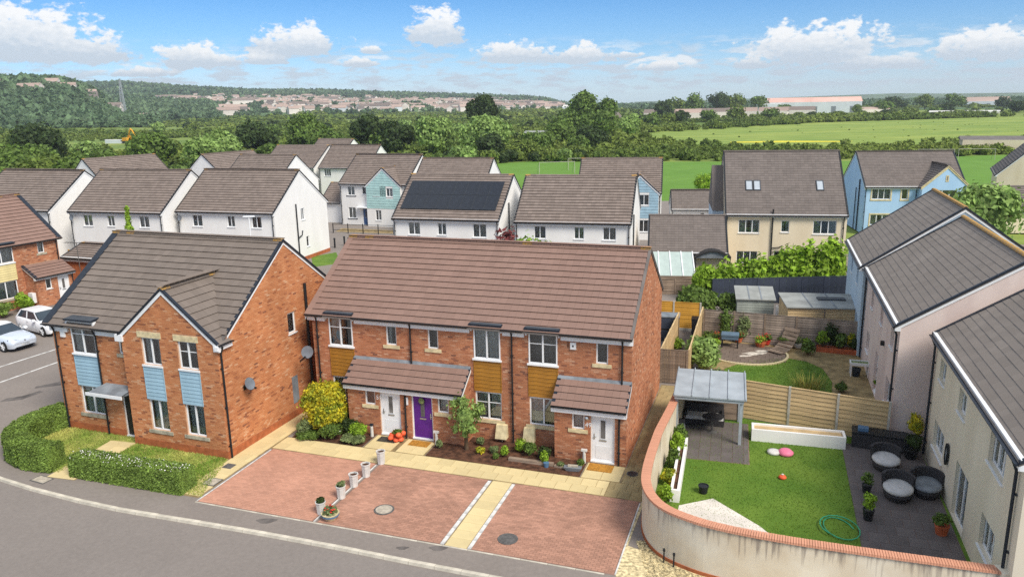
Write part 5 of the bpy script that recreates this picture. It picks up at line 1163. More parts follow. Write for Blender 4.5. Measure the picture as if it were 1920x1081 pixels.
shed_building('long_shed', 'low flat grey shed half hidden in trees behind the willows', 15, 300, 17, 8, 3.2, 3.9, 15, 'weathered_wood', 'grey_felt')
shed_building('white_shed', 'distant white roofed shed at the edge of the far town', 95, 1150, 34, 16, 7, 10, 5, 'warehouse_wall', 'pale_roof')
shed_building('polytunnel', 'long low white structure lying in the far field', 345, 600, 46, 7, 1.6, 2.6, 35, 'pale_roof', 'pale_roof')
shed_building('clubhouse', 'flat roofed dark building at the field edge behind the cream gable', 122, 196, 16, 9, 3.4, 4.2, 25, 'cream_render', 'slate_sheet')
def mast(x, y, h, label, w=2.0, m='steel'):
    t = thing('lattice_mast', label, 'mast', (x, y, float(terrain(x, y)))); lv = 7
    c = lambda i, j: (w*(1-.85*i/lv)*(.5 if j in (0, 3) else -.5), w*(1-.85*i/lv)*(.5 if j < 2 else -.5), h*i/lv)
    for j in range(4): k = MB(); k.tube([c(0, j), c(lv, j)], w*.09, 5); k.build('leg', m, t)
    k = MB()
    for i in range(lv):
        for j in range(4): k.tube([c(i, j), c(i+1, (j+1) % 4)], w*.05, 4, cap=False); k.tube([c(i, j), c(i, (j+1) % 4)], w*.05, 4, cap=False)
    tag(k.build('lattice', m, t), kind='stuff'); return t
mat('mast_grey', lin(150, 158, 160), .7, .1, 1)
mast(-438, 905, 44, 'tall grey lattice mast standing among the woods on the left', 5, 'mast_grey')
mast(283, 1180, 26, 'thin distant mast on the horizon left of the warehouse', 2.2, 'mast_grey'); mast(288, 1190, 20, 'shorter of the two thin masts on the horizon left of the warehouse', 2.0, 'mast_grey')
t = thing('excavator', 'yellow excavator arm rising out of the scrub', 'excavator', (-168, 348, 0), 30)
k = MB(); k.tube([(0, 0, 1.8), (1.6, 0, 5.4), (2.4, 0, 6.2), (3.2, 0, 5.6)], [.35, .4, .35, .3], 6); k.build('boom', 'yellow_paint', t)
k = MB(); k.tube([(3.1, 0, 5.9), (5.6, 0, 2.6)], [.3, .22], 6); k.build('dipper', 'yellow_paint', t)
k = MB(); k.hexa([(5.2, -.5, 1.6), (6.4, -.5, 1.9), (6.4, .5, 1.9), (5.2, .5, 1.6), (5.3, -.5, 2.6), (6.0, -.5, 2.7), (6.0, .5, 2.7), (5.3, .5, 2.6)]); k.build('bucket', 'iron', t)
k = MB(); k.box(-2.6, .6, -1.3, 1.3, 1.0, 2.4); k.box(-.6, .8, .2, 1.3, 2.4, 3.3); k.build('cab', 'yellow_paint', t)
for s in (-1, 1): k = MB(); k.box(-2.2, 2.2, s*1.3-.35, s*1.3+.35, 0, 1.0); k.build('track', 'black_plastic', t)
shed_building('container', 'white cabin low in the scrub beside the yellow excavator arm', -176, 352, 9, 2.6, 1.5, 1.7, 20, 'warehouse_wall', 'pale_roof')
def goal(label, x, y, yaw, w=7.3, h=2.44, net=False):
    t = thing('goal_frame', label, 'goal', (x, y, 0), yaw)
    for s in (0, w): k = MB(); k.tube([(s, 0, 0), (s, 0, h)], .05, 6); k.build('post', 'concrete', t)
    k = MB(); k.tube([(-.06, 0, h), (w+.06, 0, h)], .05, 6); k.build('crossbar', 'concrete', t)
    k = MB()
    for s in (0, w): k.tube([(s, 0, h), (s, 1.2, 2.0), (s, 2.2, 0)], .045, 5)
    tag(k.build('stay', 'steel', t), kind='stuff')
goal('white football goal on the playing field, nearer the solar house', 6.0, 158, -8); goal('white football goal partly behind the pale blue gable house', 12.6, 168, -4)
goal('white goal lying by the hedge behind the sky blue house', 92, 176, 15); goal('second white goal beside the hedge behind the sky blue house', 100.5, 175, 15)

# ------------------------------------------------------------------ vegetation: fields, scrub, woods, trees
FIELD = [(-14, 112), (-13, 185), (6, 194), (45, 184), (80, 178), (113, 187), (150, 190), (150, 96), (30, 108)]
sheet('playing_field', FIELD, -.02, 'playing_field', th=.08)
MEADOW = [(44, 264), (75, 246), (112, 226), (220, 205), (430, 330), (430, 540), (309, 500), (162, 450), (92, 405), (52, 352)]
sheet('meadow', MEADOW, -.02, 'meadow', th=.08)
mat('buttercup', lin(214, 200, 50), .9, .1, 1)
sheet('flower_patch', [(74, 262), (110, 254), (113, 258), (92, 268), (75, 267)], .02, 'buttercup')
sheet('small_meadow', [(30, 300), (44, 292), (52, 330), (42, 345), (30, 330)], -.03, 'meadow', th=.08)
sheet('bare_strip', [(26, 348), (60, 352), (64, 362), (26, 358)], -.02, 'gravel', th=.06)
def protos(n, leaf, sz, k, rng, hgt=1.0, lumps=6, small=.6):
    """unit bushes: about 1 wide (radius) and hgt tall"""
    out = []
    for i in range(k):
        bl = lumpy(.85, .85, hgt*.55, -.15*hgt, lumps, rng, .6, small); V, F = crown_arrays(bl, n, sz, rng, core=.82, flat=.5, jit=.12); out.append((V, F))
    return out
rngp = np.random.default_rng(21)
PB = {0: protos(230, 'x', .15, 4, rngp, 1.1, 6), 1: protos(110, 'x', .2, 4, rngp, 1.1, 5), 2: protos(46, 'x', .3, 4, rngp, 1.1, 3), 3: protos(22, 'x', .42, 3, rngp, 1.0, 2)}
def ring_points(n, a0, a1, r0, r1, rng, bias=.5):
    a = np.radians(rng.uniform(a0, a1, n)); u = rng.uniform(0, 1, n)
    r = np.sqrt(r0**2+(r1**2-r0**2)*u) if bias == .5 else r0*(r1/r0)**u
    return np.stack([r*np.sin(a), r*np.cos(a)], 1)
def clear(P):
    """keep out of the estate, the fields and the open spots"""
    x, y = P[:, 0], P[:, 1]; a = np.degrees(np.arctan2(x, y))
    bad = (y < 112) | inside(FIELD, P) | inside(MEADOW, P) | ((x > -70) & (x < 34) & (y < 124)) | ((x > -46) & (x < -16) & (y < 156)) | ((x > -16) & (x < 20) & (y < 172)) | ((x > 22) & (y < 196) & (x < 200)) | ((x > 26) & (x < 66) & (y > 288) & (y < 366))
    bad |= (x > 235) & (x < 345) & (y > 640) & (y < 800)          # open ground before the warehouse
    bad |= (np.sin(x*.021+1.3*np.sin(y*.013))+np.sin(y*.027+x*.006)+.5*np.sin(x*.05-y*.04) > .9) & (y > 200)     # grassy openings
    bad |= (x > 330) & (x < 700) & (y > 520) & (y < 840) & (((x*.13+y*.07) % 31) > 7)
    return P[~bad]
def baked(name, lev, P, sc, leaf, rng, zs=None):
    Vs, Fs, n = [], [], 0; pr = PB[lev]; z = terrain(P[:, 0], P[:, 1])
    k = rng.integers(len(pr), size=len(P)); ang = rng.uniform(0, 6.28, len(P)); hz = rng.uniform(.75, 1.25, len(P)) if zs is None else zs
    for q in range(len(pr)):
        idx = np.where(k == q)[0]
        if not len(idx): continue
        V, F = pr[q]; c, s = np.cos(ang[idx]), np.sin(ang[idx]); S = sc[idx]
        X = (V[None, :, 0]*c[:, None]-V[None, :, 1]*s[:, None])*S[:, None]+P[idx, 0][:, None]; Y = (V[None, :, 0]*s[:, None]+V[None, :, 1]*c[:, None])*S[:, None]+P[idx, 1][:, None]
        Z = V[None, :, 2]*(S*hz[idx])[:, None]+z[idx][:, None]
        Vs.append(np.stack([X, Y, Z], -1).reshape(-1, 3)); Fs.append((F[None]+(np.arange(len(idx))*len(V))[:, None, None]).reshape(-1, 4)+n); n += len(idx)*len(V)
    return tag(link(name, npmesh(name, np.concatenate(Vs), np.concatenate(Fs), leaf)), kind='stuff')
rng = np.random.default_rng(5)
# nearest scrub: each bush its own object
P = clear(ring_points(6000, -37, 37, 118, 330, rng)); P = P[np.argsort(np.hypot(P[:, 0], P[:, 1]))]
keep = []; cell = {}
for p in P:
    sp = 4.2; key = (int(p[0]//sp), int(p[1]//sp))
    if key in cell: continue
    cell[key] = 1; keep.append(p)
P = np.array(keep); near = P[:280]; rest = P[280:]
LEAFS = ['leaf_mid', 'leaf_scrub', 'leaf_dark', 'leaf_light']
bm = [[npmesh('scrub_bush', V, F, lf) for V, F in PB[0]] for lf in LEAFS]
for i, p in enumerate(near):
    lf = int(rng.choice(4, p=[.36, .34, .14, .16])); o = bpy.data.objects.new('scrub_bush', bm[lf][int(rng.integers(4))]); COL.objects.link(o)
    left = p[0] < -45; s = rng.uniform(2.4, 4.4) if left else rng.uniform(1.7, 3.0); hzv = rng.uniform(.8, 1.25)
    o.location = (p[0], p[1], -.1); o.scale = (s, s*rng.uniform(.85, 1.15), s*hzv); o.rotation_euler = (0, 0, rng.uniform(0, 6.28))
    where = 'behind the row of white houses' if p[0] < -60 else 'behind the middle white gables' if p[0] < -38 else 'behind the teal gabled house' if p[0] < -18 else 'behind the solar panel house' if p[0] < 2 else 'along the playing field goals' if p[0] < 30 else 'behind the cream skylight house' if p[0] < 80 else 'beyond the sky blue house'
    tag(o, ('big ' if s > 3.1 else 'smaller ' if s < 2.3 else '')+['mid green', 'yellow green', 'dark green', 'pale green'][lf]+(' upright' if hzv > 1.1 else ' spreading' if hzv < .9 else '')+' bush '+('in the front rank ' if i < 140 else 'farther back ')+where, 'bush', 'bushes of the scrub beyond the estate')
print('bushes', len(P))
def scl(P, lo, hi):
    s = rng.uniform(lo, hi, len(P)); return s
big = 1+.35*(np.sin(rest[:, 0]*.06)+np.sin(rest[:, 1]*.05+1)); baked('scrub', 1, rest, scl(rest, 1.6, 3.3)*np.clip(big, .6, 1.5), 'leaf_scrub', rng, rng.uniform(.55, 1.1, len(rest)))
P = clear(ring_points(9500, -38, 38, 325, 620, rng)); s = scl(P, 1.5, 3.2)*np.clip(1+.5*(np.sin(P[:, 0]*.035)+np.sin(P[:, 1]*.03)), .55, 1.8); baked('scrub_belt', 2, P, s, 'leaf_scrub', rng, rng.uniform(.45, .9, len(P)))
P = clear(ring_points(9000, -38, 38, 610, 1150, rng)); s = scl(P, 2.6, 5.2)*np.clip(1+.5*(np.sin(P[:, 0]*.02)+np.sin(P[:, 1]*.017)), .7, 1.8); baked('far_scrub', 3, P, s, 'leaf_scrub', rng, rng.uniform(.45, .9, len(P)))
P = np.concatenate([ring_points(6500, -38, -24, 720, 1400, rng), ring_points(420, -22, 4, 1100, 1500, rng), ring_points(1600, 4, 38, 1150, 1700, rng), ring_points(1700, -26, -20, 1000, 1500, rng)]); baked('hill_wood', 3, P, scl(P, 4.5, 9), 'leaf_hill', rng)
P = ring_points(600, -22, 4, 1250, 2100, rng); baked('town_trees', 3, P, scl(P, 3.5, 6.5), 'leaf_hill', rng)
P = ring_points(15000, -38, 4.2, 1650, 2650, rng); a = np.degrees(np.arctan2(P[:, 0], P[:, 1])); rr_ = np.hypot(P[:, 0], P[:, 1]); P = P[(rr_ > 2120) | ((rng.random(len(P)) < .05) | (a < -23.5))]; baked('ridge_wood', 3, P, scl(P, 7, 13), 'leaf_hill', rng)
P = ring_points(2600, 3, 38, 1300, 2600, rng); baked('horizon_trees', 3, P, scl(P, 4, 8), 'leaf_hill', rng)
# hedge belt between the playing field and the meadow, field-edge trees
belt = []
for a, b, n, w in (((-12, 190), (44, 222), 120, 9), ((20, 200), (115, 190), 260, 5), ((40, 215), (118, 200), 260, 6), ((30, 245), (60, 240), 120, 8), ((112, 190), (170, 200), 150, 7), ((110, 200), (230, 196), 200, 6), ((52, 352), (165, 452), 120, 4), ((165, 455), (310, 505), 130, 4), ((300, 505), (430, 545), 60, 4)):
    u = rng.uniform(0, 1, n)[:, None]; belt.append(np.array(a)*(1-u)+np.array(b)*u+rng.normal(0, w, (n, 2)))
P = np.concatenate(belt); d = np.hypot(P[:, 0], P[:, 1]); P = P[~inside(FIELD, P)]; baked('field_hedge', 1, P, scl(P, 1.1, 2.3)*np.where(np.hypot(P[:, 0], P[:, 1]) > 330, 1.5, 1), 'leaf_scrub', rng)
tn = 0
def T_(label, x, y, rx, h, leaf, n=1500, size=.5, z0=.8, lumps=9, cat='tree', name='broadleaf_tree', **kw):
    global tn; tn += 1
    return tree(name, label, cat, (x, y, float(terrain(x, y))), rx, rx*.95, h, z0, n, size, leaf, 100+tn, lumps, **kw)
T_('dark spreading pine standing above the light green willows', -11, 322, 7.4, 17.8, 'leaf_dark', 2600, .7, 4, 12, name='pine_tree', small=.45)
T_('light green willow clump, the left of the two before the dark pine', -21.5, 228, 6.8, 11.2, 'leaf_light', 3000, .52, .2, 16, name='willow_tree', small=.42)
T_('light green willow clump, the right of the two before the dark pine', -6.5, 222, 8.4, 11.4, 'leaf_light', 3600, .52, .2, 20, name='willow_tree', small=.42)
T_('tallest mid green poplar standing out against the sky', 32, 338, 7.2, 19.5, 'leaf_mid', 2600, .7, 2, 14, name='poplar_tree', small=.42)
T_('second tall poplar just right of the tallest one', 41, 332, 5.2, 16.4, 'leaf_mid', 1900, .65, 2, 10, name='poplar_tree', small=.45)
T_('rounded tree below the left of the tallest poplar', 22, 300, 6.5, 12, 'leaf_mid', 1900, .6, 1, 11)
T_('broad tree beneath the tall poplars', 33, 285, 8, 11, 'leaf_mid', 2300, .6, 1, 13)
T_('pale rounded tree right below the second poplar', 45, 300, 5, 9.5, 'leaf_light', 1500, .55, .5, 10)
T_('bushy lime tree between the willows and the poplars', 15, 245, 6, 8.2, 'leaf_mid', 1900, .5, .2, 12)
T_('dark bushy tree right of the lime tree near the playing field', 25, 236, 5.5, 7.2, 'leaf_dark', 1800, .5, .2, 11)
T_('low spreading tree at the left end of the field hedge', 8, 226, 5.5, 6.2, 'leaf_mid', 1700, .5, .1, 11)
T_('dark round tree at the far left of the dark trees behind the white roofs', -75, 232, 6.5, 11, 'leaf_dark', 2000, .6, .5, 11)
T_('dark tall tree in the clump behind the white roofs', -62, 240, 7.5, 12.5, 'leaf_mid', 2300, .6, .5, 13)
T_('dark conifer shaped tree left of the willow clump', -42, 236, 5.5, 12.2, 'leaf_dark', 1900, .55, .5, 12)
T_('very dark spreading tree touching the left willow clump', -33, 230, 5.6, 10.2, 'leaf_dark', 1800, .55, .3, 11)
T_('mid green tree between the dark conifer and the dark tall tree', -52, 226, 5.5, 8.6, 'leaf_mid', 1700, .55, .3, 10)
T_('pale willow rising behind the left white gables', -62, 160, 5.2, 9.0, 'leaf_light', 2600, .4, .2, 15, name='willow_tree', small=.4)
T_('taller pale willow left of the turned away white house', -80, 175, 6, 10.0, 'leaf_mid', 2600, .42, .2, 15, name='willow_tree', small=.4)
T_('feathery green willow behind the middle white gable', -70, 190, 6, 9.6, 'leaf_light', 2600, .42, .2, 15, name='willow_tree', small=.4)
T_('bright lime bush beside the turned away white gable', -43.5, 121, 1.7, 4.6, 'leaf_lime', 800, .25, .1, 7, cat='bush', name='shrub')
T_('dark thick tree near the left edge of the scrub', -128, 215, 8, 10.5, 'leaf_dark', 2200, .6, .2, 13)
T_('round green tree at the left edge behind the row of white houses', -92, 148, 6.2, 8.2, 'leaf_mid', 2400, .42, .1, 13)
T_('round lighter tree second from the left edge behind the row', -82, 138, 5.4, 7.2, 'leaf_scrub', 2200, .42, .1, 13)
T_('bushy tree close behind the roof of the leftmost white house', -72, 132, 4.6, 6.6, 'leaf_mid', 2000, .4, .1, 12)
T_('pale tree in the open field before the small white garage', 29.2, 117, 1.75, 3.8, 'leaf_lime', 900, .16, .7, 8, name='small_tree')
T_('large pale green tree behind the pale blue house roof', 40.7, 65.9, 3.5, 7.4, 'leaf_light', 3600, .24, .8, 18, name='willow_tree', small=.42)
for i, (x, y, r_, h) in enumerate(((238, 690, 7, 9), (262, 698, 4, 6), (304, 690, 5, 7), (330, 700, 9, 11), (250, 660, 4, 6), (205, 560, 7, 10), (180, 545, 6, 8), (222, 580, 6, 9), (245, 590, 7, 9), (268, 600, 6, 8), (290, 610, 7, 10), (310, 612, 10, 13), (335, 622, 9, 12), (355, 640, 7, 9), (150, 520, 6, 9), (128, 505, 6, 8), (104, 480, 6, 8), (88, 440, 5, 7), (76, 420, 5, 8), (120, 610, 9, 15), (142, 680, 10, 17), (168, 720, 12, 19), (196, 740, 13, 21), (216, 760, 12, 19), (236, 745, 10, 17), (384, 600, 8, 9), (430, 640, 7, 8), (470, 690, 9, 12), (380, 780, 11, 14), (420, 800, 11, 15), (460, 820, 12, 15), (500, 800, 9, 12))):
    if y < 655 and 190 < x < 345: h *= .42; r_ *= .7
    T_(('small ' if h < 9 else 'tall ' if h > 14 else '')+['mid green', 'dark green', 'yellow green'][i % 3]+' hedgerow tree '+('left of the warehouses' if x < 230 else 'before the warehouses' if x < 350 else 'right of the warehouses')+(', near the meadow' if y < 620 else ''), x, y, r_, h, ['leaf_mid', 'leaf_dark', 'leaf_scrub'][i % 3], 500, .95 if r_ < 9 else 1.15, .3, 7, name='hedgerow_tree', group='trees of the far hedgerow')
LFN = {'leaf_mid': 'mid green', 'leaf_dark': 'dark green', 'leaf_light': 'pale green', 'leaf_scrub': 'yellow green'}
rng = np.random.default_rng(44); Q = clear(ring_points(900, -36, 6, 165, 620, rng)); got = []
for p in Q:
    if len(got) >= 62: break
    if any(math.dist(p, q) < .055*math.hypot(*p) for q in got): continue
    got.append(p); d = math.hypot(*p); r_ = rng.uniform(2.8, 4.9); lf = str(rng.choice(['leaf_mid', 'leaf_dark', 'leaf_light', 'leaf_scrub'], p=[.34, .24, .22, .2])); a = math.degrees(math.atan2(*p))
    T_(('big ' if r_ > 3.9 else 'lesser ')+LFN[lf]+' tree '+('near' if d < 290 else 'midway' if d < 430 else 'far out')+' in the scrub, '+('towards the left edge' if a < -27 else 'behind the left white roofs' if a < -18 else 'behind the middle white roofs' if a < -9 else 'below the distant town, towards the pine'), p[0], p[1], r_, r_*rng.uniform(1.1, 1.55), lf, 800 if d < 300 else 500, .6 if d < 300 else .85, .2, 9, name='scrub_tree', group='taller trees standing in the scrub', small=.5)
# scattered tufts in the meadow
P = rng.uniform([60, 215], [420, 500], (900, 2)); P = P[inside(MEADOW, P)]; baked('meadow_tufts', 3, P[:130], scl(P[:130], .25, .6), 'leaf_scrub', rng)

# ------------------------------------------------------------------ garden shrubs and hedges
def shell(n, poly_pts, w, h, rng, z0=0):
    """points and normals on top and sides of a clipped hedge along a line"""
    f, L = polyline_at(poly_pts); P = []; N = []
    for i in range(n):
        s = rng.uniform(0, L); (x, y), (dx, dy) = f(s); nx, ny = -dy, dx; q = rng.random(); t = w/(w+2*h)
        if q < t: o = rng.uniform(-w/2, w/2); P.append((x+nx*o, y+ny*o, z0+h+rng.normal(0, .025))); N.append((0, 0, 1))
        else: sg = 1 if rng.random() < .5 else -1; o = sg*(w/2+rng.normal(0, .025)); P.append((x+nx*o, y+ny*o, z0+rng.uniform(.02, h))); N.append((nx*sg, ny*sg, .3))
    for (x, y), (dx, dy) in (f(0), f(L)):
        sg = -1 if (x, y) == f(0)[0] else 1
        for i in range(n//14): o = rng.uniform(-w/2, w/2); P.append((x+dx*sg*.02-dy*o, y+dy*sg*.02+dx*o, z0+rng.uniform(.02, h))); N.append((dx*sg, dy*sg, .3))
    return np.array(P), np.array(N, float)
def hedge(name, label, pts, w, h, n, size, leaf, seed, z0=0):
    rng = np.random.default_rng(seed); P, N = shell(n, pts, w, h, rng, z0); V, F = leaf_quads(P, N, size, rng, flat=.5)
    t = thing(name, label, 'hedge', (0, 0, 0)); link('foliage', npmesh('foliage', V, F, leaf), t)
    f, L = polyline_at(pts); k = MB(); m = max(2, int(L/.25)); wi = w-.10; prev = None; k_v = []
    for i in range(m+1):
        (x, y), (dx, dy) = f(L*i/m+(0.05 if i == 0 else -.05 if i == m else 0)); nx, ny = -dy, dx; jj = [rng.uniform(-.03, .03) for _ in range(4)]
        k.v += [(x-nx*(wi/2+jj[0]), y-ny*(wi/2+jj[0]), z0), (x+nx*(wi/2+jj[1]), y+ny*(wi/2+jj[1]), z0), (x+nx*(wi/2-.02+jj[2]), y+ny*(wi/2-.02+jj[2]), z0+h-.06+jj[0]), (x-nx*(wi/2-.02+jj[3]), y-ny*(wi/2-.02+jj[3]), z0+h-.06+jj[1])]
        if i:
            a, b = (i-1)*4, i*4
            for q in ((0, 3), (3, 2), (2, 1)): k.f.append((a+q[0], a+q[1], b+q[1], b+q[0])); k.m.append(0)
    k.f += [(0, 1, 2, 3), (m*4+3, m*4+2, m*4+1, m*4)]; k.m += [0, 0]
    k.build('branches', leaf, t); return t
hedge('clipped_hedge', 'curved clipped hedge round the corner lawn by the car park', [(-20.95, 34.0), (-21.5, 33.2), (-21.75, 32.2), (-21.6, 31.2), (-21.05, 30.35), (-20.2, 29.75), (-19.3, 29.45), (-18.85, 29.38)], .92, 1.0, 26000, .045, 'leaf_hedge', 1)
hedge('clipped_hedge', 'straight clipped hedge beside the pavement in front of the corner lawn', [(-17.75, 28.95), (-15.2, 28.1), (-12.6, 27.25)], .85, .88, 21000, .045, 'leaf_hedge', 2)
k = MB()
for i in range(240):
    s = rng.random(); x, y = (-17.7+5*s+rng.normal(0, .15), 28.95-1.68*s+rng.normal(0, .2)); a = rng.uniform(0, 6.28); q = rng.uniform(.015, .03); k.face([(x+q*math.cos(a+j*1.57), y+q*math.sin(a+j*1.57), .9+rng.uniform(0, .04)) for j in range(4)])
tag(k.build('hedge_blossom', 'flower_white'), kind='stuff')
def shrub(label, p, r, h, leaf, n, size, seed, name='shrub', z0=0.02, lumps=7, small=.5, cat='shrub', flowers=None, jit=.14):
    rng = np.random.default_rng(seed); t = thing(name, label, cat, (*p, z0)); bl = lumpy(r, r, h*.52, 0, lumps, rng, .58, small)
    V, F = crown_arrays(bl, n, size, rng, core=.8, jit=jit); link('foliage', npmesh('foliage', V, F, leaf), t)
    k = MB()
    for i in range(3): a = rng.uniform(0, 6.28); k.tube([(.03*math.cos(a), .03*math.sin(a), -.04), (r*.35*math.cos(a), r*.35*math.sin(a), h*.45)], [.018+.02*r, .008], 5)
    k.build('stems', 'bark', t)
    if flowers:
        k = MB()
        for i in range(flowers[1]):
            d = rng.normal(0, 1, 3); d[2] = abs(d[2]); d /= np.linalg.norm(d); c = (d[0]*r*.98, d[1]*r*.98, h*.52+d[2]*h*.5); q = flowers[2]; k.face([(c[0]-q, c[1], c[2]), (c[0], c[1]-q, c[2]), (c[0]+q, c[1], c[2]+q*.4), (c[0], c[1]+q, c[2]+q*.4)])
        k.build('flowers', flowers[0], t)
    return t
shrub('large golden green bush at the corner between the brick houses', T(-13.55, -.35), 1.22, 2.3, 'leaf_gold', 11000, .06, 31, 'golden_bush', lumps=14, small=.45)
SH = [('grey green shrub with pale leaves left below the golden bush', (-14.25, -.95), .42, .75, 'leaf_sage'), ('low spreading green mat plant at the left front corner of the bed', (-13.95, -1.2), .55, .32, 'leaf_mid'), ('rounded dwarf hebe with white flowers at the front of the bed', (-12.85, -1.0), .6, .75, 'leaf_mid'),
      ('dark green round shrub beside the bay wall in the left bed', (-12.15, -.45), .5, .7, 'leaf_dark'), ('upright bright green tuft shrub by the white door bed edge', (-11.75, -.75), .42, .78, 'leaf_lime'), ('dark shrub under the ground floor window behind the bed', (-12.95, .3), .5, .8, 'leaf_dark'),
      ('small sage coloured plant at the front right of the left bed', (-12.0, -1.15), .32, .4, 'leaf_sage'), ('low silver green plant at the right corner of the left bed', (-11.5, -1.1), .35, .36, 'leaf_sage')]
for i, (l, (u, d), r_, h, lf) in enumerate(SH): shrub(l, T(u, d), r_, h, lf, 1500, .05, 40+i, flowers=('flower_white', 14, .03) if 'hebe' in l else None)
RB = [('small round sage plant beside the purple door porch corner', (-6.3, .2), .2, .36, 'leaf_sage'), ('grey green rosette plant under the left meter hood', (-5.5, -.35), .24, .3, 'leaf_sage'), ('lime green plant leaning over the middle of the bed', (-4.95, -.55), .2, .5, 'leaf_lime'),
      ('tiny green sprout plant at the front of the soil bed', (-5.25, -.85), .16, .26, 'leaf_mid'), ('lime shrub between the two meter hoods', (-4.45, .1), .34, .6, 'leaf_lime'), ('leafy green shrub in front of the right meter hood', (-3.95, -.15), .36, .6, 'leaf_mid'),
      ('dark leaved shrub against the right porch wall', (-3.35, -.3), .34, .55, 'leaf_dark'), ('tall lime leaved plant with a blue pot in the bed', (-3.2, -.75), .2, .6, 'leaf_lime'), ('yellowing low plant with a white pebble by the small tree', (-6.05, -.55), .22, .28, 'leaf_gold'),
      ('small green tuft at the right end of the soil bed', (-1.75, -.5), .18, .3, 'leaf_mid'), ('flat green seedling near the door step', (-2.5, -.75), .18, .2, 'leaf_sage'), ('small spiky plant at the left end of the soil bed', (-7.9, -.6), .16, .4, 'leaf_sage')]
for i, (l, (u, d), r_, h, lf) in enumerate(RB): shrub(l, T(u, d), r_, h, lf, 420, .045, 60+i, name='bed_plant', cat='plant', lumps=4)
k = MB(); k.lathe([(.09, 0), (.12, .2), (.11, .2)], (0, 0, 0), 10); o = tag(k.build('blue_pot', 'blue_plastic'), 'small blue pot at the foot of a lime plant in the bed', 'pot'); o.location = (*T(-3.05, -.95), .02)
tr = tree('small_tree', 'young leafy tree beside the purple door porch', 'tree', (*T(-6.75, -.35), .02), .74, .72, 2.3, .7, 800, .085, 'leaf_light', 77, 11, small=.34, spread=.95, jit=.3)
shrub('bushy laurel by the wooden side gate', (10.15, 39.6), 1.15, 1.9, 'leaf_light', 3000, .12, 81, 'laurel_bush', lumps=12, small=.45)
# laurel bank behind the navy fence
rng = np.random.default_rng(6); bl = []
for i in range(34):
    s = i/33; x = 15.2+9.3*s; hh = 1.3+1.35*s+rng.uniform(-.35, .45); y = 55.6+.9*s+rng.uniform(-.4, .9); bl.append((x, y, hh*.6, .75, .7, hh*.72))
t = thing('laurel_hedge', 'tall bright green laurel hedge in front of the cream house', 'hedge'); V, F = crown_arrays(bl, 9000, .19, rng, core=.8, jit=.16); link('foliage', npmesh('foliage', V, F, 'leaf_lime'), t)
k = MB()
for b in bl[::4]: k.tube([(b[0], b[1], 0), (b[0], b[1], b[2])], [.06, .03], 5)
k.build('stems', 'bark', t)
shrub('lime climber arching over the end of the navy fence', (14.0, 54.6), 1.1, 2.7, 'leaf_lime', 2200, .17, 83, 'climber', lumps=11, small=.42)
shrub('dark green shrub in front of the navy fence by the yellow fence', (12.3, 50.3), 1.5, 2.1, 'leaf_mid', 2800, .17, 84, lumps=12, small=.42)
shrub('green bushy plant behind the sheds near the navy fence', (14.6, 50.5), 1.0, 1.5, 'leaf_mid', 900, .13, 85)
shrub('reddish leaved bush rising above the terrace ridge', (-.6, 53.5), 1.15, 5.75, 'leaf_red', 1400, .16, 86, lumps=10, small=.5)
shrub('low green bush showing above the terrace ridge', (1.6, 51.5), 2.2, 5.5, 'leaf_lime', 1400, .16, 87, lumps=10, small=.5)
tree('conifer', 'slim green conifer tip showing above the corner house ridge', 'tree', (-30.2, 60.8, 0), .8, .8, 6.6, .5, 1500, .17, 'leaf_lime', 88, 6, blobs=[(0, 0, z, .85*(1-z/7.2), .85*(1-z/7.2), .8) for z in np.linspace(.8, 6.2, 9)])
shrub('straggly green bush by the car park brick house', (-36.6, 53.6), .8, 1.1, 'leaf_hedge', 1200, .1, 89, lumps=8); shrub('low green bush at the foot of the cream panel window', (-36.0, 55.2), .7, 1.3, 'leaf_lime', 1100, .1, 90, lumps=8)

# ------------------------------------------------------------------ boundary wall, fences, gardens
def offset(pts, o):
    out = []
    for i, p in enumerate(pts):
        a = pts[max(0, i-1)]; b = pts[min(len(pts)-1, i+1)]; dx, dy = b[0]-a[0], b[1]-a[1]; l = math.hypot(dx, dy); out.append((p[0]-dy/l*o, p[1]+dx/l*o))
    return out
WO = [(7.6, 33.4), (6.5, 30.5), (5.52, 28.1), (4.92, 26.3), (4.58, 25.2), (4.33, 24.2), (4.27, 23.5), (4.32, 22.95), (4.47, 22.4), (4.72, 22.0), (5.1, 21.62), (5.62, 21.2), (6.38, 20.78), (7.4, 20.34), (8.17, 20.05), (9.56, 19.58), (12.2, 18.75), (13.35, 18.4)]
fW, LW = polyline_at(WO); nW = 90; WP = [fW(LW*i/nW)[0] for i in range(nW+1)]
for _ in range(2): WP = [WP[0]]+[((WP[i-1][0]+2*WP[i][0]+WP[i+1][0])/4, (WP[i-1][1]+2*WP[i][1]+WP[i+1][1])/4) for i in range(1, nW)]+[WP[-1]]
bw = thing('garden_wall', 'long curved cream rendered wall with terracotta coping and dark run stains', 'wall')
WI = offset(WP, .24); k = MB()
for i in range(nW): a, b, c, d = WP[i], WP[i+1], WI[i+1], WI[i]; k.hexa([(*a, -.1), (*b, -.1), (*c, -.1), (*d, -.1), (*a, 1.68), (*b, 1.68), (*c, 1.68), (*d, 1.68)])
k.build('wall', 'stained_render', bw)
WP2 = offset(WP, -.025); k = MB()
for i in range(nW): a, b, c, d = WP2[i], WP2[i+1], WP[i+1], WP[i]; k.hexa([(*a, -.05), (*b, -.05), (*c, -.05), (*d, -.05), (*a, .13), (*b, .13), (*c, .13), (*d, .13)])
k.build('brick_plinth', 'plinth_brick', bw)
WP3 = offset(WP, -.02); f3, L3 = polyline_at(WP3); WI3 = offset(WP, .26); k = MB()
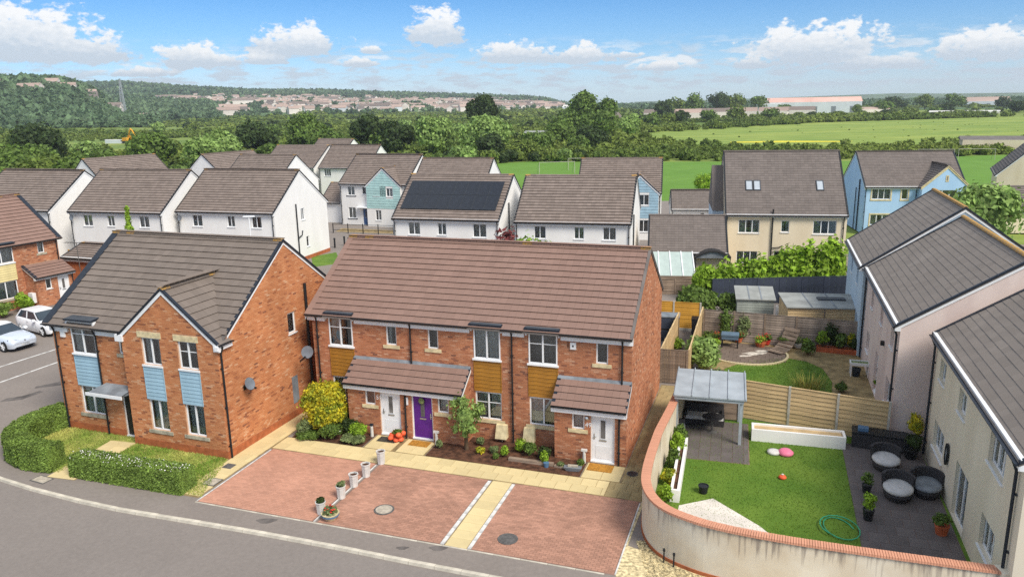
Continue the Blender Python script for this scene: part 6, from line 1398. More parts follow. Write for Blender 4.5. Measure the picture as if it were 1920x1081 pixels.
for i in range(nW): a, b, c, d = WP3[i], WP3[i+1], WI3[i+1], WI3[i]; k.hexa([(*a, 1.682), (*b, 1.682), (*c, 1.682), (*d, 1.682), (*a, 1.70), (*b, 1.70), (*c, 1.70), (*d, 1.70)])
k.build('creasing_tile', 'terracotta', bw)
k = MB(); k.hexa([(0, -.035, 0), (.068, -.035, 0), (.068, .30, 0), (0, .30, 0), (.003, -.03, .075), (.065, -.03, .075), (.065, .295, .075), (.003, .295, .075)]); me = k.mesh('coping_brick', 'coping_clay'); s = 0
while s < L3-.07:
    (x, y), (dx, dy) = f3(s); o = bpy.data.objects.new('coping_brick', me); COL.objects.link(o); o.parent = bw
    o.matrix_local = Matrix(((dx, -dy, 0, x), (dy, dx, 0, y), (0, 0, 1, 1.70+random.uniform(-.003, .003)), (0, 0, 0, 1))); s += .0745
k = MB(); (x, y), _ = fW(LW*.995); k.box(x-.2, x+.25, y-.1, y+.35, -.1, 1.78); k.build('end_pier', 'beige_render', bw)
for i, (x, y) in enumerate(((4.66, 21.88), (4.92, 21.62))):
    t = thing('marker_post', 'short black stake at the wall foot, ' + ('the taller one nearer the paved bay' if i == 0 else 'the one nearer the gravel corner'), 'post', (x, y, 0)); k = MB(); k.box(-.02, .02, -.02, .02, 0, .42); k.build('stem', 'black_plastic', t); k = MB(); k.box(-.035, .035, -.035, .035, .42, .5); k.build('head', 'black_plastic', t)

def fence(name, label, a, b, h, m, npan, style='h', bh=.16, post='concrete', pw=.10, base=0.0, cap=True, gravelboard=False, group=None):
    yaw = -math.degrees(math.atan2(b[1]-a[1], b[0]-a[0])); L = math.dist(a, b); t = thing(name, label, 'fence', (*a, base), yaw, group); w = L/npan
    k = MB(); k.box(-pw/2, pw/2, -pw/2, pw/2, 0, h+.06); me = k.mesh('post', post)
    for i in range(npan+1): o = bpy.data.objects.new('post', me); COL.objects.link(o); o.parent = t; o.location = (i*w, 0, 0)
    z0 = .16 if gravelboard else .04
    if gravelboard:
        k = MB(); k.box(pw/2, w-pw/2, -.025, .025, 0, .155); me = k.mesh('gravel_board', 'concrete')
        for i in range(npan): o = bpy.data.objects.new('gravel_board', me); COL.objects.link(o); o.parent = t; o.location = (i*w, 0, 0)
    if style == 'h':
        n = round((h-z0)/bh); bb = (h-z0)/n; k = MB(); k.hexa([(pw/2, -.028, 0), (w-pw/2, -.028, 0), (w-pw/2, .02, 0), (pw/2, .02, 0), (pw/2, -.008, bb+.01), (w-pw/2, -.008, bb+.01), (w-pw/2, .02, bb+.01), (pw/2, .02, bb+.01)]); me = k.mesh('fence_board', m)
        for i in range(npan):
            for j in range(n): o = bpy.data.objects.new('fence_board', me); COL.objects.link(o); o.parent = t; o.location = (i*w, random.uniform(-.006, .006), z0+j*bb); o.rotation_euler = (0, random.uniform(-.004, .004), 0)
    else:
        n = max(1, round((w-pw)/bh)); bb = (w-pw)/n; k = MB(); k.box(.004, bb-.006, -.02, .0, 0, h-z0); me = k.mesh('fence_board', m)
        for i in range(npan):
            for j in range(n): o = bpy.data.objects.new('fence_board', me); COL.objects.link(o); o.parent = t; o.location = (i*w+pw/2+j*bb, random.uniform(-.008, .004), z0+random.uniform(-.01, .01))
        k = MB()
        for z in (.4, h*.75): k.box(0, L, .002, .05, z, z+.08)
        k.build('rail', m, t)
    if cap: k = MB(); k.box(pw/2, w-pw/2, -.035, .03, h+.01, h+.045); me = k.mesh('capping', m); [setattr(o, 'location', (i*w, 0, 0)) for i in range(npan) for o in [link('capping', me, t)]]
    return t
fence('panel_fence', 'pale new wooden panel fence between the two right gardens', (10.5, 33.25), (15.75, 30.3), 1.8, 'pale_wood', 3, bh=.2)
fence('panel_fence', 'weathered grey brown panel fence across the back of the round patio garden', (11.75, 45.6), (19.9, 42.2), 1.8, 'grey_brown_wood', 5, bh=.15, post='weathered_wood')
fence('board_fence', 'dark navy painted board fence below the laurel hedge', (14.3, 53.5), (23.9, 53.7), 1.85, 'navy_wood', 6, 'v', .4, 'navy_wood')
fence('panel_fence', 'honey yellow panel fence at the end of the terrace back gardens', (8.7, 48.05), (11.85, 47.05), 1.8, 'honey_wood', 2, bh=.13, gravelboard=True)
fence('board_fence', 'pale edge on board fence behind the terrace end wall', (7.6, 38.05), (10.05, 45.1), 1.75, 'pale_wood', 4, 'v', .16, 'pale_wood')
fence('board_fence', 'long pale fence edge on between the narrow path and the patio garden', (9.0, 37.75), (11.75, 46.1), 1.8, 'pale_wood', 4, 'v', .16, 'pale_wood')
fence('board_gate', 'weathered upright board gate closing the terrace side alley', (7.65, 38.0), (8.9, 37.65), 1.8, 'weathered_wood', 1, 'v', .13, 'weathered_wood')
fence('panel_fence', 'yellow panel fence between the two left white houses', (-40.6, 70.0), (-38.3, 68.4), 1.9, 'honey_wood', 2, 'v', .3, 'honey_wood')
fence('dark_fence', 'low brown panel fence under the glass lean-to', (10.6, 56.8), (14.0, 56.6), 1.15, 'weathered_wood', 2, bh=.14, post='weathered_wood')
# surfaces of the two gardens
G1 = [(7.9, 33.2), (6.75, 30.5), (5.75, 28.0), (5.1, 26), (4.75, 24.6), (4.55, 23.4), (4.9, 22.3), (6.5, 21.1), (9.6, 19.9), (13.4, 18.7), (17.0, 30.2), (15.8, 30.2), (10.5, 33.2)]
sheet('garden_lawn', G1, .012, 'lawn')
blades('lawn_blades', G1, 26000, .035, .012, 'green_blade', z=.01, seed=4, hole=[(13.9, 30.4), (17.6, 30.4), (14.1, 20.6), (11.1, 21.9)])
yg = R(18.4)
PG = (13.9, 30.35)
laid('garden_patio', (11.2, 22.4), yg, 'patio_grey', 'paver_bed', grid_cells(0, 3.05, 0, 8.4, .6, .6), .016, .03, 300, 'paving_slab', [(0, 3.05, 0, 8.4)])
sheet('corner_paving', [(5.9, 25.4), (7.25, 25.85), (8.35, 23.9), (8.8, 22.6), (6.6, 22.0), (5.3, 23.4)], .03, 'white_slab', th=.05)
laid('shelter_floor', (6.95, 30.9), R(16), 'patio_grey', 'paver_bed', grid_cells(.1, 3.0, -1.6, 2.5, .45, .45, False), .016, .03, 300, 'paving_slab', [(.08, 3.02, -1.62, 2.52)])
sheet('patio_garden', [(9.35, 37.9), (11.9, 45.4), (19.8, 42.2), (16.3, 31.0), (15.8, 30.5), (10.6, 33.4)], .01, 'slab_bed')
LW2 = [(10.3, 36.8), (11.5, 39.9), (12.6, 40.7), (14.0, 41.3), (15.3, 41.5), (16.3, 40.8), (16.7, 39.6), (16.4, 37.6), (15.5, 35.4), (14.3, 33.2), (13.0, 32.6), (10.9, 33.6)]
sheet('round_lawn', LW2, .03, 'lawn', th=.05); blades('round_lawn_grass', LW2, 12000, .04, .014, 'green_blade', z=.028, seed=6)
laid('patio_path', (16.9, 31.6), yg, 'patio_slab', 'paver_bed', grid_cells(-.1, 1.9, -.4, 11.2, .5, .5), .02, .034, 300, 'paving_slab', [(-.15, 1.95, -.45, 11.25)])
pc = (13.35, 42.35)
cells = [c for c in grid_cells(-2.2, 2.2, -1.9, 1.9, .44, .44) if ((c[0]+c[1])/2/2.2)**2+((c[2]+c[3])/2/1.9)**2 < 1]
laid('round_patio', pc, yg, 'patio_slab', 'paver_bed', cells, .03, .05, 300, 'paving_slab', [(-1.6, 1.6, -1.35, 1.35)])
k = MB(); k.box(-.1, .1, -.06, .06, 0, .11); me = k.mesh('edging_stone', 'cream_stone'); eo = tag(bpy.data.objects.new('patio_edging', None), kind='structure'); COL.objects.link(eo); eo.location = (*pc, 0); eo.rotation_euler = (0, 0, -yg)
for i in range(44):
    a = math.pi+math.pi*1.08*i/43; o = bpy.data.objects.new('edging_stone', me); COL.objects.link(o); o.parent = eo; o.location = (2.3*math.cos(a), 2.0*math.sin(a), 0); o.rotation_euler = (0, 0, a+math.pi/2)
mat('paint_spill', lin(206, 196, 182), .9, .2, 6)
for i, (x, y, r_) in enumerate(((13.9, 42.3, .42), (14.5, 42.7, .3), (13.2, 41.9, .22))):
    sheet('pale_spill', [(x+r_*(1+.35*math.sin(5*a+i))*math.cos(a)*1.5, y+r_*.6*(1+.3*math.cos(3*a))*math.sin(a)) for a in [j*.42 for j in range(15)]], .055, 'paint_spill', th=.004)
# shelter
t = thing('garden_shelter', 'grey sheet roofed garden shelter at the head of the lawn', 'shelter', (6.85, 31.0, 0), 15.6)
for x, y in ((.1, .1), (2.75, .1), (.1, 2.6), (2.75, 2.6)): k = MB(); k.box(x-.06, x+.06, y-.06, y+.06, 0, 2.1); k.build('post', 'grey_sheet', t)
k = MB(); k.hexa([(-.05, -.15, 2.08), (2.95, -.15, 2.08), (2.95, 2.85, 2.24), (-.05, 2.85, 2.24), (-.05, -.15, 2.14), (2.95, -.15, 2.14), (2.95, 2.85, 2.3), (-.05, 2.85, 2.3)]); r_ = k.build('roof_sheet', 'grey_sheet', t)
for x in (0, .73, 1.45, 2.2, 2.9): k = MB(); k.hexa([(x-.02, -.17, 2.14), (x+.02, -.17, 2.14), (x+.02, 2.95, 2.31), (x-.02, 2.95, 2.31), (x-.02, -.17, 2.18), (x+.02, -.17, 2.18), (x+.02, 2.95, 2.35), (x-.02, 2.95, 2.35)]); k.build('rib', 'grey_sheet', r_)
for y, h in ((-.1, 2.06), (2.6, 2.2)): k = MB(); k.box(0, 2.85, y, y+.06, h-.12, h); k.build('beam', 'grey_sheet', t)
k = MB(); k.box(.1, 2.75, 2.58, 2.62, .1, 1.9); k.build('back_screen', 'weathered_wood', t)
def sofa(label, x, y, yaw, w, cm, bmz='rattan_dark', name='garden_sofa', cat='seat', d=.75):
    t = thing(name, label, cat, (x, y, .03), yaw)
    k = MB(); k.hexa([(0, 0, .0), (w, 0, .0), (w, d, .0), (0, d, .0), (-.03, -.02, .3), (w+.03, -.02, .3), (w+.03, d, .3), (-.03, d, .3)]); k.build('base', bmz, t)
    k = MB(); k.hexa([(.02, -.02, .302), (w-.02, -.02, .302), (w-.02, d-.18, .302), (.02, d-.18, .302), (.05, .02, .44), (w-.05, .02, .44), (w-.05, d-.2, .44), (.05, d-.2, .44)]); k.build('seat_cushion', cm, t)
    k = MB(); k.hexa([(0, d-.17, .302), (w, d-.17, .302), (w, d, .302), (0, d, .302), (.03, d-.1, .8), (w-.03, d-.1, .8), (w-.03, d+.05, .8), (.03, d+.05, .8)]); k.build('backrest', bmz, t)
    for s in (0, w-.1): k = MB(); k.box(s, s+.1, 0, d-.18, .445, .62); k.build('armrest', bmz, t)
    return t
sofa('dark rattan sofa with grey seat under the garden shelter', 7.7, 32.6, 15.6, 1.7, 'cushion_grey'); sofa('small dark rattan seat at the left side under the shelter', 7.3, 31.0, -74, .8, 'lead', name='garden_chair')
t = thing('round_table', 'round dark table under the garden shelter', 'table', (8.7, 31.7, .03)); k = MB(); k.lathe([(.35, .68), (.45, .7), (.45, .73), (.1, .735)], n=18); k.build('table_top', 'rattan_dark', t); k = MB(); k.lathe([(.25, 0), (.06, .05), (.05, .67)], n=10); k.build('pedestal', 'iron', t)
# planters and garden furniture
def planter(label, a, b, w, h, m, fill='soil', name='planter'):
    yaw = -math.degrees(math.atan2(b[1]-a[1], b[0]-a[0])); L = math.dist(a, b); t = thing(name, label, 'planter', (*a, 0), yaw); k = MB()
    k.box(0, L, 0, .1, 0, h); k.box(0, L, w-.1, w, 0, h); k.box(0, .1, .1, w-.1, 0, h); k.box(L-.1, L, .1, w-.1, 0, h); k.build('sides', m, t); k = MB(); k.box(.1, L-.1, .1, w-.1, 0, h-.08); k.build('soil', fill, t); return t
planter('white rendered raised bed along the head of the lawn', (10.15, 30.75), (13.75, 29.7), .75, .55, 'white_render', 'pale_wood')
planter('narrow white raised bed along the curved wall', (5.95, 25.6), (7.3, 30.2), .34, .5, 'white_render')
t = thing('storage_bench', 'dark rattan storage bench by the pink wall', 'bench', (14.1, 29.95, .03), 24); k = MB(); k.box(0, 2.1, 0, .7, 0, .62); k.build('box', 'rattan_dark', t); k = MB(); k.box(-.03, 2.13, -.03, .73, .622, .68); k.build('lid', 'black_plastic', t); k = MB(); k.box(.2, .6, .15, .5, .682, .82); k.build('cushion', 'blue_plastic', t)
for i, (l, x, y, m) in enumerate((('pale cushioned oval lounge chair nearer the shelter end of the patio', 14.6, 28.0, 'cushion_grey'), ('pale cushioned oval lounge chair in the middle of the patio', 13.95, 25.7, 'cushion_grey'), ('dark covered oval lounge chair close to the beige house wall', 15.1, 25.9, 'lead'))):
    t = thing('lounge_chair', l, 'chair', (x, y, .03), 18+i*6)
    k = MB(); k.lathe([(.42, 0), (.5, .22), (.46, .3)], n=18, sq=1.25); k.build('base', 'rattan_dark', t)
    k = MB(); k.lathe([(.47, .3), (.52, .36), (.5, .44), (.38, .47), (.05, .47)], n=18, sq=1.25); k.build('seat_cushion', m, t, True)
    k = MB()
    for j in range(9):
        a0, a1 = [math.pi*(.08+.84*q/9) for q in (j, j+1)]; p = lambda a, rr_, z: (rr_*math.cos(a), rr_*1.25*math.sin(a), z)
        k.hexa([p(a0, .54, .2), p(a1, .54, .2), p(a1, .46, .2), p(a0, .46, .2), p(a0, .6, .78), p(a1, .6, .78), p(a1, .5, .78), p(a0, .5, .78)])
    k.build('backrest', 'rattan_dark', t)
def pot(label, p, r, h, m, leaf=None, lh=.4, seed=0, flower=None, z=.03, lumps=4):
    t = thing('plant_pot', label, 'plant pot', (*p, z)); k = MB(); k.lathe([(r*.72, 0), (r*.95, h*.9), (r, h*.9), (r, h), (r*.88, h), (r*.85, h*.9)], n=12); k.build('pot', m, t)
    if leaf:
        rng = np.random.default_rng(300+seed); V, F = crown_arrays([(x*1, y, zz+h*.95, a, b, c) for x, y, zz, a, b, c in lumpy(r*1.35, r*1.35, lh*.5, 0, lumps, rng, .6, .55)], 300, .05, rng); link('foliage', npmesh('foliage', V, F, leaf), t)
        if flower:
            k = MB()
            for i in range(26): a = rng.uniform(0, 6.28); q = rng.uniform(.2, 1.2)*r; c = (q*math.cos(a), q*math.sin(a), h+lh*rng.uniform(.6, 1.05)); k.lathe([(.012, -.012), (.03, 0), (.012, .014)], c, 6)
            k.build('flowers', flower, t)
    return t
pot('dark pot with a green plant beside the lawn edge of the patio', (13.0, 26.1), .18, .32, 'black_plastic', 'leaf_mid', .5, 1); pot('tall dark pot plant at the lower edge of the patio', (12.2, 24.2), .2, .4, 'black_plastic', 'leaf_lime', .6, 2)
pot('square black pot by the white raised bed on the lawn', (7.0, 26.3), .2, .3, 'black_plastic'); pot('terracotta pot at the foot of the beige wall', (14.2, 23.2), .24, .35, 'terracotta', 'leaf_mid', .4, 3)
pot('large bushy pot plant at the corner of the pink and beige houses', (16.6, 29.7), .3, .5, 'black_plastic', 'leaf_gold', 1.1, 4, lumps=7); pot('black pot with dark foliage beside the patio bench', (16.0, 28.8), .28, .4, 'black_plastic', 'leaf_dark', .7, 5)
for i, (l, x, y, m, lf, fl) in enumerate((('red flowering pot left of the row by the back fence', 13.6, 44.55, 'terracotta', 'leaf_mid', 'flower_red'), ('low terracotta bowl of mixed plants on the round patio edge', 14.6, 43.6, 'terracotta', 'leaf_lime', 'flower_red'), ('red oblong trough pot against the back fence', 15.1, 44.0, 'red_plastic', 'leaf_mid', 'flower_red'),
        ('wide terracotta bowl with leafy plants near the back fence', 16.0, 43.5, 'terracotta', 'leaf_mid', None), ('white pot between the terracotta bowls', 16.7, 43.3, 'white_pot', 'leaf_sage', None), ('terracotta pot at the right end of the fence row', 17.1, 43.0, 'terracotta', 'leaf_lime', None),
        ('grey stone pot with a green plant at the patio left edge', 11.5, 42.4, 'grey_stone', 'leaf_mid', None), ('second grey stone pot with green plant at the patio left edge', 11.9, 43.2, 'grey_stone', 'leaf_lime', None), ('small terracotta pot under the left fence', 12.2, 44.5, 'terracotta', 'leaf_mid', 'flower_red'))):
    pot(l, (x, y), .24 if 'bowl' not in l else .34, .26, m, lf, .38, 10+i, fl, z=.06)
t = thing('sleeper_planter', 'low reddish timber planter along the back fence, right of the curved seat', 'planter', (17.5, 42.55, 0), 23); k = MB(); k.box(0, 2.5, 0, .08, 0, .3); k.box(0, 2.5, .42, .5, 0, .3); k.box(0, .08, .08, .42, 0, .3); k.box(2.42, 2.5, .08, .42, 0, .3); k.build('sides', 'terracotta', t); k = MB(); k.box(.08, 2.42, .08, .42, 0, .24); k.build('soil', 'soil', t)
for i, (x, y, r_, h) in enumerate(((17.9, 42.7, .38, 1.0), (18.8, 42.35, .42, .85), (19.5, 42.05, .3, .7))): shrub(['tall leafy plant at the left of the timber planter', 'bushy plant in mid timber planter', 'small plant at the right end of the timber planter'][i], (x, y), r_, h, ['leaf_lime', 'leaf_mid', 'leaf_dark'][i], 500, .08, 400+i, z0=.22, name='planter_plant', cat='plant')
mat('table_blue', lin(96, 116, 134), .5, .06, 3); t = thing('garden_table', 'blue topped table on the round patio by the left fence', 'table', (12.25, 43.55, .05), 18); k = MB(); k.box(0, 1.0, 0, .7, .7, .8); k.box(.03, .97, .03, .67, .5, .698); k.build('table_top', 'table_blue', t)
for x, y in ((.06, .06), (.94, .06), (.06, .64), (.94, .64)): k = MB(); k.box(x-.035, x+.035, y-.035, y+.035, 0, .5); k.build('leg', 'black_plastic', t)
t = thing('curved_seat', 'grey slatted curved lounger at the edge of the round patio', 'lounger', (15.3, 41.9, .05), -38)
pts = [(0, .08), (.35, .05), (.75, .12), (1.15, .34), (1.5, .72), (1.75, 1.2)]; fS, LS = polyline_at(pts)
for i in range(9): k = MB(); (x, z), (dx, dz) = fS(LS*i/8.6); k.hexa([(x-dx*.1, 0, z-dz*.1), (x+dx*.1, 0, z+dz*.1), (x+dx*.1, .95, z+dz*.1), (x-dx*.1, .95, z-dz*.1), (x-dx*.1-dz*.03, 0, z-dz*.1+dx*.03), (x+dx*.1-dz*.03, 0, z+dz*.1+dx*.03), (x+dx*.1-dz*.03, .95, z+dz*.1+dx*.03), (x-dx*.1-dz*.03, .95, z-dz*.1+dx*.03)]); k.build('slat', 'weathered_wood', t)
for y in (.05, .82): k = MB(); k.tube([(x, y+.04, z-.04) for x, z in pts], .035, 6); k.tube([(1.2, y+.04, .3), (1.7, y+.04, 0)], .03, 6); k.build('runner', 'weathered_wood', t)
t = thing('water_table', 'white framed play table with green tray and black tub on the patio path', 'table', (17.6, 38.3, .03), 18); k = MB(); k.box(0, .95, 0, .6, .62, .68); k.box(.0, .95, 0, .05, .682, .76); k.box(0, .95, .55, .6, .682, .76); k.box(0, .05, .05, .55, .682, .76); k.box(.9, .95, .05, .55, .682, .76); k.build('tray', 'white_upvc', t); k = MB(); k.box(.05, .9, .05, .55, .684, .7); k.build('tray_filling', 'leaf_sage', t)
for x, y in ((.06, .06), (.89, .06), (.06, .54), (.89, .54)): k = MB(); k.box(x-.03, x+.03, y-.03, y+.03, 0, .62); k.build('leg', 'white_upvc', t)
pot('black tub under the white framed play table', (17.98, 38.4), .24, .42, 'navy_plastic')
pot('terracotta pot with a drooping plant by the pink wall', (18.2, 36.3), .22, .22, 'terracotta', 'leaf_lime', .45, 31)
rng = np.random.default_rng(19); t = thing('ornamental_grass', 'tall straw coloured grass clump on the round lawn', 'plant', (14.0, 34.6, .03)); Vv = []; Ff = []
for i in range(420):
    a = rng.uniform(0, 6.28); h = rng.uniform(.6, 1.7); q = rng.uniform(0, .45); l = rng.uniform(.15, .7); x, y = q*math.cos(a)*1.7, q*math.sin(a); c, s = math.cos(a), math.sin(a); w = .014; n = len(Vv)
    Vv += [(x-s*w, y+c*w, 0), (x+s*w, y-c*w, 0), (x+c*l*.4+s*w, y+s*l*.4-c*w, h*.7), (x+c*l*.4-s*w, y+s*l*.4+c*w, h*.7), (x+c*l, y+s*l, h*.95)]; Ff += [(n, n+1, n+2, n+3), (n+3, n+2, n+4, n+4)]
mat('straw_blade', lin(176, 160, 84), .9, .1, 2, col2=lin(96, 120, 48), isl=.3); link('blades', npmesh('blades', Vv, Ff, 'straw_blade'), t)
rng = np.random.default_rng(91)
GP = [('climbing plant spreading over the left part of the back fence', 12.9, 45.0, .55, 1.9, 'leaf_mid'), ('pale flowering climber on the fence behind the blue table', 13.9, 44.75, .5, 1.7, 'leaf_sage'), ('leafy clump beside the curved slatted seat', 16.8, 42.0, .45, .8, 'leaf_mid'), ('green fern like clump under the left fence', 11.0, 42.0, .5, .7, 'leaf_lime'),
      ('bushy green clump under the left fence near the bins', 11.7, 44.3, .5, .8, 'leaf_mid'), ('low clump at the laurel foot by the round lawn', 10.6, 38.2, .5, .6, 'leaf_sage'), ('dark climber on the back fence behind the timber planter', 18.4, 42.85, .5, 1.6, 'leaf_dark'), ('small round plant at the lawn edge by the paved path', 16.3, 36.2, .3, .45, 'leaf_mid'),
      ('yellow green clump at the right end of the back fence', 19.5, 42.45, .4, 1.1, 'leaf_gold'), ('tuft of plants below the pale new fence', 12.0, 33.2, .45, .7, 'leaf_lime'), ('weedy green strip along the narrow path behind the terrace', 9.6, 43.6, .55, .6, 'leaf_lime')]
for i, (l, x, y, r_, h, lf) in enumerate(GP): shrub(l, (x, y), r_, h, lf, 700, .075, 700+i, name='garden_plant', cat='plant', small=.42, jit=.22)
# small things on the lawn
t = thing('toy', 'pink and white round toy on the lawn by the raised bed', 'toy', (11.15, 29.4, .02)); k = MB(); k.lathe([(.3, 0), (.32, .1), (.2, .2), (.04, .22)], n=14); k.build('dome', 'pink_plastic', t, True); k = MB(); k.lathe([(.26, 0), (.27, .1), (.16, .14)], (-.45, .1, 0), 14); k.build('bowl', 'white_pot', t, True)
t = thing('toy', 'small orange toy in the middle of the lawn', 'toy', (10.3, 27.3, .02)); k = MB(); k.lathe([(.12, 0), (.16, .06), (.1, .13), (.03, .15)], n=10); k.build('body', 'flower_orange', t, True); k = MB(); k.lathe([(.04, .15), (.05, .18), (.02, .2)], n=8); k.build('cap', 'white_pot', t)
mat('hose_green', lin(52, 150, 110), .5, .1, 3); k = MB(); k.tube([(11.0+.45*math.cos(a)*(1+.05*a), 23.6+.75*math.sin(a), .03+.012*a) for a in [j*.4 for j in range(26)]], .022, 6); tag(k.build('garden_hose', 'hose_green'), 'green garden hose looped on the grass by the patio corner', 'hose')
for i, (x, y, r_, h, lf) in enumerate(((5.45, 25.7, .3, .7, 'leaf_lime'), (5.85, 27.0, .35, .6, 'leaf_gold'), (6.3, 28.3, .35, .8, 'leaf_mid'), (6.75, 29.5, .4, 1.0, 'leaf_lime'), (5.05, 24.6, .3, .5, 'leaf_dark'), (7.0, 30.4, .35, .9, 'leaf_mid'))):
    shrub(['lime plant at the lower end of the wall border', 'yellow tinged plant in the wall border', 'green plant half way along the wall border', 'tall lime plant in the wall border near the shelter', 'low dark plant in the bend of the curved wall', 'green plant beside the shelter corner post'][i], (x, y), r_, h, lf, 500, .06, 500+i, name='border_plant', cat='plant')
# sheds, lean-to, carport, bins
def shed(label, P, yaw, w, d, h0, h1, wm, rm, name='shed', n=0):
    t = thing(name, label, 'shed', (*P, 0), yaw); k = MB(); k.hexa([(0, 0, 0), (w, 0, 0), (w, d, 0), (0, d, 0), (0, 0, h0), (w, 0, h0), (w, d, h1), (0, d, h1)]); k.build('wall', wm, t)
    k = MB(); k.hexa([(-.1, -.12, h0+.01), (w+.1, -.12, h0+.01), (w+.1, d+.1, h1+.01), (-.1, d+.1, h1+.01), (-.1, -.12, h0+.08), (w+.1, -.12, h0+.08), (w+.1, d+.1, h1+.08), (-.1, d+.1, h1+.08)]); r_ = k.build('roof', rm, t)
    nb = max(1, int(h0/.17)); k = MB(); k.hexa([(0, -.022, 0), (w, -.022, 0), (w, 0, 0), (0, 0, 0), (0, -.006, h0/nb-.008), (w, -.006, h0/nb-.008), (w, 0, h0/nb-.008), (0, 0, h0/nb-.008)]); me = k.mesh('wall_board', wm)
    for i in range(nb): o = link('wall_board', me, t); o.location = (0, 0, i*h0/nb)
    for s in (.33, .66): k = MB(); k.hexa([(w*s-.04, -.1, h0+.081), (w*s+.04, -.1, h0+.081), (w*s+.04, d+.08, h1+.081), (w*s-.04, d+.08, h1+.081), (w*s-.04, -.1, h0+.1), (w*s+.04, -.1, h0+.1), (w*s+.04, d+.08, h1+.1), (w*s-.04, d+.08, h1+.1)]); k.build('roof_seam', 'lead', r_)
    return t
t = shed('long timber shed with flat pale grey roof and skylight beyond the back fence', (16.45, 44.55), 10, 4.1, 3.1, 2.12, 2.2, 'pale_wood', 'grey_felt')
k = MB(); k.box(2.0, 3.6, 1.5, 2.1, 2.25, 2.33); k.build('skylight', 'roof_felt', t); k = MB(); k.box(2.05, -.04+2.14, -.045, -.024, 0, 2.1); k.build('corner_strip', 'weathered_wood', t)
shed('low grey green shed with pale sloping roof near the navy fence', (14.7, 48.9), 12, 2.3, 1.9, 1.55, 1.95, 'shed_grey', 'grey_felt')
fence('trellis', 'short run of white pickets between the two sheds', (17.1, 48.3), (18.2, 48.1), 1.2, 'white_upvc', 1, 'v', .2, 'white_upvc', cap=False)
t = thing('dark_shed', 'black panelled garden box behind the terrace end wall', 'shed', (8.6, 45.3, 0), 14)
k = MB(); k.box(0, 1.5, 0, 1.0, 0, 1.5); k.build('box', 'black_wood', t)
for z in (.05, .8): k = MB(); k.box(.06, 1.44, -.03, -.002, z, z+.65); k.build('panel', 'navy_wood', t)
k = MB(); k.box(-.03, 1.53, -.05, 1.03, 1.5, 1.56); k.build('lid', 'lead', t)
t = thing('wheelie_bin', 'dark grey wheelie bin by the honey yellow fence', 'bin', (11.1, 46.2, 0), 15); k = MB(); k.hexa([(.05, .05, .05), (.5, .05, .05), (.5, .55, .05), (.05, .55, .05), (0, 0, 1.0), (.55, 0, 1.0), (.55, .6, 1.0), (0, .6, 1.0)]); k.build('body', 'roof_felt', t); k = MB(); k.hexa([(-.02, -.02, 1.0), (.57, -.02, 1.0), (.57, .64, 1.0), (-.02, .64, 1.0), (0, 0, 1.06), (.55, 0, 1.06), (.55, .6, 1.1), (0, .6, 1.1)]); k.build('lid', 'black_plastic', t)
for s in (.0, .48): k = MB(); k.tube([(s, .55, .1), (s+.07, .55, .1)], .1, 10); k.build('wheel', 'tyre', t)
t = thing('glass_lean_to', 'white barred glass lean-to roof in front of the dark garage', 'greenhouse', (10.75, 60.4, 0), 8)
for i in range(4):
    x = .05+i*.88; k = MB(); k.hexa([(x, -3.1, 1.35), (x+.8, -3.1, 1.35), (x+.8, 0, 2.6), (x, 0, 2.6), (x, -3.1, 1.37), (x+.8, -3.1, 1.37), (x+.8, 0, 2.62), (x, 0, 2.62)]); k.build('pane', 'greenhouse_glass', t)
for i in range(5): x = -.03+i*.88; k = MB(); k.hexa([(x, -3.15, 1.33), (x+.08, -3.15, 1.33), (x+.08, 0, 2.58), (x, 0, 2.58), (x, -3.15, 1.42), (x+.08, -3.15, 1.42), (x+.08, 0, 2.68), (x, 0, 2.68)]); k.build('glazing_bar', 'white_upvc', t)
k = MB(); k.box(-.03, 3.57, -3.2, -3.15, 0, 1.38); k.build('front_board', 'weathered_wood', t)
t = thing('arched_shelter', 'black arched garden shelter with dark drapes beside the glass lean-to', 'shelter', (14.35, 59.4, 0), 8); w = 2.75
for x in (0, w-.12): k = MB(); k.box(x, x+.12, 0, .12, 0, 2.25); k.box(x, x+.12, 1.1, 1.22, 0, 2.25); k.build('post', 'black_wood', t)
ar = [(w*i/10, 2.25+.5*math.sin(math.pi*i/10)) for i in range(11)]; k = MB()
for (x0_, z0_), (x1_, z1_) in zip(ar, ar[1:]): k.hexa([(x0_, -.15, z0_), (x1_, -.15, z1_), (x1_, 1.35, z1_), (x0_, 1.35, z0_), (x0_, -.15, z0_+.12), (x1_, -.15, z1_+.12), (x1_, 1.35, z1_+.12), (x0_, 1.35, z0_+.12)])
k.build('arched_roof', 'black_wood', t); k = MB(); k.face([(0, .0, 2.22)]+[(x, .0, z) for x, z in ar]+[(w, .0, 2.22)]); k.build('tympanum', 'lead', t)
k = MB()
for i in range(24): x0_, x1_ = .12+(w-.24)*i/24, .12+(w-.24)*(i+1)/24; k.face([(x0_, .9+.04*math.sin(i*2), .05), (x1_, .9+.04*math.sin(i*2+2), .05), (x1_, .9+.04*math.sin(i*2+2), 2.22), (x0_, .9+.04*math.sin(i*2), 2.22)])
k.build('drape', 'black_wood', t)
gable_house('garage', 'low brick outbuilding with pale grey roof beside the corner house', (-38.4, 65.2), 20, 5.0, 4.2, 2.2, 3.0, 'plinth_brick', 'far_tile', [], pipes=())
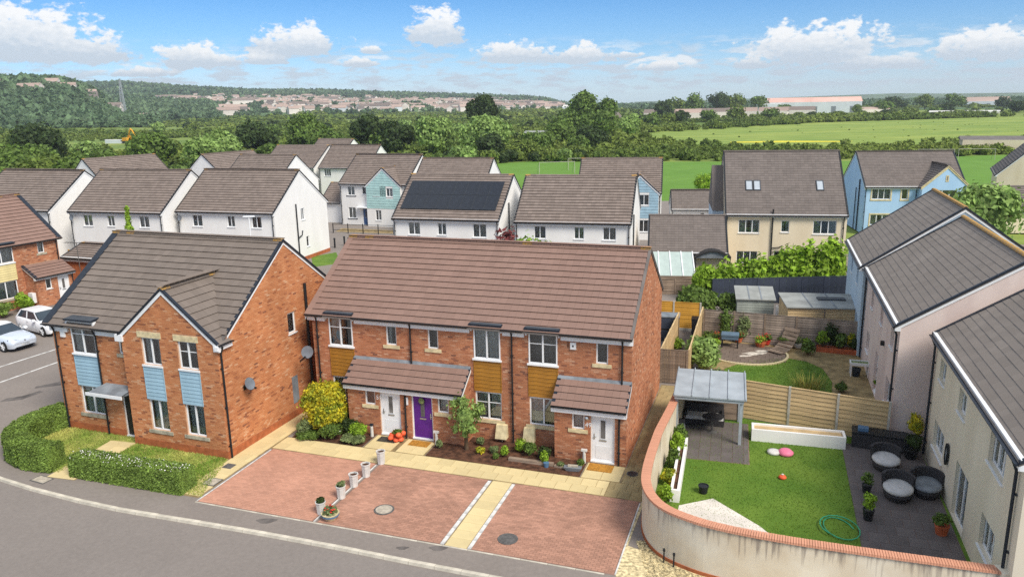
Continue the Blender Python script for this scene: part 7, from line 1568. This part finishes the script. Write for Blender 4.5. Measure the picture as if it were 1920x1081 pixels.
def lamp_post(label, x, y, h):
    t = thing('street_lamp', label, 'street lamp', (x, y, 0)); k = MB(); k.tube([(0, 0, 0), (0, 0, h)], [.07, .045], 8); k.build('pole', 'white_upvc', t); k = MB(); k.hexa([(-.5, -.1, h), (.5, -.1, h), (.5, .1, h), (-.5, .1, h), (-.45, -.07, h+.08), (.45, -.07, h+.08), (.45, .07, h+.08), (-.45, .07, h+.08)]); k.build('lamp_head', 'white_upvc', t)
lamp_post('thin white street lamp before the large white gabled house', -22.1, 65, 5.35)
t = thing('tv_aerial', 'tv aerial on a thin pole left of the corner house roof', 'aerial', (-34.4, 60.5, 0), 18); k = MB(); k.tube([(0, 0, 0), (0, 0, 4.2)], .03, 6); k.build('pole', 'iron', t); k = MB(); k.tube([(-1.2, 0, 4.15), (.5, 0, 4.15)], .02, 5); k.build('boom', 'iron', t)
for i in range(7): k = MB(); x = -1.1+i*.24; k.tube([(x, -.25, 4.17), (x, .25, 4.17)], .01, 4); k.build('element', 'iron', t)
# front garden of the teal house
sheet('dry_garden', [(-20.3, 92.2), (-12.2, 89.3), (-12.8, 87.4), (-20.6, 89.8)], .01, 'slab_bed')
t = thing('railing', 'dark iron railing in front of the teal gabled house', 'railing', (-20.6, 88.9, 0), 16)
for i in range(5): k = MB(); k.box(i*1.9-.04, i*1.9+.04, -.04, .04, 0, 1.15); k.build('post', 'black_plastic', t)
for z in (.35, 1.0): k = MB(); k.box(0, 7.6, -.02, .02, z, z+.05); k.build('rail', 'black_plastic', t)
sheet('verge_lawn', [(-19.6, 74.5), (-17.6, 76.6), (-16.0, 71), (-18.2, 69.5)], .01, 'lawn')
for i, (x, y) in enumerate(((-18.3, 79.2), (-17.5, 80.2), (-16.9, 79.5))):
    t = thing('bollard', ['dark bollard on the verge, nearest the white gable', 'dark bollard in the middle of the three on the verge', 'dark bollard on the verge, nearest the terrace roof'][i], 'bollard', (x, y, 0)); k = MB(); k.lathe([(.09, 0), (.09, .9)], n=10); k.build('shaft', 'black_plastic', t); k = MB(); k.lathe([(.11, .9), (.11, .98), (.03, 1.05)], n=10); k.build('cap', 'black_plastic', t)

# ------------------------------------------------------------------ things before the terrace
TUB = ['white tub standing nearest the front path', 'white tub second from the path, dark soil in it', 'white tub third from the path, wide open rim', 'white tub with a small plant, next to last before the flower bowl', 'white tub nearest the road, beside the flower bowl']
for i, ((x, y), h, lf) in enumerate((((-5.5, 29.25), .56, None), ((-5.92, 28.15), .54, None), ((-6.25, 27.35), .52, None), ((-6.55, 26.45), .5, 'leaf_sage'), ((-7.05, 25.35), .46, 'leaf_dark'))):
    t = thing('planter_tub', TUB[i], 'planter', (x, y, .016)); r_ = .185; k = MB(); k.lathe([(r_*.82, 0), (r_*.96, h*.93), (r_*1.08, h*.93), (r_*1.08, h), (r_*.9, h), (r_*.88, h-.06)], n=8); k.build('tub', 'white_pot', t); k = MB(); k.lathe([(r_*.87, h-.059), (.02, h-.05)], n=8); k.build('soil', 'soil', t)
    if lf: rng = np.random.default_rng(600+i); V, F = crown_arrays([(0, 0, h+.03, .15, .15, .1), (.06, .02, h+.08, .1, .1, .09)], 160, .045, rng); link('plant', npmesh('plant', V, F, lf), t)
t = thing('flower_bowl', 'round white and blue bowl of red flowers at the end of the tub row', 'planter', (-6.62, 24.95, .016)); k = MB(); k.lathe([(.2, 0), (.31, .2), (.33, .24), (.28, .24), (.27, .2)], n=14); k.build('bowl', 'cream_stone', t); k = MB(); k.lathe([(.315, .14), (.325, .19)], n=14); k.build('band', 'blue_plastic', t)
rng = np.random.default_rng(66); V, F = crown_arrays([(0, 0, .28, .24, .24, .1), (.1, .05, .34, .12, .12, .1), (-.1, -.03, .36, .1, .1, .12)], 260, .05, rng); link('foliage', npmesh('foliage', V, F, 'leaf_sage'), t)
k = MB(); [k.lathe([(.015, -.015), (.04, 0), (.015, .02)], (rng.uniform(-.2, .2), rng.uniform(-.2, .2), rng.uniform(.34, .46)), 6) for _ in range(16)]; k.build('flowers', 'flower_red', t)
for i, (u, d, l) in enumerate(((-11.28, -.3, 'short white post with dark cap beside the left white door'), (-8.2, -.2, 'short white post with a flared head right of the purple door'), (-1.68, -.15, 'short white T headed post left of the right white door'))):
    t = thing('marker_post', l, 'post', (*T(u, d), .02), 18.9); k = MB(); k.lathe([(.075, 0), (.06, .5), (.05, .52)], n=10); k.build('shaft', 'white_pot', t); k = MB(); k.box(-.12 if i else -.07, .12 if i else .07, -.06, .06, .52, .6); k.build('head', 'white_pot' if i else 'navy_plastic', t)
for u, d, w, l, m, lb in ((-10.45, -.42, .86, .5, 'dark_mat', 'dark doormat before the left white door'), (-8.92, -.40, .9, .52, 'doormat', 'brown coir doormat before the purple door'), (-.95, -.42, 1.0, .62, 'doormat', 'large brown coir doormat before the right white door')):
    t = thing('doormat', lb, 'doormat', (*T(u, d), .022), 18.9); k = MB(); k.box(-w/2, w/2, -l/2, l/2, 0, .018); k.build('mat', m, t); k = MB(); k.box(-w/2+.04, w/2-.04, -l/2+.04, l/2-.04, .0185, .023); k.build('pile', m, t)
rng = np.random.default_rng(71); t = thing('flower_basket', 'cluster of coral orange blooms on the step between the white and purple doors', 'flowers', (*T(-9.95, -.42), .02), 18.9)
for i in range(11): a = i*.57; q = .10+.2*((i*7) % 5)/5; k = MB(); k.lathe([(.04, -.1), (.11, -.06), (.13, 0), (.1, .07), (.03, .1)], (q*math.cos(a)*1.5, q*math.sin(a)*.8, .11+.09*((i*3) % 4)), 10); k.build('bloom', 'flower_orange', t, True)
V, F = crown_arrays([(0, 0, .42, .22, .16, .1)], 160, .06, rng); link('foliage', npmesh('foliage', V, F, 'leaf_mid'), t)
for i, (u, l) in enumerate(((-5.55, 'beige gas meter hood below the middle ground floor window'), (-4.3, 'beige gas meter hood below the right ground floor window'))):
    t = thing('meter_hood', l, 'meter box', (*T(u, .91), .22), 18.9); k = MB(); k.hexa([(-.26, -.3, 0), (.26, -.3, 0), (.26, 0, 0), (-.26, 0, 0), (-.24, -.14, .58), (.24, -.14, .58), (.24, 0, .6), (-.24, 0, .6)]); k.build('hood', 'cream_stone', t); k = MB(); k.tube([(.0, -.1, -.2), (.0, -.1, 0)], .03, 6); k.build('pipe', 'iron_pale', t)
t = thing('bed_edging', 'timber sleeper edging in the middle of the soil bed', 'edging', (*T(-4.7, -.78), .03), 18.9); k = MB(); k.box(0, 1.9, -.09, .09, 0, .12); k.build('sleeper', 'weathered_wood', t); k = MB(); k.box(1.95, 2.9, -.12, .06, -.01, .07); k.build('short_sleeper', 'weathered_wood', t)
t = thing('boot_scraper', 'grey metal boat shaped ornament at the end of the soil bed', 'ornament', (*T(-1.95, -.95), .03), 12); k = MB(); k.hexa([(-.25, -.08, 0), (.25, -.08, 0), (.25, .08, 0), (-.25, .08, 0), (-.36, -.13, .16), (.36, -.13, .16), (.36, .13, .16), (-.36, .13, .16)]); k.build('hull', 'lead', t); k = MB(); k.box(-.2, .2, -.05, .05, .162, .24); k.build('deck', 'iron_pale', t)
def cover(label, x, y, yaw, w, l, m, rnd=False, z=.02):
    t = thing('manhole_cover', label, 'manhole cover', (x, y, z), yaw); k = MB()
    if rnd: k.lathe([(w*.5, 0), (w*.5, .012), (w*.42, .012)], n=20)
    else: k.box(-w/2, w/2, -l/2, l/2, 0, .012)
    k.build('frame', 'iron', t); k = MB()
    if rnd: k.lathe([(w*.41, .0121), (w*.41, .018), (.02, .018)], n=20)
    else: k.box(-w/2+.05, w/2-.05, -l/2+.05, l/2-.05, .0121, .018)
    k.build('lid', m, t)
cover('pale round cover in the middle paved bay', -4.8, 25.5, 19, .75, .6, 'iron_pale', True); cover('grey round cover in the paved bay nearest the wall', -.3, 23.4, 19, .7, .6, 'iron', True)
cover('black round cover on the alley slabs by the terrace corner', 4.6, 27.9, 19, .46, .4, 'black_plastic', True, .024); cover('pale square cover on the slab path beside the lawn', -11.95, 27.9, 19, .62, .6, 'iron_pale')
cover('small dark square cover on the slab path by the corner house', -11.75, 29.25, 19, .42, .4, 'iron'); cover('pale rectangular cover in the pavement by the clipped hedges', -18.95, 28.4, 25, .8, .5, 'iron_pale', z=.001)
cover('small dark cover in the corner lawn', -18.6, 31.0, 20, .4, .3, 'iron', z=.015)
for i, (x, y, s) in enumerate(((-2.6, 22.95, .3), (-3.8, 23.0, .2), (-8.9, 24.9, .35))): sheet('rust_stain', [(x+s*math.cos(a)*(1+.3*math.sin(3*a)), y+s*.5*math.sin(a)) for a in [j*.5 for j in range(12)]], .005, 'tar_patch', th=.004)

# ------------------------------------------------------------------ the two white cars
def car(label, x, y, yaw, st, hw=.9, paint='car_white'):
    """x forward; st: stations (x, half width, sill z, shoulder z, top z)"""
    t = thing('parked_car', label, 'car', (x, y, 0), yaw); k = MB(); rings = []
    for (sx, w, zs, zb, zt) in st:
        c = [(-w*.93, zs), (-w, zs+.2), (-w*1.0, zb), (-w*.86, zt-.02), (-w*.45, zt+.02), (0, zt+.03), (w*.45, zt+.02), (w*.86, zt-.02), (w, zb), (w, zs+.2), (w*.93, zs)]
        rings.append(len(k.v)); k.v += [(sx, yy, z) for yy, z in c]
    for a, b in zip(rings, rings[1:]):
        for j in range(10): k.f.append((a+j, b+j, b+j+1, a+j+1)); k.m.append(0)
    k.f.append(tuple(rings[0]+j for j in range(11))); k.f.append(tuple(rings[-1]+j for j in range(11))[::-1]); k.m += [0, 0]
    k.build('body', paint, t, True)
    return t
def greenhouse(t, fx, rx, f_top, r_top, zb, zr, w, wt, zf=None, zrb=None, split=None):
    zf = zf or zb; zrb = zrb or zb
    B = lambda s: [(fx, s*w*.86, zf), (rx, s*w*.86, zrb)]; k = MB()
    roof = [(f_top, -wt, zr-.03), (f_top, wt, zr-.03), ((f_top+r_top)/2, wt*1.02, zr), (r_top, wt*.96, zr-.03), (r_top, -wt*.96, zr-.03), ((f_top+r_top)/2, -wt*1.02, zr)]
    up_ = [(p[0], p[1], p[2]+.04) for p in roof]; n = len(k.v); k.v += roof+up_; k.f += [(n+6, n+7, n+8, n+11), (n+11, n+8, n+9, n+10)]; k.m += [0, 0]
    for i in range(6): j = (i+1) % 6; k.f.append((n+i, n+j, n+6+j, n+6+i)); k.m.append(0)
    k.build('roof', 'car_white', t)
    q = MB(); q.face([(fx, -w*.8, zf), (fx, w*.8, zf), (f_top, wt*.94, zr-.03), (f_top, -wt*.94, zr-.03)]); q.build('windscreen', 'car_glass', t)
    q = MB(); q.face([(rx, w*.8, zrb), (rx, -w*.8, zrb), (r_top, -wt*.9, zr-.03), (r_top, wt*.9, zr-.03)]); q.build('rear_window', 'car_glass', t)
    for s in (-1, 1):
        a, b, c, d = (fx-.12, s*w*.88, zb), (rx+.1, s*w*.88, zb), (r_top+.06, s*wt*.99, zr-.03), (f_top-.06, s*wt*.99, zr-.03)
        q = MB(); q.face([a, b, c, d]); q.build('side_window', 'car_glass', t)
        lerp = lambda p, r_, u: tuple(p[i]+(r_[i]-p[i])*u for i in range(3)); o = s*.012
        for u in (0, split or .52, 1):
            p, r_ = lerp(a, b, u), lerp(d, c, u); wd = .055 if 0 < u < 1 else .07
            q = MB(); q.hexa([(p[0]-wd, p[1], p[2]), (p[0]+wd, p[1], p[2]), (p[0]+wd, p[1]+o, p[2]), (p[0]-wd, p[1]+o, p[2]), (r_[0]-wd, r_[1], r_[2]), (r_[0]+wd, r_[1], r_[2]), (r_[0]+wd, r_[1]+o, r_[2]), (r_[0]-wd, r_[1]+o, r_[2])]); q.build('pillar', 'car_white', t)
def wheels(t, xs, w, r=.33):
    for x in xs:
        for s in (-1, 1):
            k = MB(); k.tube([(x, s*(w-.23), r), (x, s*(w+.012), r)], r, 24); o = k.build('wheel', 'tyre', t)
            k = MB(); k.tube([(x, s*(w-.02), r), (x, s*(w+.02), r)], r*.64, 20); k.build('rim', 'alloy', o)
            for i in range(5): a = i*1.2566; k = MB(); k.tube([(x+math.cos(a)*.03, s*(w+.024), r+math.sin(a)*.03), (x+math.cos(a)*r*.6, s*(w+.024), r+math.sin(a)*r*.6)], .028, 5); k.build('spoke', 'car_white', o)
            k = MB(); n = 20; pts = [(x+(r+.07)*math.cos(math.pi*j/n), s*(w+.004), r+.02+(r+.07)*math.sin(math.pi*j/n)) for j in range(n+1)]; k.face(pts); k.build('wheel_arch', 'black_plastic', t)
def trim(t, hw, xf, zg, rear=False):
    for s in (-1, 1):
        k = MB(); k.hexa([(xf-.28, s*hw*.92, zg+.05), (xf-.02, s*hw*.5, zg+.02), (xf-.02, s*hw*.5, zg+.03), (xf-.27, s*hw*.93, zg+.06), (xf-.40, s*hw*.93, zg+.17), (xf-.05, s*hw*.52, zg+.12), (xf-.06, s*hw*.5, zg+.13), (xf-.38, s*hw*.9, zg+.18)]); k.build('headlight', 'headlamp', t)
        k = MB(); k.tube([(xf-.16, s*hw*.72, zg-.27), (xf-.1, s*hw*.72, zg-.27)], .1, 10); k.build('fog_lamp', 'black_plastic', t)
    k = MB(); k.hexa([(xf-.1, -hw*.46, zg-.08), (xf+.012, -hw*.4, zg-.08), (xf+.012, hw*.4, zg-.08), (xf-.1, hw*.46, zg-.08), (xf-.12, -hw*.52, zg+.1), (xf-.01, -hw*.46, zg+.1), (xf-.01, hw*.46, zg+.1), (xf-.12, hw*.52, zg+.1)]); g = k.build('grille', 'navy_plastic', t)
    k = MB(); k.lathe([(.07, 0), (.07, .012), (.05, .02)], n=14); o = k.build('badge', 'alloy', g); o.location = (xf+.012, 0, zg+.01); o.rotation_euler = (0, R(90), 0)
    k = MB(); k.box(xf-.06, xf+.02, -hw*.55, hw*.55, zg-.37, zg-.2); k.build('lower_grille', 'black_plastic', t); k = MB(); k.box(xf+.0201, xf+.03, -.26, .26, zg-.27, zg-.16); k.build('number_plate', 'plate_white', t)
    for s in (-1, 1):
        k = MB(); k.hexa([(xf-1.45, s*hw, .98), (xf-1.25, s*hw, .98), (xf-1.25, s*(hw+.2), 1.0), (xf-1.45, s*(hw+.2), 1.0), (xf-1.47, s*hw, 1.1), (xf-1.3, s*hw, 1.1), (xf-1.3, s*(hw+.18), 1.12), (xf-1.47, s*(hw+.18), 1.12)]); k.build('mirror', 'car_white', t)
        k = MB(); k.box(xf-2.35, xf-2.15, s*(hw+.005)-.01, s*(hw+.005)+.01, .82, .86); k.build('door_handle', 'car_white', t)
        for q in (xf-1.38, xf-2.42): k = MB(); k.box(q-.006, q+.006, s*hw-.004, s*hw+.004, .35, .9); k.build('door_gap', 'black_plastic', t)
ST1 = [(2.2, .62, .32, .5, .62), (2.16, .74, .25, .55, .70), (1.95, .86, .22, .66, .80), (1.4, .9, .2, .78, .92), (.75, .91, .2, .86, 1.0), (-.6, .91, .2, .9, 1.02), (-1.6, .9, .22, .92, 1.04), (-2.1, .84, .28, .86, 1.0), (-2.25, .7, .4, .7, .85)]
t = car('white saloon car nosing out of the bay at the picture edge', -32.1, 46.75, 25, ST1, paint='car_white_blued'); greenhouse(t, .95, -1.75, .15, -1.0, 1.0, 1.40, .9, .62, zrb=1.05); wheels(t, (1.38, -1.35), .89); trim(t, .9, 2.17, .62)
ST2 = [(1.95, .6, .32, .52, .64), (1.9, .72, .25, .58, .74), (1.7, .82, .22, .7, .84), (1.2, .86, .2, .82, .95), (.7, .87, .2, .88, 1.0), (-.8, .87, .2, .93, 1.04), (-1.6, .86, .22, .97, 1.06), (-1.98, .8, .3, .95, 1.05), (-2.06, .68, .42, .8, .95)]
t = car('white hatchback parked side on in front of the brick house porch', -31.3, 49.9, 31, ST2); greenhouse(t, .85, -1.92, .2, -1.55, 1.0, 1.47, .87, .62, zrb=1.06); wheels(t, (1.25, -1.25), .85); trim(t, .87, 1.93, .66)
hz = MB(); hz.box(-4800, 4800, -4800, 4800, -3, 150); hm = bpy.data.materials.new('haze'); hm.use_nodes = True; ht = hm.node_tree; ht.nodes.clear()
hv = ht.nodes.new('ShaderNodeVolumePrincipled'); hv.inputs['Color'].default_value = (.88, .94, 1, 1); hv.inputs['Density'].default_value = .00015; hv.inputs['Anisotropy'].default_value = .2
ho = ht.nodes.new('ShaderNodeOutputMaterial'); ht.links.new(hv.outputs[0], ho.inputs['Volume']); M['haze'] = hm; tag(hz.build('haze', 'haze'), kind='stuff')
print('objects', len(bpy.data.objects))
